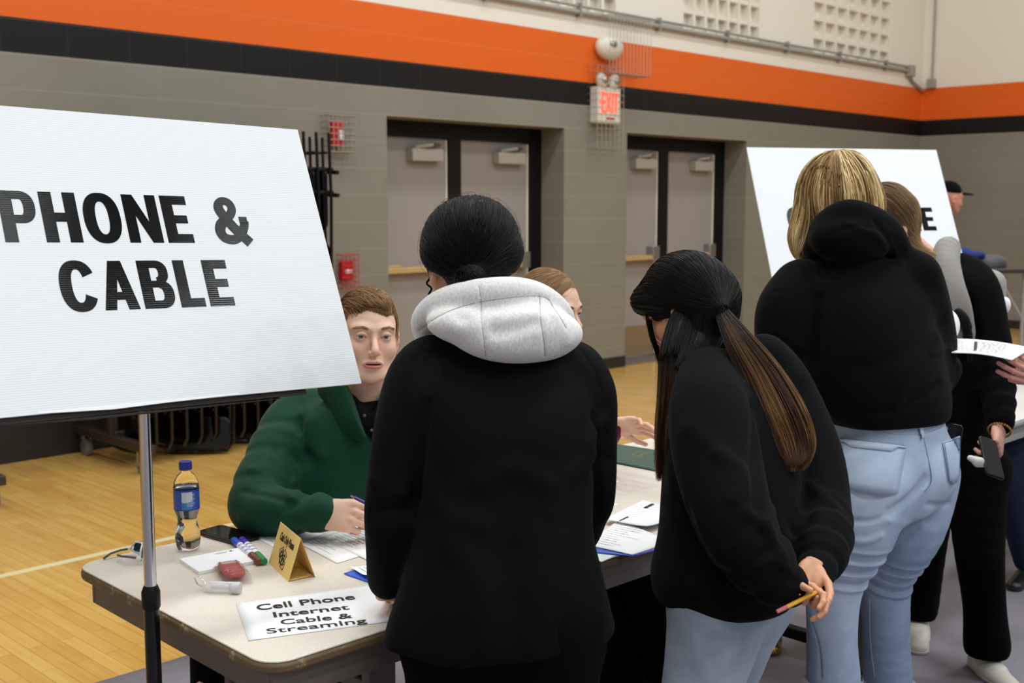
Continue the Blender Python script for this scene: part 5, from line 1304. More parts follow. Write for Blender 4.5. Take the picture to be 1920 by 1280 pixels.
# ================================================================== visitor bending over the table, hands behind her back
def woman_pencil():
    f, r = facing(-45); who = person('person in a charcoal sweatshirt with long half-tied brown hair, hands clasped behind', vecK(1345, 1270, 2.32)[:2])
    skin = srgb(206, 150, 116); parts, cols = [], []
    S_ = Solid()
    secs = [sec(1132, 1246, 1476, 2.33, .15, .13), sec(1080, 1238, 1496, 2.34, .165, .14), sec(1010, 1246, 1500, 2.37, .16, .14), sec(920, 1242, 1506, 2.41, .15, .14), sec(830, 1246, 1512, 2.45, .14, .13), sec(750, 1258, 1500, 2.49, .125, .12), sec(690, 1285, 1450, 2.52, .10, .10), sec(652, 1300, 1395, 2.54, .07, .07)]
    S_.u(loft(secs, r, 2.15, .02), .0)
    # near (left) arm: shoulder, elbow, cuff; far arm comes round from the right
    ls, le, lw = vecK(1330, 770, 2.36), vecK(1378, 985, 2.17), vecK(1478, 1098, 2.13)
    rs, re, rw = vecK(1462, 735, 2.60), vecK(1530, 965, 2.42), vecK(1527, 1078, 2.20)
    S_.u(chain([vecK(1325, 705, 2.47), ls, vecK(1345, 880, 2.26), le, vecK(1430, 1055, 2.14), lw], [.065, .080, .080, .078, .062, .040], 5), .03)
    S_.u(chain([vecK(1430, 680, 2.54), rs, vecK(1515, 850, 2.52), re, vecK(1540, 1025, 2.30), rw], [.06, .075, .072, .074, .058, .034], 5), .025)
    S_.d(wavy(.004, 11, 13)).d(rings(le, lw, .0045, 95, .1, 3)).d(rings(re, rw, .004, 90, .09, 7))
    folds_on(S_, [(((1345, 850), (1392, 885), (1376, 935)), .011, .013), (((1290, 800), (1360, 860), (1400, 930)), .006, .02), (((1400, 960), (1440, 990), (1465, 1040)), .010, .014), (((1408, 760), (1415, 900), (1420, 1000)), -.010, .014), (((1395, 720), (1425, 860), (1432, 980)), .006, .016),
                  (((1500, 800), (1510, 900), (1515, 980)), -.008, .012), (((1515, 905), (1565, 950)), .008, .012), (((1510, 1000), (1550, 985), (1570, 965)), .007, .012), (((1260, 870), (1280, 1000), (1330, 1090)), .006, .03), (((1290, 960), (1340, 1060), (1430, 1110)), -.007, .02), (((1245, 940), (1262, 960), (1285, 985)), .006, .014),
                  (((1420, 1060), (1450, 1050), (1480, 1075)), .008, .010), (((1440, 1085), (1462, 1070), (1490, 1090)), -.006, .007), (((1300, 1110), (1390, 1130), (1450, 1120)), .005, .02)])
    seams_on(S_, [[(1330, 700), (1335, 760), (1350, 830), (1372, 860)], [(1500, 700), (1520, 760), (1530, 820)]], .002, .002)
    garment(who, 'sweatshirt', S_, [s[0] for s in secs]+[ls, le, lw, rs, re, rw], .21, .0052, M['charcoal'])
    for w_, dr, nm in ((lw, lw-vecK(1430, 1055, 2.14), 'cuff'), (rw, rw-vecK(1540, 1025, 2.30), 'cuff')):
        d_ = unit(dr); q = Solid().u(cap(w_-d_*.012, w_+d_*.012, .038 if w_ is lw else .034, .028 if w_ is lw else .025), .0).d(wavy(.001, 60, 2)); garment(who, 'cuff', q, [w_-d_*.02, w_+d_*.03], .045, .0035, M['black_knit'])
    # head
    c = vecK(1284, 582, 2.64); R = face_frame(-62, 26, -4)
    N_ = vecK(1335, 690, 2.55)
    add_head(who, parts, cols, c, R, .95, skin, srgb(170, 96, 84), .0025, neck=N_, male=False, face=True, eyes=None, neck_r=.045)
    lash = np.stack([cr([c+R @ np.array([-.045+.004*k, .086, .001])*.95, c+R @ np.array([-.047+.004*k, .096, -.001])*.95], 4) for k in range(7)]) if False else None
    # hair
    rg = np.random.default_rng(11)
    C = Solid(); C.u(local(Solid().u(ell((0, -.018, .038), (.0865, .110, .098)), .02).u(ell((0, -.050, .0), (.082, .072, .085)), .03).u(ell((0, .062, .060), (.062, .050, .040)), .02)
        .sub(ell((0, .112, -.045), (.085, .078, .088)), .010).sub(ell((-.090, .010, -.030), (.020, .020, .028)), .005), c, R, .97), .01)
    tie = vecK(1352, 582, 2.53)
    C.u(cap(c+R @ np.array([0, -.08, .0]), tie, .055, .018), .03).u(chain([vecK(1330, 590, 2.60), vecK(1322, 640, 2.56), vecK(1300, 668, 2.54)], [.060, .045, .025], 3), .03)
    C.d(wavy(.0022, 24, 5))
    V, F = C.mesh(*bbox_of([c, tie], .17), .0035)
    dark = srgb(20, 17, 16); mid = srgb(84, 56, 38); gold = srgb(162, 118, 72)
    roots = scatter(V, F, 2100, 3)
    tf = tie.astype(f32); lowf = vecK(1250, 760, 2.48).astype(f32); upax = (R @ np.array([0, -.2, 1])).astype(f32); lx = R[:, 0].astype(f32)
    hz = ((roots-c) @ R)[:, 2]; lower = hz < .012
    def dirf(P, i):
        d = tf-P; d /= np.linalg.norm(d, axis=1, keepdims=True)+1e-6; e = lowf-P; e /= np.linalg.norm(e, axis=1, keepdims=True)+1e-6
        return np.where(lower[:, None], e*.8+np.array([0, 0, -.6]), d+np.array([0, 0, .12]))
    pa = comb(C, roots, dirf, 16, .0095, rg.uniform(0, .0022, len(roots)), .05, 2)
    ca = tint(dark, len(pa), rg, .6, 1.5)
    strands = [(pa, ca, .00055)]
    solids = [(V, F, srgb(14, 12, 12))]
    def hank(center, rad, n, ad, flat, seed, w=.0006, tipcol=gold, start=.15, lv=.2, frizz=.0016, core_=.72):
        P, th, rho, U = lock(center, rad, n, ad, flat, seed, frizz, 26, lv, w); rg2 = np.random.default_rng(seed); g = np.clip((U-start)/(1-start), 0, 1)[..., None]
        hi = (np.sin(th*4+seed)+rg2.normal(size=n)*.6 > .25)[:, None, None]; tip = np.where(hi, np.array(tipcol[:3]), np.array(mid[:3])); base = np.array(dark[:3])*.55
        col = base*(1-g**.8)+tip*g**.8; col = col*rg2.uniform(.6, 1.35, n)[:, None, None]; strands.append((P, col, w))
        q = Solid().u(chain(center[:-1]+[np.array(center[-2])*.55+np.array(center[-1])*.45], [x*core_ for x in rad[:-1]]+[rad[-1]*.25], 6, flat=(np.cross(unit(center[-1]-center[0]), unit(ad)), flat)), .01); lo, hi_ = bbox_of(center, max(rad)+.01); V2, F2 = q.mesh(lo, hi_, .004)
        C0_, C1_ = np.array(center[0]), np.array(center[-1]); ax = C1_-C0_; L2 = ax @ ax
        solids.append((V2, F2, lambda Vv: np.array(dark[:3])*.8*(1-np.clip(((Vv-C0_) @ ax)/L2-start, 0, 1)[:, None])+np.array(mid[:3])*.7*np.clip(((Vv-C0_) @ ax)/L2-start, 0, 1)[:, None]))
    hank([vecK(1350, 580, 2.525), vecK(1385, 640, 2.455), vecK(1425, 705, 2.415), vecK(1460, 780, 2.375), vecK(1482, 840, 2.35), vecK(1488, 884, 2.34)], [.013, .030, .044, .054, .050, .022], 1900, (1, .1, .5), .36, 1, start=.02, lv=.34)
    hank([vecK(1318, 540, 2.62), vecK(1290, 590, 2.575), vecK(1268, 660, 2.50), vecK(1257, 740, 2.46), vecK(1248, 820, 2.44), vecK(1245, 902, 2.44)], [.030, .036, .036, .028, .022, .017], 1100, (1, .2, 0), .5, 2, start=.45)
    hank([vecK(1345, 560, 2.62), vecK(1335, 610, 2.565), vecK(1310, 655, 2.50), vecK(1285, 705, 2.46), vecK(1268, 775, 2.44)], [.03, .040, .036, .026, .012], 700, (1, .2, 0), .4, 5, start=.7)
    hank([vecK(1212, 556, 2.635), vecK(1218, 610, 2.62), vecK(1232, 660, 2.61), vecK(1243, 695, 2.61)], [.007, .006, .004, .002], 60, (1, .2, 0), .5, 6, start=.9, core_=.4)
    fly = []
    for a in (((1350, 650), (1310, 760), (1290, 820)), ((1380, 640), (1376, 760), (1372, 840)), ((1335, 655), (1290, 690), (1255, 740)), ((1420, 720), (1380, 750), (1350, 770))):
        pts = [on_solid(S_, px, py, 2.0, 3.0) for px, py in a]; 
        if all(p is not None for p in pts): fly.append(cr([p+np.array([0, -.006, .003]) for p in pts], 9)[:19])
    if False: strands.append((np.stack(fly), tint(gold, len(fly), rg), .0005))
    hair_obj(who, 'hair', solids, strands)
    q = Solid().u(ell(tie, (.016, .014, .016)), .0).d(wavy(.002, 80, 1)); garment(who, 'hair_tie', q, [tie], .03, .003, M['black_knit'])
    # clasped hands
    hR = hand_frame(vecK(1550, 1100, 2.08)-vecK(1500, 1118, 2.10), (-.3, .75, .6)); 
    add_hand(parts, cols, vecK(1470, 1098, 2.165), hand_frame(vecK(1555, 1122, 2.10)-vecK(1470, 1100, 2.16), (.1, .9, .55)), ((25, 45, 30), (30, 50, 30), (40, 55, 30), (35, 50, 25)), skin, 'thumb+', (6, 1, -4, -9), (40, 15, 20, 15), .74, .002)
    add_hand(parts, cols, vecK(1524, 1062, 2.19), hand_frame(vecK(1494, 1140, 2.115)-vecK(1524, 1062, 2.18), (.25, .95, -.1)), ((35, 45, 30), (40, 55, 30), (30, 40, 20), (25, 35, 20)), skin, 'thumb+', (8, 1, -5, -12), (45, 20, 25, 15), .74, .002)
    hip = vecK(1365, 1090, 2.36); ch = vecK(1380, 760, 2.5)
    lh, rh = vecK(1346, 1150, 2.31), vecK(1400, 1132, 2.40); lk, rk = np.array([.378, 2.26, .47]), np.array([.44, 2.44, .47]); la, ra = np.array([.36, 2.33, .09]), np.array([.43, 2.52, .09])
    core(parts, cols, [(hip, ch, .09, .09), (ch, N_, .08, .05)], [([lh, lk, la], [.07, .05, .035]), ([rh, rk, ra], [.07, .05, .035]), ([ls, le, lw], [.045, .034, .024]), ([rs, re, rw], [.045, .034, .024])], skin)
    J = Solid().u(chain([lh+np.array([0, 0, .06]), lh, (lh+lk)/2+np.array([-.01, -.01, 0]), lk, la+np.array([0, 0, .03])], [.085, .096, .084, .076, .072], 4), .02).u(chain([rh+np.array([0, 0, .06]), rh, (rh+rk)/2, rk, ra+np.array([0, 0, .03])], [.085, .094, .084, .075, .07], 4), .03).u(cap(lh+np.array([0, 0, .03]), rh+np.array([0, 0, .03]), .094, .094), .03)
    J.d(wavy(.004, 13, 6)).cut(lambda P: .035-P[:, 2], .004)
    folds_on(J, [(((1395, 1165), (1385, 1220), (1370, 1280)), -.008, .012), (((1350, 1180), (1390, 1190)), .006, .012), (((1300, 1200), (1330, 1270)), .004, .02)])
    seams_on(J, [[(1335, 1150), (1385, 1172), (1440, 1150)], [(1280, 1140), (1292, 1200), (1296, 1278)]], .0022, .0022)
    garment(who, 'jeans', J, [lh, rh, lk, rk, la, ra], .15, .006, M['denim2'], lambda V: np.tile(np.array([.62, .5, .5]), (len(V), 1)))
    shoes(who, (la, (-.7, .7)), (ra, (-.6, .8)), M['shoe_white'])
    finish_body(who, parts, cols)
    # pencil
    a, b = vecK(1476, 1137, 2.085), vecK(1541, 1105, 2.10); t = thing('pencil', 'yellow pencil held behind the back by the person in charcoal', 'pencil', tuple(k2w((a+b)/2)))
    m = MB().tube([k2w(a)-np.array(t.location), k2w(b)-np.array(t.location)], .0042, 6); m.build('pencil_body', mat('pencil_yellow', srgb(236, 168, 30), .4), t, smooth='auto')
    d_ = unit(k2w(b)-k2w(a)); MB().tube([k2w(a)-np.array(t.location), k2w(a)-np.array(t.location)-d_*.012, k2w(a)-np.array(t.location)-d_*.022], [.0042, .0042, .004], 8).build('eraser', mat('eraser_pink', srgb(200, 120, 116), .7), t)
woman_pencil()
# ================================================================== tall blond visitor in a black hoodie
def woman_blonde():
    f, r = facing(-32); who = person('person with highlighted blond hair, black hoodie and light blue cropped jeans', vecK(1640, 1270, 3.1)[:2])
    skin = srgb(224, 178, 152); parts, cols = [], []
    S_ = Solid()
    secs = [sec(790, 1535, 1788, 3.02, .16, .135), sec(750, 1500, 1796, 3.02, .17, .15), sec(690, 1478, 1788, 3.02, .17, .155), sec(620, 1468, 1780, 3.03, .165, .15), sec(560, 1470, 1772, 3.05, .15, .14), sec(515, 1490, 1745, 3.07, .13, .12), sec(480, 1530, 1715, 3.08, .10, .10)]
    S_.u(loft(secs, r, 2.2, .02), .0)
    ls, le, lw = vecK(1478, 590, 2.98), vecK(1500, 740, 2.98), vecK(1520, 800, 3.22)
    rs, re, rw = vecK(1718, 565, 3.10), vecK(1736, 700, 3.12), vecK(1775, 690, 3.36)
    S_.u(chain([vecK(1500, 535, 3.02), ls, vecK(1478, 670, 2.98), le, lw], [.075, .084, .080, .076, .045], 5), .03)
    S_.u(chain([vecK(1712, 520, 3.08), rs, vecK(1736, 640, 3.12), re, rw], [.07, .080, .076, .070, .04], 5), .03)
    S_.d(wavy(.005, 9, 23))
    folds_on(S_, [(((1535, 560), (1530, 640), (1515, 720)), -.009, .016), (((1545, 540), (1550, 650), (1540, 760)), .005, .025), (((1700, 560), (1650, 600), (1620, 660)), .005, .03), (((1760, 640), (1700, 700), (1680, 760)), .006, .02), (((1745, 660), (1780, 650)), .006, .012), (((1600, 775), (1680, 765), (1760, 720)), -.007, .012), (((1450, 620), (1500, 650)), .006, .012), (((1620, 690), (1700, 660), (1770, 600)), -.005, .02)])
    seams_on(S_, [[(1540, 803), (1600, 800), (1700, 785), (1785, 745)], [(1450, 545), (1500, 560), (1535, 600), (1540, 640)]], .0025, .003)
    # hood, part of the sweatshirt
    S_.u(ell(vecK(1600, 442, 3.00), (.128, .085, .072), face_frame(-30, 0, -3)), .02).u(chain([vecK(1528, 470, 3.06), vecK(1548, 425, 3.0), vecK(1585, 400, 2.97), vecK(1625, 408, 2.98), vecK(1668, 440, 3.02), vecK(1690, 480, 3.08)], [.030, .033, .033, .033, .036, .03], 5), .025)
    S_.sub(ell(vecK(1583, 392, 3.13), (.075, .085, .055)), .02)
    seams_on(S_, [[(1508, 470), (1560, 472), (1620, 482), (1690, 498)], [(1560, 440), (1600, 425), (1650, 430)]], .004, .007)
    folds_on(S_, [(((1590, 420), (1640, 440), (1680, 480)), .006, .012), (((1640, 415), (1660, 445), (1672, 482)), -.006, .008)])
    garment(who, 'hoodie', S_, [s[0] for s in secs]+[ls, le, lw, rs, re, rw, vecK(1585, 400, 3.0)], .2, .0058, M['black_fleece'])
    c = vecK(1567, 388, 3.11); R = face_frame(-32, 32, 0); N_ = vecK(1600, 470, 3.06)
    add_head(who, parts, cols, c, R, .95, skin, srgb(190, 110, 100), .004, neck=N_, male=False)
    rg = np.random.default_rng(21); C = Solid(); C.u(local(Solid().u(ell((0, -.022, .036), (.098, .116, .108)), .02).u(ell((0, -.045, -.02), (.100, .082, .090)), .03).sub(ell((0, .115, -.045), (.07, .078, .088)), .012), c, R, .97), .01)
    C.u(chain([vecK(1520, 415, 3.12), vecK(1507, 445, 3.11), vecK(1503, 470, 3.10)], [.038, .034, .022], 4), .05).u(chain([vecK(1610, 370, 3.11), vecK(1628, 392, 3.10)], [.045, .026], 3), .03)
    C.d(wavy(.003, 22, 9))
    V, F = C.mesh(*bbox_of([c, vecK(1505, 470, 3.1)], .16), .004)
    roots = scatter(V, F, 2600, 5); part = vecK(1568, 300, 3.10); cf = c.astype(f32)
    def dirf(P, i):
        d = P-part.astype(f32); d[:, 2] = 0; d /= np.linalg.norm(d, axis=1, keepdims=True)+.02; e = np.array([0, 0, -1.])+d*.35; k = np.clip((P[:, 2]-cf[2])/.09, 0, 1)[:, None]; return e*(1-k*.6)+d*k*.8
    pa = comb(C, roots, dirf, 18, .010, rg.uniform(0, .004, len(roots)), .05, 2)
    az = np.arctan2(roots[:, 0]-part[0], -(roots[:, 1]-part[1]-.05)); st = np.sin(az*13+1)+np.sin(az*29+2)*.8+rg.normal(size=len(roots))*.5
    y, g, b_ = np.array(srgb(228, 204, 152)[:3]), np.array(srgb(176, 144, 92)[:3]), np.array(srgb(116, 90, 58)[:3])
    col = np.where((st > .35)[:, None], y, np.where((st > -.6)[:, None], g, b_))*rg.uniform(.8, 1.2, len(roots))[:, None]
    P2, th, rho, U = lock([vecK(1528, 400, 3.10), vecK(1511, 425, 3.095), vecK(1503, 450, 3.09), vecK(1500, 480, 3.09)], [.030, .032, .028, .014], 420, (1, .2, 0), .5, 3, .002); c2 = np.where((np.sin(th*3)+rg.normal(size=420)*.5 > 0)[:, None], y, g)
    hair_obj(who, 'hair', [(V, F, srgb(150, 120, 78))], [(pa, col, .0011), (P2, c2, .0009)])
    for w_, o_ in ((lw, (.2, .6, -.4)), (rw, (-.1, .8, .1))): add_hand(parts, cols, w_+np.array(o_)*.03, hand_frame(o_, (0, .3, 1)), ((30, 30, 15),)*4, skin, 'thumb+', s=.9, vox=.003)
    # jeans
    hip = vecK(1672, 860, 3.04); lh, rh = vecK(1622, 905, 2.95), vecK(1722, 885, 3.12); lk, rk = vecK(1568, 1085, 2.99), vecK(1664, 1075, 3.20); la, ra = vecK(1562, 1290, 3.03), vecK(1662, 1290, 3.26); la[2] = .10; ra[2] = .10
    J = Solid(); J.u(loft([sec(965, 1556, 1762, 3.02, .115, .10), sec(900, 1538, 1796, 3.02, .135, .130), sec(850, 1543, 1803, 3.02, .13, .125), sec(800, 1556, 1790, 3.02, .12, .11), sec(760, 1560, 1782, 3.02, .115, .105)], r, 2.3, .02), .0)
    J.u(ell(vecK(1630, 890, 2.935), (.098, .075, .098)), .03).u(ell(vecK(1742, 880, 3.03), (.076, .075, .095)), .03)
    lT, rT = vecK(1603, 985, 2.96), vecK(1702, 985, 3.12)
    J.u(chain([lh, lT, lk, vecK(1560, 1180, 3.01), vecK(1562, 1272, 3.03)], [.118, .108, .075, .066, .071], 5), .025).u(chain([rh, rT, rk, vecK(1662, 1170, 3.23), vecK(1665, 1272, 3.26)], [.112, .100, .072, .064, .070], 5), .02)
    zc = float(vecK(1562, 1276, 3.03)[2]); zc2 = float(vecK(1662, 1276, 3.26)[2])
    J.cut(lambda P: np.where(P[:, 0] < (la[0]+ra[0])/2, zc, zc2)-P[:, 2], .003)
    J.d(rings(vecK(1590, 1010, 2.9), vecK(1566, 1120, 2.92), .0055, 150, .13, 4, 3)).d(rings(vecK(1690, 1040, 3.1), vecK(1660, 1130, 3.15), .0045, 150, .12, 9, 3)).d(wavy(.003, 12, 31))
    folds_on(J, [(((1590, 975), (1640, 975), (1680, 955)), -.006, .007), (((1570, 1008), (1620, 1015), (1650, 1005)), .007, .009), (((1738, 945), (1780, 945)), -.006, .008), (((1668, 975), (1730, 985)), .004, .01), (((1735, 900), (1715, 925), (1668, 960)), -.012, .014)])
    seams_on(J, [[(1727, 800), (1738, 850), (1742, 895), (1730, 915)], [(1722, 775), (1728, 820)], [(1570, 824), (1600, 828), (1697, 838)], [(1575, 830), (1578, 908)], [(1578, 910), (1620, 936), (1680, 925)], [(1682, 922), (1697, 840)], [(1765, 828), (1803, 816)], [(1765, 832), (1778, 905)], [(1640, 805), (1690, 815), (1735, 812), (1780, 790)], [(1515, 1150), (1535, 1210), (1538, 1270)]], .0036, .0042)
    def fade(V):
        k = np.full(len(V), .56)
        for p, rad, a in ((vecK(1620, 900, 2.85), .09, .45), (vecK(1770, 880, 2.95), .07, .3), (vecK(1560, 1130, 2.9), .10, .38), (vecK(1660, 1120, 3.1), .08, .2), (vecK(1600, 970, 2.85), .08, .15)): k += a*np.exp(-(((V-p)**2).sum(1))/rad**2)
        k -= .22*np.clip((V[:, 0]-vecK(1600, 1200, 3.1)[0])/.08, 0, 1)*np.clip((.80-V[:, 2])/.25, 0, 1); return np.stack([k, k*0, k*0], 1)  # right leg toned darker than the left, increasing below the hip
    o, JV, JF = garment(who, 'jeans', J, [lh, rh, lk, rk, la, ra, hip], .2, .0042, M['denim'], fade)
    M['stitch'] = mat('denim_stitch', srgb(196, 204, 216), .9); M['stitch_dark'] = mat('denim_seam_dark', srgb(92, 112, 146), .9)  # the darker tone is a second thread colour beside the pale stitching
    stitch(o, 'stitching', J, [[(1727, 812), (1738, 850), (1742, 895), (1728, 920)], [(1640, 800), (1690, 812), (1735, 808), (1780, 786)], [(1640, 807), (1690, 819), (1735, 815), (1782, 793)], [(1515, 1150), (1533, 1210), (1538, 1268)], [(1630, 1120), (1632, 1200), (1640, 1268)]], M['stitch'], .0008)
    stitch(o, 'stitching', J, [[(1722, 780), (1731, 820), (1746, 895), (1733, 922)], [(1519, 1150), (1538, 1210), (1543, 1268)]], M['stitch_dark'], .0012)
    # pocket and loop details, frayed hem
    def patch(poly, name, off=.004, m=None, colv=.75):
        n = 9; V_ = []; 
        for i in range(n+1):
            for j in range(n+1):
                u, v = i/n, j/n; px = (poly[0][0]*(1-u)+poly[1][0]*u)*(1-v)+(poly[3][0]*(1-u)+poly[2][0]*u)*v; py = (poly[0][1]*(1-u)+poly[1][1]*u)*(1-v)+(poly[3][1]*(1-u)+poly[2][1]*u)*v
                if j == n: py += (8 if .2 < u < .8 else 0)
                p = on_solid(J, px, py); V_.append(p if p is not None else vecK(px, py, 3.0))
        V_ = np.array(V_); g = J.grad(V_.astype(f32), .004); V_ = V_+g*off; F_ = [[i*(n+1)+j, (i+1)*(n+1)+j, (i+1)*(n+1)+j+1, i*(n+1)+j+1] for i in range(n) for j in range(n)]
        o = mesh_np(name, k2w(V_), np.array(F_, np.int32), m or M['denim'], who, True, np.tile(np.array([colv, 0, 0]), (len(V_), 1))); sd = o.modifiers.new('thick', 'SOLIDIFY'); sd.thickness = .0035; sd.offset = 0
        if name == 'back_pocket':
            ring = [i*(n+1) for i in range(n+1)]+[n*(n+1)+j for j in range(1, n+1)]+[i*(n+1)+n for i in range(n-1, -1, -1)]+[j for j in range(n-1, -1, -1)]; cen = V_.mean(0); Q_ = [k2w(cen+(V_[i]-cen)*.93+g[i]*.0026) for i in ring]
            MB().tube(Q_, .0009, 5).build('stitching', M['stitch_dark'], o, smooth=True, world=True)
        return o
    patch([(1571, 828), (1697, 840), (1681, 926), (1578, 908)], 'back_pocket'); patch([(1766, 830), (1797, 818), (1795, 892), (1779, 902)], 'back_pocket', colv=.66)
    patch([(1571, 824), (1697, 836), (1696, 842), (1571, 830)], 'pocket_hem', .008, colv=.9); patch([(1717, 778), (1724, 778), (1730, 815), (1723, 816)], 'belt_loop', .006, colv=.85)
    fr = []
    for an, zz, rr in ((vecK(1562, 1272, 3.03), zc, .070), (vecK(1665, 1272, 3.26), zc2, .069)):
        for k in range(150):
            q = 2*math.pi*k/150+rg.uniform(-.02, .02); p = np.array([an[0]+rr*math.cos(q), an[1]+rr*math.sin(q), zz+.004]); L_ = rg.uniform(.004, .014); fr.append(np.stack([p+np.array([math.cos(q)*.002*j, math.sin(q)*.002*j, -L_*j/4])+rg.normal(size=3)*.0012*j for j in range(5)]))
    V2, F2 = strand_mesh(np.stack(fr), .0007); solid_obj('frayed_hem', [(V2, F2)], mat('denim_fray', srgb(206, 214, 226), .9), who)
    core(parts, cols, [(hip, vecK(1620, 600, 3.05), .10, .11), (vecK(1620, 600, 3.05), N_, .09, .05)], [([lh, lT, lk, la], [.07, .07, .05, .034]), ([rh, rT, rk, ra], [.07, .07, .05, .034]), ([ls, le, lw], [.045, .035, .024]), ([rs, re, rw], [.045, .035, .024])], skin)
    shoes(who, (la, (-.4, .9)), (ra, (-.3, .95)), M['shoe_white'], .24, M['shoe_sole']); finish_body(who, parts, cols)
    # phone in the right pocket
    p = vecK(1782, 838, 3.06); t = thing('smartphone', 'dark phone sticking out of the jeans pocket of the blond visitor', 'phone', tuple(k2w(p)), 0)
    t.rotation_euler = (0, math.radians(5), AZ-math.pi/2-.5); MB().prism(rrect(.050, .13, .010, 5), -.004, .004).map([[1, 0, 0], [0, 0, 1], [0, 1, 0]]).build('case', M['black_gloss'], t, bevel=.002)
    MB().tube([(-.018, -.006, .05), (-.018, -.009, .05)], .007, 12).build('camera_lens', M['chrome'], t)
woman_blonde()
# ================================================================== seated man in green behind the table
def man_green():
    f, r = facing(160); who = person('seated person in a dark green jacket and black polo, short light brown hair', vecK(600, 900, 3.15)[:2])
    skin = srgb(232, 190, 168); parts, cols = [], []
    c = vecK(688, 630, 3.005); R = face_frame(161, -4, -3); N_ = vecK(680, 765, 3.06)
    S_ = Solid()
    add_head(who, parts, cols, c, R, 1.0, skin, srgb(208, 128, 124), .0016, neck=N_, male=True, mouth=.0014, jaw=1.02, nose=1.0, eyes=eye_mat('eye_blue_grey', srgb(104, 124, 142)), gaze=(-4, 4), brow=srgb(168, 128, 96), neck_r=.053, blush=.13)
    # short hair with a side swept fringe
    rg = np.random.default_rng(31); C = Solid(); C.u(local(Solid().u(ell((0, -.018, .036), (.0800, .1000, .0910)), .02).u(ell((.004, .020, .078), (.062, .066, .036)), .018).u(ell((0, -.05, .0), (.073, .062, .07)), .03)
        .sub(ell((0, .135, .0), (.105, .080, .108)), .004).sub(ell((.085, .030, -.055), (.03, .050, .055)), .006).sub(ell((-.085, .030, -.055), (.03, .050, .055)), .006)
        .cut(lambda P: -.055-P[:, 2], .01), c, R, 1.0), .01)
    C.d(wavy(.0015, 40, 4))
    V, F = C.mesh(*bbox_of([c], .15), .0028); roots = scatter(V, F, 4200, 8); Q = (roots-c) @ R
    fw = R[:, 1].astype(f32); rt = R[:, 0].astype(f32); up = R[:, 2].astype(f32)
    top = Q[:, 2] > .055
    def dirf(P, i):
        q = (P-c.astype(f32)) @ R.astype(f32); k = np.clip((q[:, 2]-.045)/.03, 0, 1)[:, None]; tp = fw*1.0-rt*.75-up*(.15+.9*np.clip(q[:, 1:2]-.05, 0, .06)/.06); sd = -up*1.0-fw*.15; return tp*k+sd*(1-k)
    st = np.where(top, 1, .5); pa = comb(C, roots, dirf, 12, .0040, rg.uniform(0, .0045, len(roots))*st, .22, 2, settle=.8)
    clump = np.sin(Q[:, 0]*190+Q[:, 1]*60)*.22+np.sin(Q[:, 0]*70-Q[:, 1]*150)*.18; col = tint(srgb(146, 112, 78), len(pa), rg, .6, 1.3)*(1+clump)[:, None]
    # fringe: long strands swept from the wearer's right to left over the forehead
    nf = 1500; u = rg.uniform(-1, 1, nf); v = rg.random(nf); hs = Solid().u(local(head_solid(True, 0, False), (0, 0, 0), np.eye(3)), 0)
    x0 = .052*u+.016; A_ = np.stack([x0, .040+.022*(1-u*u)+v*.014, .094+.018*(1-u*u)+v*.008], 1); tipx = x0-.030-.008*v; cl = np.round(tipx/.0075)*.0075; tipx = tipx*.45+cl*.55+rg.normal(size=nf)*.0012
    zt = .0665+.0085*np.clip((tipx+.02)/.05, -1, 1)+.004*np.sin(cl*900)+rg.normal(size=nf)*.0022+.010*np.clip((-tipx-.045)/.02, 0, 1)
    E_ = np.stack([tipx, np.full(nf, .09), zt], 1)
    ts = np.linspace(0, 1, 11)[None, :, None]; te = ts**1.15; PP = A_[:, None]*(1-te)+E_[:, None]*te; PP[..., 2] += .012*np.sin(math.pi*ts[..., 0]); fl = PP.reshape(-1, 3).astype(f32); g = hs.grad(fl)
    for _ in range(4): d_ = hs(fl); off = (.0022+.0105*(1-np.tile(np.linspace(0, 1, 11), nf)**1.5))*np.repeat(.55+.8*v, 11); fl = fl-(g*(d_-off)[:, None]*.8).astype(f32); g = hs.grad(fl)
    PP = c+fl.reshape(nf, 11, 3) @ R.T
    # temples
    sd_ = []
    for sx in (-1, 1):
        n3 = 420; y = rg.uniform(.0, .052, n3); z = rg.uniform(.01, .075, n3); P0 = np.stack([np.full(n3, sx*.078), y, z], 1).astype(f32); L3 = rg.uniform(.012, .022, n3)
        steps = np.stack([P0+np.stack([np.zeros(n3), -L3*k/5*.25, -L3*k/5], 1) for k in range(6)], 1).reshape(-1, 3).astype(f32); g = hs.grad(steps)
        for _ in range(4): d_ = hs(steps); steps = steps-(g*(d_-.0035)[:, None]*.8).astype(f32); g = hs.grad(steps)
        sd_.append(c+steps.reshape(n3, 6, 3) @ R.T)
    sd_ = np.concatenate(sd_)
    hair_obj(who, 'hair', [(V, F, srgb(112, 84, 56))], [(pa, col, .0006), (PP, tint(srgb(150, 116, 82), nf, rg, .6, 1.3)*(1+.25*np.sin(cl*900))[:, None], .0006), (sd_, tint(srgb(140, 108, 76), len(sd_), rg, .6, 1.3), .0006)])
    # jacket
    G = Solid(); secs = [sec(1000, 480, 850, 3.10, .14, .14), sec(930, 490, 850, 3.08, .14, .14), sec(860, 500, 840, 3.07, .145, .13), sec(800, 520, 835, 3.07, .125, .12), sec(760, 555, 820, 3.07, .10, .10), sec(738, 605, 770, 3.07, .07, .08)]
    secs = [(s_[0], s_[1], s_[2], s_[3]) for s_ in secs]; G.u(loft(secs, -r, 2.2, .02), .0)
    sh, el, wr = vecK(545, 800, 3.06), vecK(478, 950, 2.84), vecK(612, 966, 2.705)
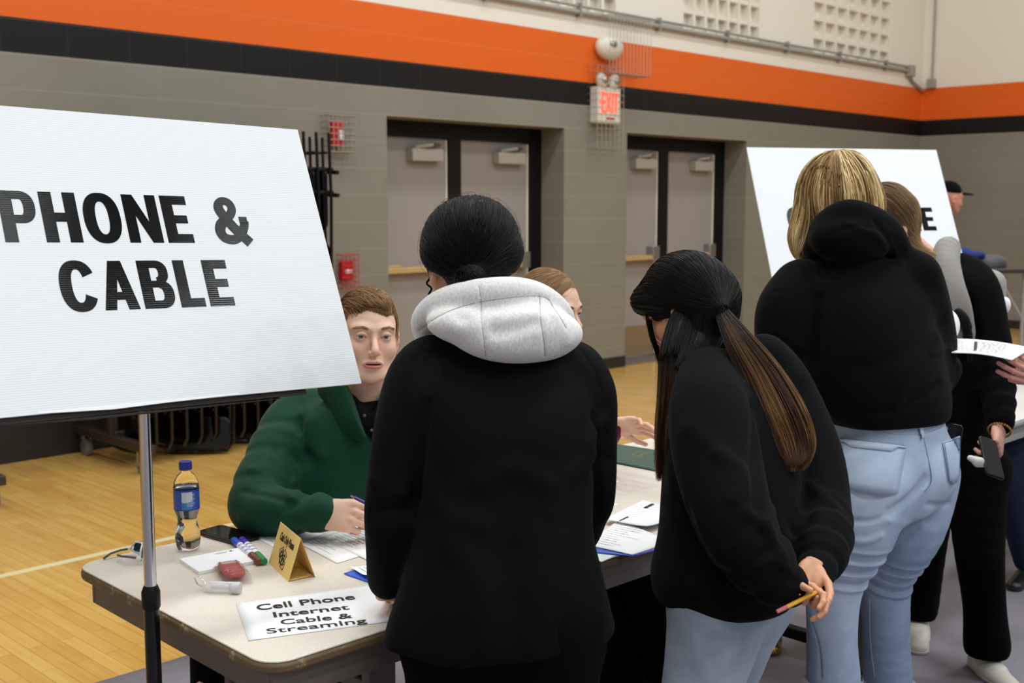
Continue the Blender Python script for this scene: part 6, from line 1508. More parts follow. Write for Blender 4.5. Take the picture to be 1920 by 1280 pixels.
    G.u(chain([vecK(585, 768, 3.07), sh, vecK(502, 880, 2.94), el], [.06, .078, .072, .062], 5), .03).u(chain([vecK(484, 935, 2.86), vecK(496, 962, 2.80), vecK(545, 962, 2.75), wr], [.062, .060, .052, .041], 5), .02)
    sh2, el2, wr2 = vecK(810, 800, 3.06), vecK(865, 930, 2.92), vecK(800, 968, 2.76)
    G.u(chain([vecK(780, 770, 3.07), sh2, vecK(845, 880, 2.98), el2, wr2], [.06, .075, .066, .06, .04], 5), .03)
    # collar wings
    G.u(chain([vecK(612, 732, 2.98), vecK(640, 742, 2.955), vecK(668, 790, 2.925), vecK(682, 800, 2.92)], [.012, .022, .024, .010], 9, flat=((.25, 1, .2), .4), k=.02), .006)
    G.u(chain([vecK(760, 735, 2.99), vecK(745, 760, 2.95), vecK(725, 800, 2.93)], [.012, .018, .012], 9, flat=((-.25, 1, .2), .4), k=.02), .006)
    # opening at the front: a deep V showing the polo
    def vee(P):
        q0 = vecK(690, 880, 2.9); x = P[:, 0]-float(vecK(705, 760, 2.92)[0]); z = P[:, 2]-q0[2]; wv = np.clip(z, 0, 1)*.36; return np.maximum(np.abs(x)-wv, np.maximum(P[:, 1]-3.06, -z)).astype(f32)
    G.sub(vee, .006)
    G.d(wavy(.0035, 12, 33)).d(rings(sh, el, .004, 70, .1, 5)).d(rings(vecK(500, 962, 2.8), wr, .0025, 80, .08, 6))
    folds_on(G, [(((560, 790), (580, 860), (566, 930), (540, 950)), -.012, .014), (((585, 790), (605, 850), (600, 930)), .006, .02), (((470, 880), (510, 900), (550, 935)), .008, .010), (((455, 920), (505, 930), (550, 945)), -.007, .008), (((520, 800), (500, 850), (495, 900)), .005, .014), (((530, 850), (552, 900), (560, 930)), .006, .01), (((640, 830), (625, 900), (610, 940)), .004, .03), (((450, 970), (500, 985), (570, 985)), .004, .012)], 2.4, 3.4)
    seams_on(G, [[(562, 745), (572, 790), (568, 850), (552, 915)], [(598, 950), (602, 975), (600, 990)], [(612, 735), (618, 765), (660, 800), (684, 815)]], .0025, .003, 2.4, 3.4)
    garment(who, 'jacket', G, [s_[0] for s_ in secs]+[sh, el, wr, sh2, el2, wr2], .2, .0048, M['green_jacket'])
    B = Solid().u(loft([sec(960, 560, 800, 3.09, .115, .12), sec(860, 570, 800, 3.08, .115, .11), sec(780, 600, 790, 3.075, .105, .10), sec(745, 630, 760, 3.07, .085, .08)], -r, 2.2, .02), 0)
    B.u(chain([vecK(655, 728, 3.08), vecK(648, 740, 3.02), vecK(664, 772, 2.975), vecK(690, 800, 2.965)], [.011, .013, .014, .012], 9, k=.02), .01).u(chain([vecK(728, 728, 3.08), vecK(733, 745, 3.0), vecK(715, 785, 2.965), vecK(702, 800, 2.963)], [.011, .013, .013, .010], 9, k=.02), .01)
    B.d(wavy(.002, 20, 3)); seams_on(B, [[(694, 790), (700, 870), (702, 930)]], .003, .003, 2.4, 3.4)
    o, _, _ = garment(who, 'polo_shirt', B, [secs[0][0], secs[-1][0]], .22, .0045, M['polo'])
    for px, py in ((683, 779), (697, 806), (698, 834)):
        p = on_solid(B, px, py, 2.5, 3.4)
        if p is not None: bt = Solid().u(ell(p+np.array([0, -.002, 0]), (.0048, .003, .0048)), 0); Vb, Fb = bt.mesh(p-.012, p+.012, .0016); solid_obj('button', [(Vb, Fb)], mat('shirt_button', srgb(96, 92, 88), .3), o)
    # hands over the papers with a pen
    hR = hand_frame((.92, -.34, .02), (-.25, -.85, .5))
    add_hand(parts, cols, vecK(600, 962, 2.70), hR, ((48, 62, 35), (50, 64, 35), (54, 66, 35), (58, 66, 35)), skin, 'thumb-', (5, 1, -3, -6), (26, 45, 25, 20), 1.0, .0017, forearm=vecK(560, 966, 2.73), fr=.026)
    hR = hand_frame(vecK(740, 968, 2.70)-vecK(800, 966, 2.74), (.05, -.55, .85)); add_hand(parts, cols, vecK(806, 962, 2.75), hR, ((30, 40, 25),)*4, skin, 'thumb+', s=.96, vox=.0022, forearm=vecK(830, 962, 2.8), fr=.026)
    hip = vecK(680, 1050, 3.22); hip[2] = .56; ch = vecK(685, 860, 3.08); la, ra = np.array([-.77, 2.80, .09]), np.array([-.46, 2.90, .09]); lk, rk = np.array([-.72, 2.76, .52]), np.array([-.46, 2.80, .52])
    lh, rh = hip+np.array([-.1, 0, 0]), hip+np.array([.1, 0, 0])
    core(parts, cols, [(hip, ch, .11, .08), (ch, N_, .07, .045)], [([lh, lk, la], [.07, .055, .035]), ([rh, rk, ra], [.07, .055, .035]), ([sh, el], [.04, .035]), ([el, wr], [.032, .024]), ([sh2, el2, wr2], [.04, .034, .024])], skin)
    T = Solid().u(chain([lh, lk], [.09, .072], 2), .02).u(chain([lk, la], [.07, .06], 2), .02).u(chain([rh, rk], [.09, .072], 2), .02).u(chain([rk, ra], [.07, .06], 2), .02).u(cap(lh, rh, .11), .03).u(cap(hip, hip+np.array([0, -.02, .12]), .12, .12), .04).d(wavy(.004, 12, 2)).cut(lambda P: .05-P[:, 2], .004)
    garment(who, 'trousers', T, [lh, rh, lk, rk, la, ra, hip], .16, .009, M['black_pants']); shoes(who, (la, (.1, -1)), (ra, (.15, -1))); finish_body(who, parts, cols)
    a, b = vecK(658, 929, 2.64), vecK(700, 950, 2.60); t = thing('pen', 'purple pen in the hand of the seated person in green', 'pen', tuple(k2w((a+b)/2))); d_ = unit(k2w(b)-k2w(a)); A_, B_ = k2w(a)-np.array(t.location), k2w(b)-np.array(t.location)
    MB().tube([A_+d_*.014, B_+d_*.05], .0042, 10).build('barrel', mat('pen_purple', srgb(66, 40, 130), .3), t, smooth='auto'); MB().tube([A_, A_+d_*.014], [.0025, .0038], 10).build('chrome_tip', M['chrome'], t, smooth='auto'); MB().tube([B_+d_*.05, B_+d_*.06], [.004, .001], 10).build('nib', M['chrome'], t, smooth='auto')
    # chair of the man: back and seat in black
    ck = k2w([hip[0], hip[1], 0]); t = copy_tree(base); t['label'] = 'black folding chair under the seated person in green'; t['group'] = 'occupied folding chairs'; t.location = (ck[0], ck[1], 0); return hip, c
def open_chair(label, kpos, phi):
    p = k2w([kpos[0], kpos[1], 0]); t = thing('folding_chair', label, 'chair', tuple(p), 0); t.rotation_euler = (0, 0, AZ-math.pi/2-math.radians(phi))
    m_ = M['black_gloss']
    MB().prism(rrect(.42, .40, .06, 6), .43, .45).build('seat', m_, t, bevel=.006); MB().prism(rrect(.42, .20, .05, 6, 0, .70), -.006, .006).map([[1, 0, 0], [0, 0, 1], [0, 1, 0]], (0, -.24, 0)).build('backrest', m_, t, bevel=.005)
    for s_ in (-1, 1):
        MB().tube([(s_*.215, .24, .012), (s_*.215, 0, .42), (s_*.21, -.22, .78), (s_*.17, -.24, .82)], .011, 8).build('front_leg', m_, t, smooth='auto'); MB().tube([(s_*.195, -.25, .012), (s_*.195, -.02, .42)], .011, 8).build('rear_leg', m_, t, smooth='auto')
    MB().tube([(-.215, .16, .14), (.215, .16, .14)], .008, 8).build('stretcher', m_, t, smooth='auto'); MB().tube([(-.17, -.24, .82), (.17, -.24, .82)], .011, 8).build('top_tube', m_, t, smooth='auto'); return t
def woman_maroon():
    f, r = facing(140); who = person('seated person in a maroon top, light brown hair parted at the side', vecK(1010, 800, 3.6)[:2])
    skin = srgb(228, 182, 158); parts, cols = [], []
    c = vecK(1034, 583, 3.46); R = face_frame(127, 4, 0); N_ = vecK(1010, 690, 3.52)
    add_head(who, parts, cols, c, R, .94, skin, srgb(200, 110, 104), .0022, neck=N_, male=False, eyes=eye_mat('eye_grey', srgb(90, 110, 120)), gaze=(0, 0), brow=srgb(140, 104, 72), neck_r=.047, blush=.18, nose=1.02)
    rg = np.random.default_rng(41); C = Solid(); C.u(local(Solid().u(ell((0, -.022, .037), (.0845, .106, .0965)), .02).u(ell((0, -.055, .0), (.078, .066, .08)), .03).sub(ell((0, .118, -.020), (.085, .070, .092)), .008).sub(ell((.09, .03, -.05), (.03, .050, .056)), .006).sub(ell((-.09, .03, -.05), (.03, .050, .056)), .006), c, R, .95), .01)
    # side parting as a shallow groove
    pr = [c+R @ np.array(v)*.95 for v in ((-.036, .068, .090), (-.034, .03, .122), (-.024, -.02, .132), (-.01, -.06, .122))]; C.d(seam(pr, .0045, .004)); C.u(ell(c+R @ np.array([0, -.12, -.02]), (.03, .03, .03)), .01); C.d(wavy(.0015, 30, 4))
    V, F = C.mesh(*bbox_of([c], .16), .0035); roots = scatter(V, F, 1800, 8); bk = (c+R @ np.array([0, -.12, -.02])).astype(f32); 
    def dirf(P, i):
        q = ((P-c.astype(f32)) @ R.astype(f32)); d = bk-P; d /= np.linalg.norm(d, axis=1, keepdims=True)+1e-6; side = np.where(q[:, 0:1] > -.033, 1., -1.)*R[:, 0].astype(f32)*.7-np.array([0, 0, .45]); k = np.clip(q[:, 1:2]/.06+.4, 0, 1); return d+side*k
    pa = comb(C, roots, dirf, 14, .009, rg.uniform(0, .0018, len(roots)), .04, 2); hair_obj(who, 'hair', [(V, F, srgb(128, 98, 68))], [(pa, tint(srgb(158, 124, 88), len(pa), rg, .6, 1.35), .0006)])
    G = Solid(); secs = [sec(960, 900, 1140, 3.60, .13, .13), sec(860, 915, 1125, 3.58, .12, .13), sec(760, 900, 1120, 3.56, .12, .12), sec(700, 930, 1100, 3.54, .09, .09), sec(668, 975, 1060, 3.52, .06, .06)]; G.u(loft(secs, -r, 2.2, .02), 0)
    sh, el, wr = vecK(1088, 720, 3.50), vecK(1112, 850, 3.42), vecK(1150, 800, 3.30); G.u(chain([vecK(1060, 690, 3.52), sh, el], [.05, .058, .050], 3), .02).u(chain([el, wr], [.050, .038], 2), .01)
    sh2, el2, wr2 = vecK(925, 730, 3.56), vecK(905, 880, 3.45), vecK(960, 900, 3.25); G.u(chain([vecK(950, 700, 3.55), sh2, el2, wr2], [.05, .058, .05, .036], 4), .02); G.d(wavy(.003, 14, 3))
    garment(who, 'sweater', G, [s_[0] for s_ in secs]+[sh, el, wr, sh2, el2, wr2], .18, .006, M['maroon'])
    add_hand(parts, cols, vecK(1152, 795, 3.29), hand_frame(vecK(1212, 796, 3.24)-vecK(1152, 792, 3.29), (.25, .8, .55)), ((5, 15, 10), (8, 15, 10), (12, 20, 10), (20, 25, 15)), skin, 'thumb-', (14, 4, -8, -20), (38, 5, 10, 10), .84, .0024, forearm=vecK(1135, 808, 3.32), fr=.024)
    add_hand(parts, cols, wr2, hand_frame((.7, -.5, -.2), (0, .2, 1)), ((20, 30, 20),)*4, skin, 'thumb+', s=.86, vox=.003)
    hip = vecK(1010, 1000, 3.68); hip[2] = .56; ch = vecK(1010, 790, 3.57); lk, rk = np.array([.12, 3.30, .53]), np.array([.36, 3.36, .53]); la, ra = np.array([.30, 3.40, .09]), np.array([.44, 3.62, .09]); lh, rh = hip+np.array([-.09, 0, 0]), hip+np.array([.09, 0, 0])
    core(parts, cols, [(hip, ch, .10, .08), (ch, N_, .06, .04)], [([lh, lk, la], [.07, .055, .035]), ([rh, rk, ra], [.07, .055, .035]), ([sh, el], [.035, .03]), ([el, wr], [.03, .022]), ([sh2, el2, wr2], [.035, .03, .022])], skin)
    T = Solid().u(chain([lh, lk], [.10, .085], 2), .02).u(chain([lk, (lk+la)/2, la], [.09, .105, .11], 2), .02).u(chain([rh, rk], [.10, .085], 2), .02).u(chain([rk, (rk+ra)/2, ra], [.09, .105, .11], 2), .02).u(cap(lh, rh, .11), .03).u(cap(hip, hip+np.array([0, -.02, .12]), .11, .11), .04).d(wavy(.006, 12, 2)).cut(lambda P: .045-P[:, 2], .004)
    garment(who, 'trousers', T, [lh, rh, lk, rk, la, ra, hip], .18, .009, M['black_pants']); shoes(who, (la, (.35, -.93)), (ra, (.5, -.87)), None, .26); finish_body(who, parts, cols)
man_hip, _ = man_green()
# replace the copied folded chair by open ones under the two seated people
for o in [x for x in bpy.data.objects if x.get('label') == 'black folding chair under the seated person in green']:
    for ch in list(o.children): bpy.data.objects.remove(ch)
    bpy.data.objects.remove(o)
open_chair('open black folding chair under the seated person in green', (man_hip[0], man_hip[1]+.02), 168)
woman_maroon()
open_chair('open black folding chair under the seated person in maroon', (vecK(1010, 1000, 3.70)[0], 3.70), 145)
# ================================================================== people and things at the right of the photo
def woman_backpack():
    f, r = facing(-140); who = person('person in black with a light grey backpack strap and white sneakers', vecK(1800, 1210, 3.75)[:2])
    skin = srgb(222, 168, 146); parts, cols = [], []
    c = vecK(1658, 422, 3.80); R = face_frame(-105, 38, 0); N_ = vecK(1742, 500, 3.84)
    add_head(who, parts, cols, c, R, .95, skin, srgb(190, 110, 100), .004, neck=N_, male=False)
    rg = np.random.default_rng(51); C = Solid(); C.u(local(Solid().u(ell((0, -.020, .036), (.088, .108, .098)), .02).u(ell((0, -.055, .0), (.082, .07, .09)), .03).sub(ell((0, .115, -.035), (.08, .075, .090)), .010).sub(ell((.092, .004, -.020), (.022, .022, .034)), .006).sub(ell((-.092, .004, -.020), (.022, .022, .034)), .006), c, R, .95), .01)
    C.u(chain([c+R @ np.array([0, -.09, .0]), vecK(1706, 455, 3.80), vecK(1742, 482, 3.78)], [.045, .030, .018], 4), .02); C.d(wavy(.002, 24, 5))
    V, F = C.mesh(*bbox_of([c, vecK(1752, 478, 3.78)], .15), .004); roots = scatter(V, F, 1500, 3); tg = vecK(1756, 485, 3.78).astype(f32)
    def dirf(P, i): d = tg-P; return d/(np.linalg.norm(d, axis=1, keepdims=True)+1e-6)
    pa = comb(C, roots, dirf, 16, .010, rg.uniform(0, .003, len(roots)), .07, 2); k = np.clip(((pa[..., 0]-c[0])/.16), 0, 1)[..., None]
    col = (np.array(srgb(112, 86, 62)[:3])*(1-k)+np.array(srgb(186, 156, 112)[:3])*k)*rg.uniform(.6, 1.4, len(pa))[:, None, None]; hair_obj(who, 'hair', [(V, F, srgb(104, 80, 56))], [(pa, col, .0008)])
    G = Solid(); secs = [sec(860, 1700, 1850, 3.86, .13, .13), sec(760, 1690, 1862, 3.87, .13, .13), sec(660, 1680, 1868, 3.88, .13, .13), sec(580, 1680, 1870, 3.88, .13, .13), sec(530, 1690, 1855, 3.87, .11, .11), sec(495, 1715, 1820, 3.86, .08, .08)]; G.u(loft(secs, -r, 2.2, .02), 0)
    sh, el, wr = vecK(1828, 540, 3.84), vecK(1868, 690, 3.76), vecK(1876, 790, 3.62); G.u(chain([vecK(1800, 505, 3.85), sh, vecK(1852, 610, 3.82), el, wr], [.06, .075, .068, .062, .044], 5), .03)
    sh2, el2, wr2 = vecK(1700, 560, 3.92), vecK(1660, 690, 3.95), vecK(1640, 740, 3.75); G.u(chain([vecK(1725, 520, 3.9), sh2, el2, wr2], [.06, .07, .06, .04], 4), .03)
    G.d(wavy(.004, 11, 3)); G.d(rings(el, wr, .003, 90, .08, 3)); folds_on(G, [(((1815, 560), (1838, 660), (1842, 760)), -.010, .012), (((1850, 640), (1890, 660)), .005, .012)], 3.2, 4.4)
    garment(who, 'top', G, [s_[0] for s_ in secs]+[sh, el, wr, sh2, el2, wr2], .2, .0065, M['black_knit'])
    hd = vecK(1868, 862, 3.52)-wr; add_hand(parts, cols, wr+hd*.18, hand_frame(hd, (.75, -.6, .1)), ((25, 55, 30), (35, 60, 30), (45, 60, 30), (50, 60, 30)), skin, 'thumb-', (5, 1, -4, -8), (35, 25, 25, 20), .92, .0024, forearm=wr+np.array([0, .01, .03]), fr=.026)
    add_hand(parts, cols, wr2, hand_frame((-.3, -.5, -.4), (0, .3, 1)), ((20, 30, 20),)*4, skin, 'thumb+', s=.9, vox=.004)
    hip = vecK(1790, 850, 3.88); lh, rh = vecK(1828, 880, 3.82), vecK(1745, 880, 3.95); lk = vecK(1838, 1040, 3.70); rk = vecK(1732, 1020, 3.96); la = vecK(1852, 1205, 3.67); ra = vecK(1720, 1178, 4.02); la[2] = .1; ra[2] = .1
    core(parts, cols, [(hip, vecK(1775, 600, 3.88), .10, .09), (vecK(1775, 600, 3.88), N_, .07, .045)], [([lh, lk, la], [.06, .045, .03]), ([rh, rk, ra], [.06, .045, .03]), ([sh, el, wr], [.04, .034, .024]), ([sh2, el2, wr2], [.04, .034, .024])], skin)
    T = Solid().u(chain([lh, lk, vecK(1846, 1130, 3.68), la+np.array([0, 0, .01])], [.105, .076, .068, .076], 5), .02).u(chain([rh, rk, ra+np.array([0, 0, .01])], [.10, .074, .068], 5), .02).u(cap(lh, rh, .11), .03).u(cap(hip, hip+np.array([0, 0, .12]), .12, .12), .04).d(wavy(.004, 12, 2)).cut(lambda P: .075-P[:, 2], .004)
    garment(who, 'trousers', T, [lh, rh, lk, rk, la, ra, hip], .17, .008, M['black_pants'])
    shoes(who, (la, (.12, -1)), (ra, (-.3, -.9)), M['shoe_white'], .27, M['shoe_sole']); finish_body(who, parts, cols)
    # bracelet
    a = MB(); cc = wr+hd*.24; Rr = hand_frame(hd, (.75, -.6, .1))
    for k in range(26):
        q = 2*math.pi*k/26; p = cc+Rr[:, 0]*.036*math.cos(q)+Rr[:, 2]*.033*math.sin(q); a.ball(k2w(p), .0042, 6)
    t = a.build('bracelet', mat('bracelet_gold', srgb(176, 130, 60), .3, .8), None, smooth=True, world=True); setp(t, 'gold bead bracelet on the wrist that holds the dark phone', 'bracelet')
    # phone and tissue in the hand
    p = vecK(1858, 858, 3.44); t = thing('smartphone', 'black phone in the lowered hand of the person in black', 'phone', tuple(k2w(p))); t.rotation_euler = (math.radians(50), math.radians(20), AZ-math.pi/2+.3)
    MB().prism(rrect(.07, .14, .012, 5), -.004, .005).build('case', M['black_gloss'], t, bevel=.003)
    p = vecK(1833, 864, 3.42); t = thing('tissue', 'crumpled white tissue held beside the black phone', 'tissue', tuple(k2w(p))); q = Solid().u(ell((0, 0, 0), (.030, .012, .012), face_frame(0, 0, 25)), 0).d(wavy(.006, 60, 2)); V, F = q.mesh((-.05, -.05, -.05), (.05, .05, .05), .003); mesh_np('tissue_paper', V @ KM, F.astype(np.int32), M['white'], t, True, local=True)
    # backpack: strap over the shoulder, bag on the back
    t = thing('backpack', 'light grey backpack worn by the person in black at the right', 'backpack', tuple(k2w(vecK(1830, 620, 4.05)))); gm = cloth('backpack_grey', srgb(150, 146, 142), .8, 400, .1)
    L3 = lambda V: k2w(V)
    for pts, nm in (([vecK(1775, 478, 3.90), vecK(1776, 470, 3.83), vecK(1774, 500, 3.765), vecK(1781, 545, 3.725), vecK(1796, 590, 3.715), vecK(1812, 640, 3.73)], 'shoulder_strap'), ([vecK(1735, 490, 3.95), vecK(1712, 492, 3.84), vecK(1700, 560, 3.77)], 'shoulder_strap')):
        q = Solid().u(chain(pts, [.030, .034, .034, .032, .026, .012][:len(pts)], 5, flat=((0, 1, .15), .32), k=.03), 0); lo, hi = bbox_of(pts, .06); V, F = q.mesh(lo, hi, .004); solid_obj(nm, [(V, F)], gm, t)
    q = Solid().u(chain([vecK(1796, 585, 3.70), vecK(1812, 612, 3.70), vecK(1820, 690, 3.74)], [.014, .016, .008], 4, flat=((0, 1, 0), .4)), 0); V, F = q.mesh(*bbox_of([vecK(1796, 585, 3.7), vecK(1820, 690, 3.74)], .04), .003); solid_obj('webbing', [(V, F)], M['black_metal'], t)
    q = Solid().u(rbox(vecK(1800, 610, 4.10), (.14, .07, .20), .05, face_frame(-140)), 0).u(rbox(vecK(1810, 650, 4.17), (.11, .06, .12), .04, face_frame(-140)), .02).d(wavy(.004, 15, 3)); V, F = q.mesh(*bbox_of([vecK(1800, 610, 4.10)], .3), .008); solid_obj('bag', [(V, F)], gm, t)
    MB().ball(k2w(vecK(1884, 572, 4.0))-np.array(t.location), (.02, .02, .03), 12).build('bottle_cap', M['white'], t, smooth=True)
woman_backpack()
def person_handing():
    who = person('person at the right photo edge of whom only a hand with paper shows', vecK(2080, 1100, 3.2)[:2]); skin = srgb(226, 160, 150); parts, cols = [], []
    wr = vecK(1968, 708, 3.20); hd = vecK(1880, 690, 3.14)-wr; add_hand(parts, cols, wr, hand_frame(hd, (.15, -.85, -.45)), ((12, 20, 10), (14, 22, 12), (18, 25, 12), (24, 30, 15)), skin, 'thumb-', (4, 0, -3, -7), (22, 8, 10, 10), .90, .0022, forearm=vecK(2000, 716, 3.22), fr=.027)
    el = vecK(2060, 770, 3.3); sh = vecK(2090, 540, 3.25); f, r = facing(-95); c = vecK(2075, 400, 3.2); N_ = vecK(2090, 500, 3.24)
    add_head(who, parts, cols, c, face_frame(-95, 8), .97, skin, srgb(190, 110, 100), .005, neck=N_)
    V, F = Solid().u(local(Solid().u(ell((0, -.020, .04), (.086, .106, .095)), .02).sub(ell((0, .115, -.03), (.08, .075, .09)), .01), c, face_frame(-95, 8), .97), .01).mesh(*bbox_of([c], .15), .005); hair_obj(who, 'hair', [(V, F, srgb(60, 44, 34))], [])
    G = Solid(); secs = [sec(900, 2000, 2170, 3.22, .14, .14), sec(760, 2000, 2170, 3.24, .14, .14), sec(600, 2005, 2175, 3.25, .17, .17), sec(530, 2040, 2140, 3.25, .12, .12)]; G.u(loft(secs, (1, 0, 0), 2.2, .02), 0).u(chain([sh, el, vecK(1982, 712, 3.21)], [.07, .058, .040], 4), .03).d(wavy(.004, 12, 3)); garment(who, 'sweater', G, [s_[0] for s_ in secs]+[el, wr+np.array([.03, 0, 0])], .19, .009, M['black_knit'])
    hip = vecK(2085, 860, 3.22); la, ra = np.array([1.62, 3.12, .09]), np.array([1.72, 3.38, .09]); lk, rk = np.array([1.62, 3.13, .5]), np.array([1.70, 3.33, .5]); lh, rh = hip+np.array([0, -.09, 0]), hip+np.array([0, .09, 0])
    T = Solid().u(chain([lh, lk, la], [.1, .075, .065], 3), .02).u(chain([rh, rk, ra], [.1, .075, .065], 3), .02).u(cap(hip, hip+np.array([0, 0, .1]), .13), .04).cut(lambda P: .05-P[:, 2], .004); garment(who, 'trousers', T, [lh, rh, la, ra, hip], .2, .011, M['denim_navy'], lambda V: np.tile([.5, 0, 0], (len(V), 1)))
    core(parts, cols, [(hip, vecK(2085, 600, 3.25), .10, .09), (vecK(2085, 600, 3.25), N_, .07, .05)], [([lh, lk, la], [.06, .045, .03]), ([rh, rk, ra], [.06, .045, .03]), ([sh, el, wr+np.array([.02, 0, 0])], [.04, .034, .024])], skin); shoes(who, (la, (-1, 0)), (ra, (-1, .1))); finish_body(who, parts, cols)
person_handing()
# sheaf of printed papers passed across
def kquad(name, label, cat, P, m, th=.0012, group=None):
    P = [k2w(p) for p in P]; c = sum(P)/4; t = thing(name, label, cat, tuple(c), 0, group); n = 10; mb = MB(); Q = [p-c for p in P]
    for i in range(n+1):
        for j in range(n+1):
            u, v = i/n, j/n; p = (Q[0]*(1-u)+Q[1]*u)*(1-v)+(Q[3]*(1-u)+Q[2]*u)*v; mb.V.append((p[0], p[1], p[2]+.006*math.sin(u*3.1)))
    for i in range(n):
        for j in range(n): a = i*(n+1)+j; mb.F.append([a, a+n+1, a+n+2, a+1])
    o = mb.build('sheets', m, t, smooth=True); sd = o.modifiers.new('thick', 'SOLIDIFY'); sd.thickness = th; sd.offset = -1
    return t, Q
t, Q = kquad('paper_sheaf', 'white printed papers held out from the right photo edge', 'paper', [vecK(1784, 660, 3.04), vecK(1898, 674, 3.02), vecK(1935, 652, 3.26), vecK(1790, 634, 3.30)], M['paper'], .003)
lm = MB(); rg = random.Random(5); U, V_ = Q[1]-Q[0], Q[3]-Q[0]
for k in range(9):
    x0 = .06
    while x0 < .9:
        wl = rg.uniform(.02, .08); a = Q[0]+U*x0+V_*(.12+.085*k)+np.array([0, 0, .0075]); b = Q[0]+U*(x0+wl)+V_*(.12+.085*k)+np.array([0, 0, .0075]); dv = V_/np.linalg.norm(V_)*.006; lm.add([a, b, b+dv, a+dv], [[0, 1, 2, 3]]); x0 += wl+.03
lm.build('printed_lines', mat('mid_print', srgb(120, 120, 126), .6), t)
a = Q[0]+U*.36+V_*.15+np.array([0, 0, .008]); MB().add([a, a+U*.05, a+U*.05+V_*.6, a+V_*.6], [[0, 1, 2, 3]]).build('dark_heading', M['ink'], t)
# curled strip of white paper beside the blond visitor
pts = [(1768, 584), (1784, 588), (1793, 602), (1793, 618), (1785, 632), (1772, 640)]; cen = k2w(vecK(1780, 612, 3.24)); t = thing('curled_paper', 'curled white paper edge beside the black hoodie sleeve', 'paper', tuple(cen)); m = MB(); P = cr(np.array(pts, float), 5); ctr = np.array([1770, 612.])
for i, p in enumerate(P):
    d = (p-ctr)/np.linalg.norm(p-ctr)
    for k, dd in ((5.5, .012), (-5.5, -.012)): q = k2w(vecK(*(p+d*k), 3.24+dd))-cen; m.V.append(tuple(q))
m.F = [[2*i, 2*i+2, 2*i+3, 2*i+1] for i in range(len(P)-1)]; o = m.build('paper_strip', M['paper'], t, smooth=True); sd = o.modifiers.new('thick', 'SOLIDIFY'); sd.thickness = .0008
# seated person behind the second table, of whom a dark jean leg shows
def person_seated_far():
    who = person('seated person behind the second table in dark blue jeans', vecK(2010, 900, 5.0)[:2]); skin = srgb(222, 170, 146); parts, cols = [], []
    hip = np.array([2.62, 5.0, .58]); kn = np.array([2.02, 4.62, .60]); kn2 = np.array([2.2, 4.5, .60]); an = vecK(1935, 985, 4.62); an[2] = .1; an2 = an+np.array([.25, .05, 0]); ch = hip+np.array([0, 0, .35]); N_ = hip+np.array([-.05, -.03, .55]); c = hip+np.array([-.08, -.06, .72])
    add_head(who, parts, cols, c, face_frame(-130, 10), .97, skin, srgb(190, 110, 100), .005, neck=N_)
    V, F = Solid().u(local(Solid().u(ell((0, -.020, .04), (.086, .106, .095)), .02).sub(ell((0, .115, -.03), (.08, .075, .09)), .01), c, face_frame(-130, 10), .97), .01).mesh(*bbox_of([c], .15), .006); hair_obj(who, 'hair', [(V, F, srgb(70, 50, 38))], [])
    T = Solid().u(chain([hip+np.array([-.06, 0, 0]), kn, an], [.1, .08, .065], 3), .02).u(chain([hip+np.array([.06, -.05, 0]), kn2, an2], [.1, .08, .065], 3), .02).u(cap(hip, hip+np.array([0, 0, .08]), .13), .04).cut(lambda P: .06-P[:, 2], .004); garment(who, 'trousers', T, [hip, kn, kn2, an, an2], .16, .011, M['denim_navy'], lambda V: np.tile([.35, 0, 0], (len(V), 1)))
    G = Solid().u(chain([hip, ch, N_], [.15, .15, .07], 4), .02).u(chain([ch+np.array([-.15, -.1, .1]), ch+np.array([-.3, -.25, -.08]), ch+np.array([-.4, -.45, -.06])], [.065, .055, .045], 3), .02).u(chain([ch+np.array([.15, 0, .1]), ch+np.array([.1, -.3, -.08]), ch+np.array([-.2, -.5, -.06])], [.065, .055, .045], 3), .02); garment(who, 'sweater', G, [hip, ch, N_, ch+np.array([-.4, -.5, -.06])], .18, .011, M['black_knit'])
    for w_ in (ch+np.array([-.42, -.49, -.06]), ch+np.array([-.24, -.53, -.06])): add_hand(parts, cols, w_, hand_frame((-.6, -.6, -.1), (0, 0, 1)), ((20, 30, 20),)*4, skin, 'thumb+', s=.9, vox=.005)
    core(parts, cols, [(hip, N_, .09, .05)], [([hip, kn, an], [.05, .04, .03]), ([hip, kn2, an2], [.05, .04, .03])], skin); shoes(who, (an, (-.7, -.7)), (an2, (-.7, -.7))); finish_body(who, parts, cols)
    open_chair('open black folding chair behind the second table', (2.64, 5.03), -130)
person_seated_far()
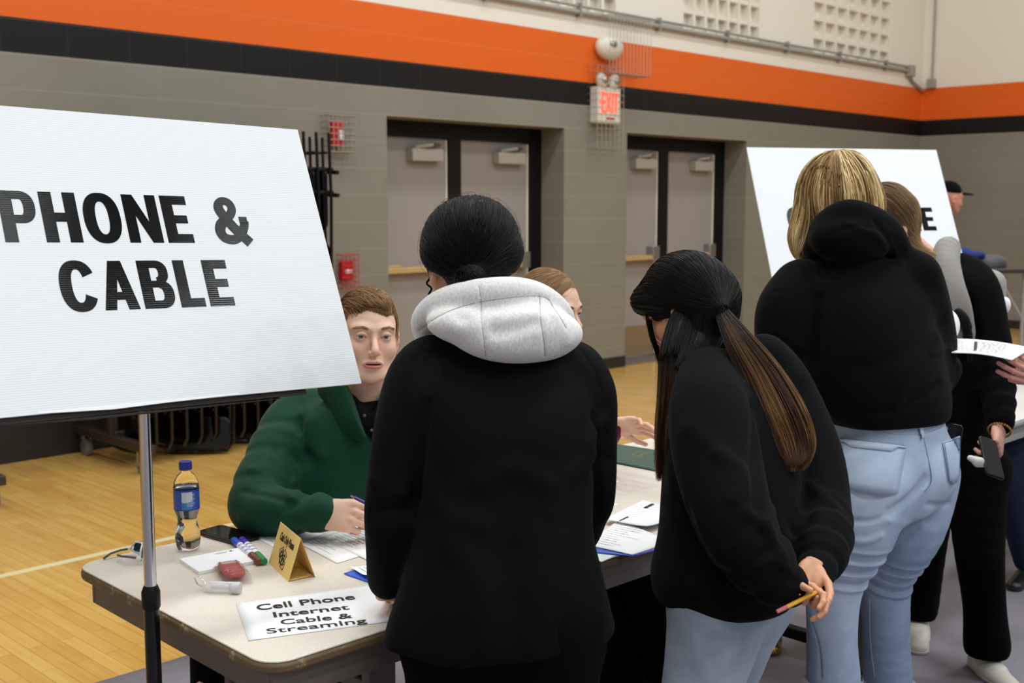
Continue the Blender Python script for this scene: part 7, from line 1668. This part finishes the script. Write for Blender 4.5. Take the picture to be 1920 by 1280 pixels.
# far man in a cap by the right wall
def man_cap():
    D_ = 9.0; who = person('distant person in a dark cap showing past the second sign board', vecK(1772, 800, D_)[:2]); skin = srgb(206, 140, 116); parts, cols = [], []
    c = vecK(1781, 372, D_); R = face_frame(78, 6); N_ = vecK(1768, 425, D_)
    add_head(who, parts, cols, c, R, 1.0, skin, srgb(180, 100, 90), .005, neck=N_); V, F = Solid().u(local(Solid().u(ell((0, -.020, .05), (.084, .104, .085)), .02).cut(lambda P: .042-P[:, 2], .004), c, R, 1.0), .01).mesh(*bbox_of([c], .16), .005)
    cp = setp(solid_obj('cap', [(V, F)], M['black_fleece'], who), None); br = Solid().u(local(Solid().u(ell((0, .115, .048), (.075, .075, .008)), 0), c, R, 1.0), 0); V, F = br.mesh(*bbox_of([c], .22), .004); solid_obj('brim', [(V, F)], M['black_fleece'], cp)
    b = lambda dx, z: np.array([N_[0]+dx, D_, z]); G = Solid().u(loft([(b(-.16, .95), .13, .17), (b(-.12, 1.25), .13, .19), (b(-.06, 1.45), .11, .17), (b(-.02, 1.52), .07, .08)], (1, 0, 0), 2.2, .02), 0).u(chain([b(-.10, 1.42)+np.array([0, -.18, 0]), b(-.14, 1.15)+np.array([0, -.22, 0]), b(-.10, .92)+np.array([0, -.2, 0])], [.065, .055, .045], 3), .02).u(chain([b(-.10, 1.42)+np.array([0, .18, 0]), b(-.14, 1.15)+np.array([0, .22, 0]), b(-.10, .92)+np.array([0, .2, 0])], [.065, .055, .045], 3), .02); garment(who, 'jacket', G, [b(-.16, .95), b(0, 1.5)], .3, .012, M['black_knit'])
    T = Solid().u(chain([b(-.16, .95)+np.array([0, -.08, 0]), b(-.15, .08)+np.array([0, -.1, 0])], [.1, .06], 1), .02).u(chain([b(-.16, .95)+np.array([0, .08, 0]), b(-.15, .08)+np.array([0, .1, 0])], [.1, .06], 1), .02); garment(who, 'trousers', T, [b(-.16, .95), b(-.15, .05)], .2, .014, M['denim_navy'], lambda V: np.tile([.4, 0, 0], (len(V), 1)))
    for s_ in (-1, 1): add_hand(parts, cols, b(-.10, .92)+np.array([0, s_*.2, -.03]), hand_frame((0, 0, -1), (0, s_, 0)), ((15, 20, 10),)*4, skin, 'thumb+', s=1, vox=.006)
    core(parts, cols, [(b(-.16, .95), N_, .09, .05)], [([b(-.16, .95), b(-.15, .1)], [.05, .03])], skin); shoes(who, (b(-.15, .09)+np.array([0, -.1, 0]), (1, 0)), (b(-.15, .09)+np.array([0, .1, 0]), (1, 0))); finish_body(who, parts, cols)
man_cap()
# equipment table by the far right wall
p0 = k2w(vecK(1850, 500, 8.2)); zt = float(p0[2]); t = thing('utility_table', 'dark folding table by the far right wall', 'table', (p0[0], p0[1], 0), AZ-math.pi/2+.2)
MB().b2((-.35, -.3, zt-.03), (.15, .3, zt)).build('tabletop', M['dark_brown_metal'], t, bevel=.005)
for sx in (-.32, .12):
    for sy in (-.26, .26): MB().tube([(sx, sy, zt-.03), (sx, sy, .0)], .013, 8).build('leg', M['grey_pipe'], t, smooth='auto')
MB().tube([(.12, -.26, zt-.35), (-.1, -.26, zt-.03)], .01, 6).build('brace', M['grey_pipe'], t)
def soft(name, label, cat, px, py, d, r, m, seed, amp=.02):
    p = vecK(px, py, d); t = thing(name, label, cat, tuple(k2w(p))); q = Solid().u(ell((0, 0, 0), r), 0).d(wavy(amp, 14, seed)); V, F = q.mesh(-np.array(r)-.05, np.array(r)+.05, .008); mesh_np(name+'_shape', V @ KM, F.astype(np.int32), m, t, True, local=True)
soft('blue_bag', 'blue and black bag beyond the shoulder of the person in black', 'bag', 1812, 478, 8.1, (.12, .1, .055), cloth('bag_blue', srgb(40, 58, 120), .8, 60, .1, heather=.5), 3)
soft('folded_jacket', 'grey folded jacket on the dark table by the right wall', 'jacket', 1845, 492, 8.2, (.13, .14, .05), cloth('jacket_grey', srgb(92, 90, 92), .9, 80), 7)
# under the table: gold shoe, black bag with strap
p = hit(1441, 1205, 2, 0); t = thing('gold_shoe', 'gold shoe on the floor under the table behind the grey jeans', 'shoe', tuple(p), 2.2); S_, h_, t_ = foot_solid(np.array([0, 0, .06]), (0, 1), .22); V, F = S_.mesh((-.07, -.1, 0), (.07, .2, .075), .004); mesh_np('shoe_upper', V, F.astype(np.int32), mat('gold_leather', srgb(150, 118, 50), .25, .7), t, True, local=True)
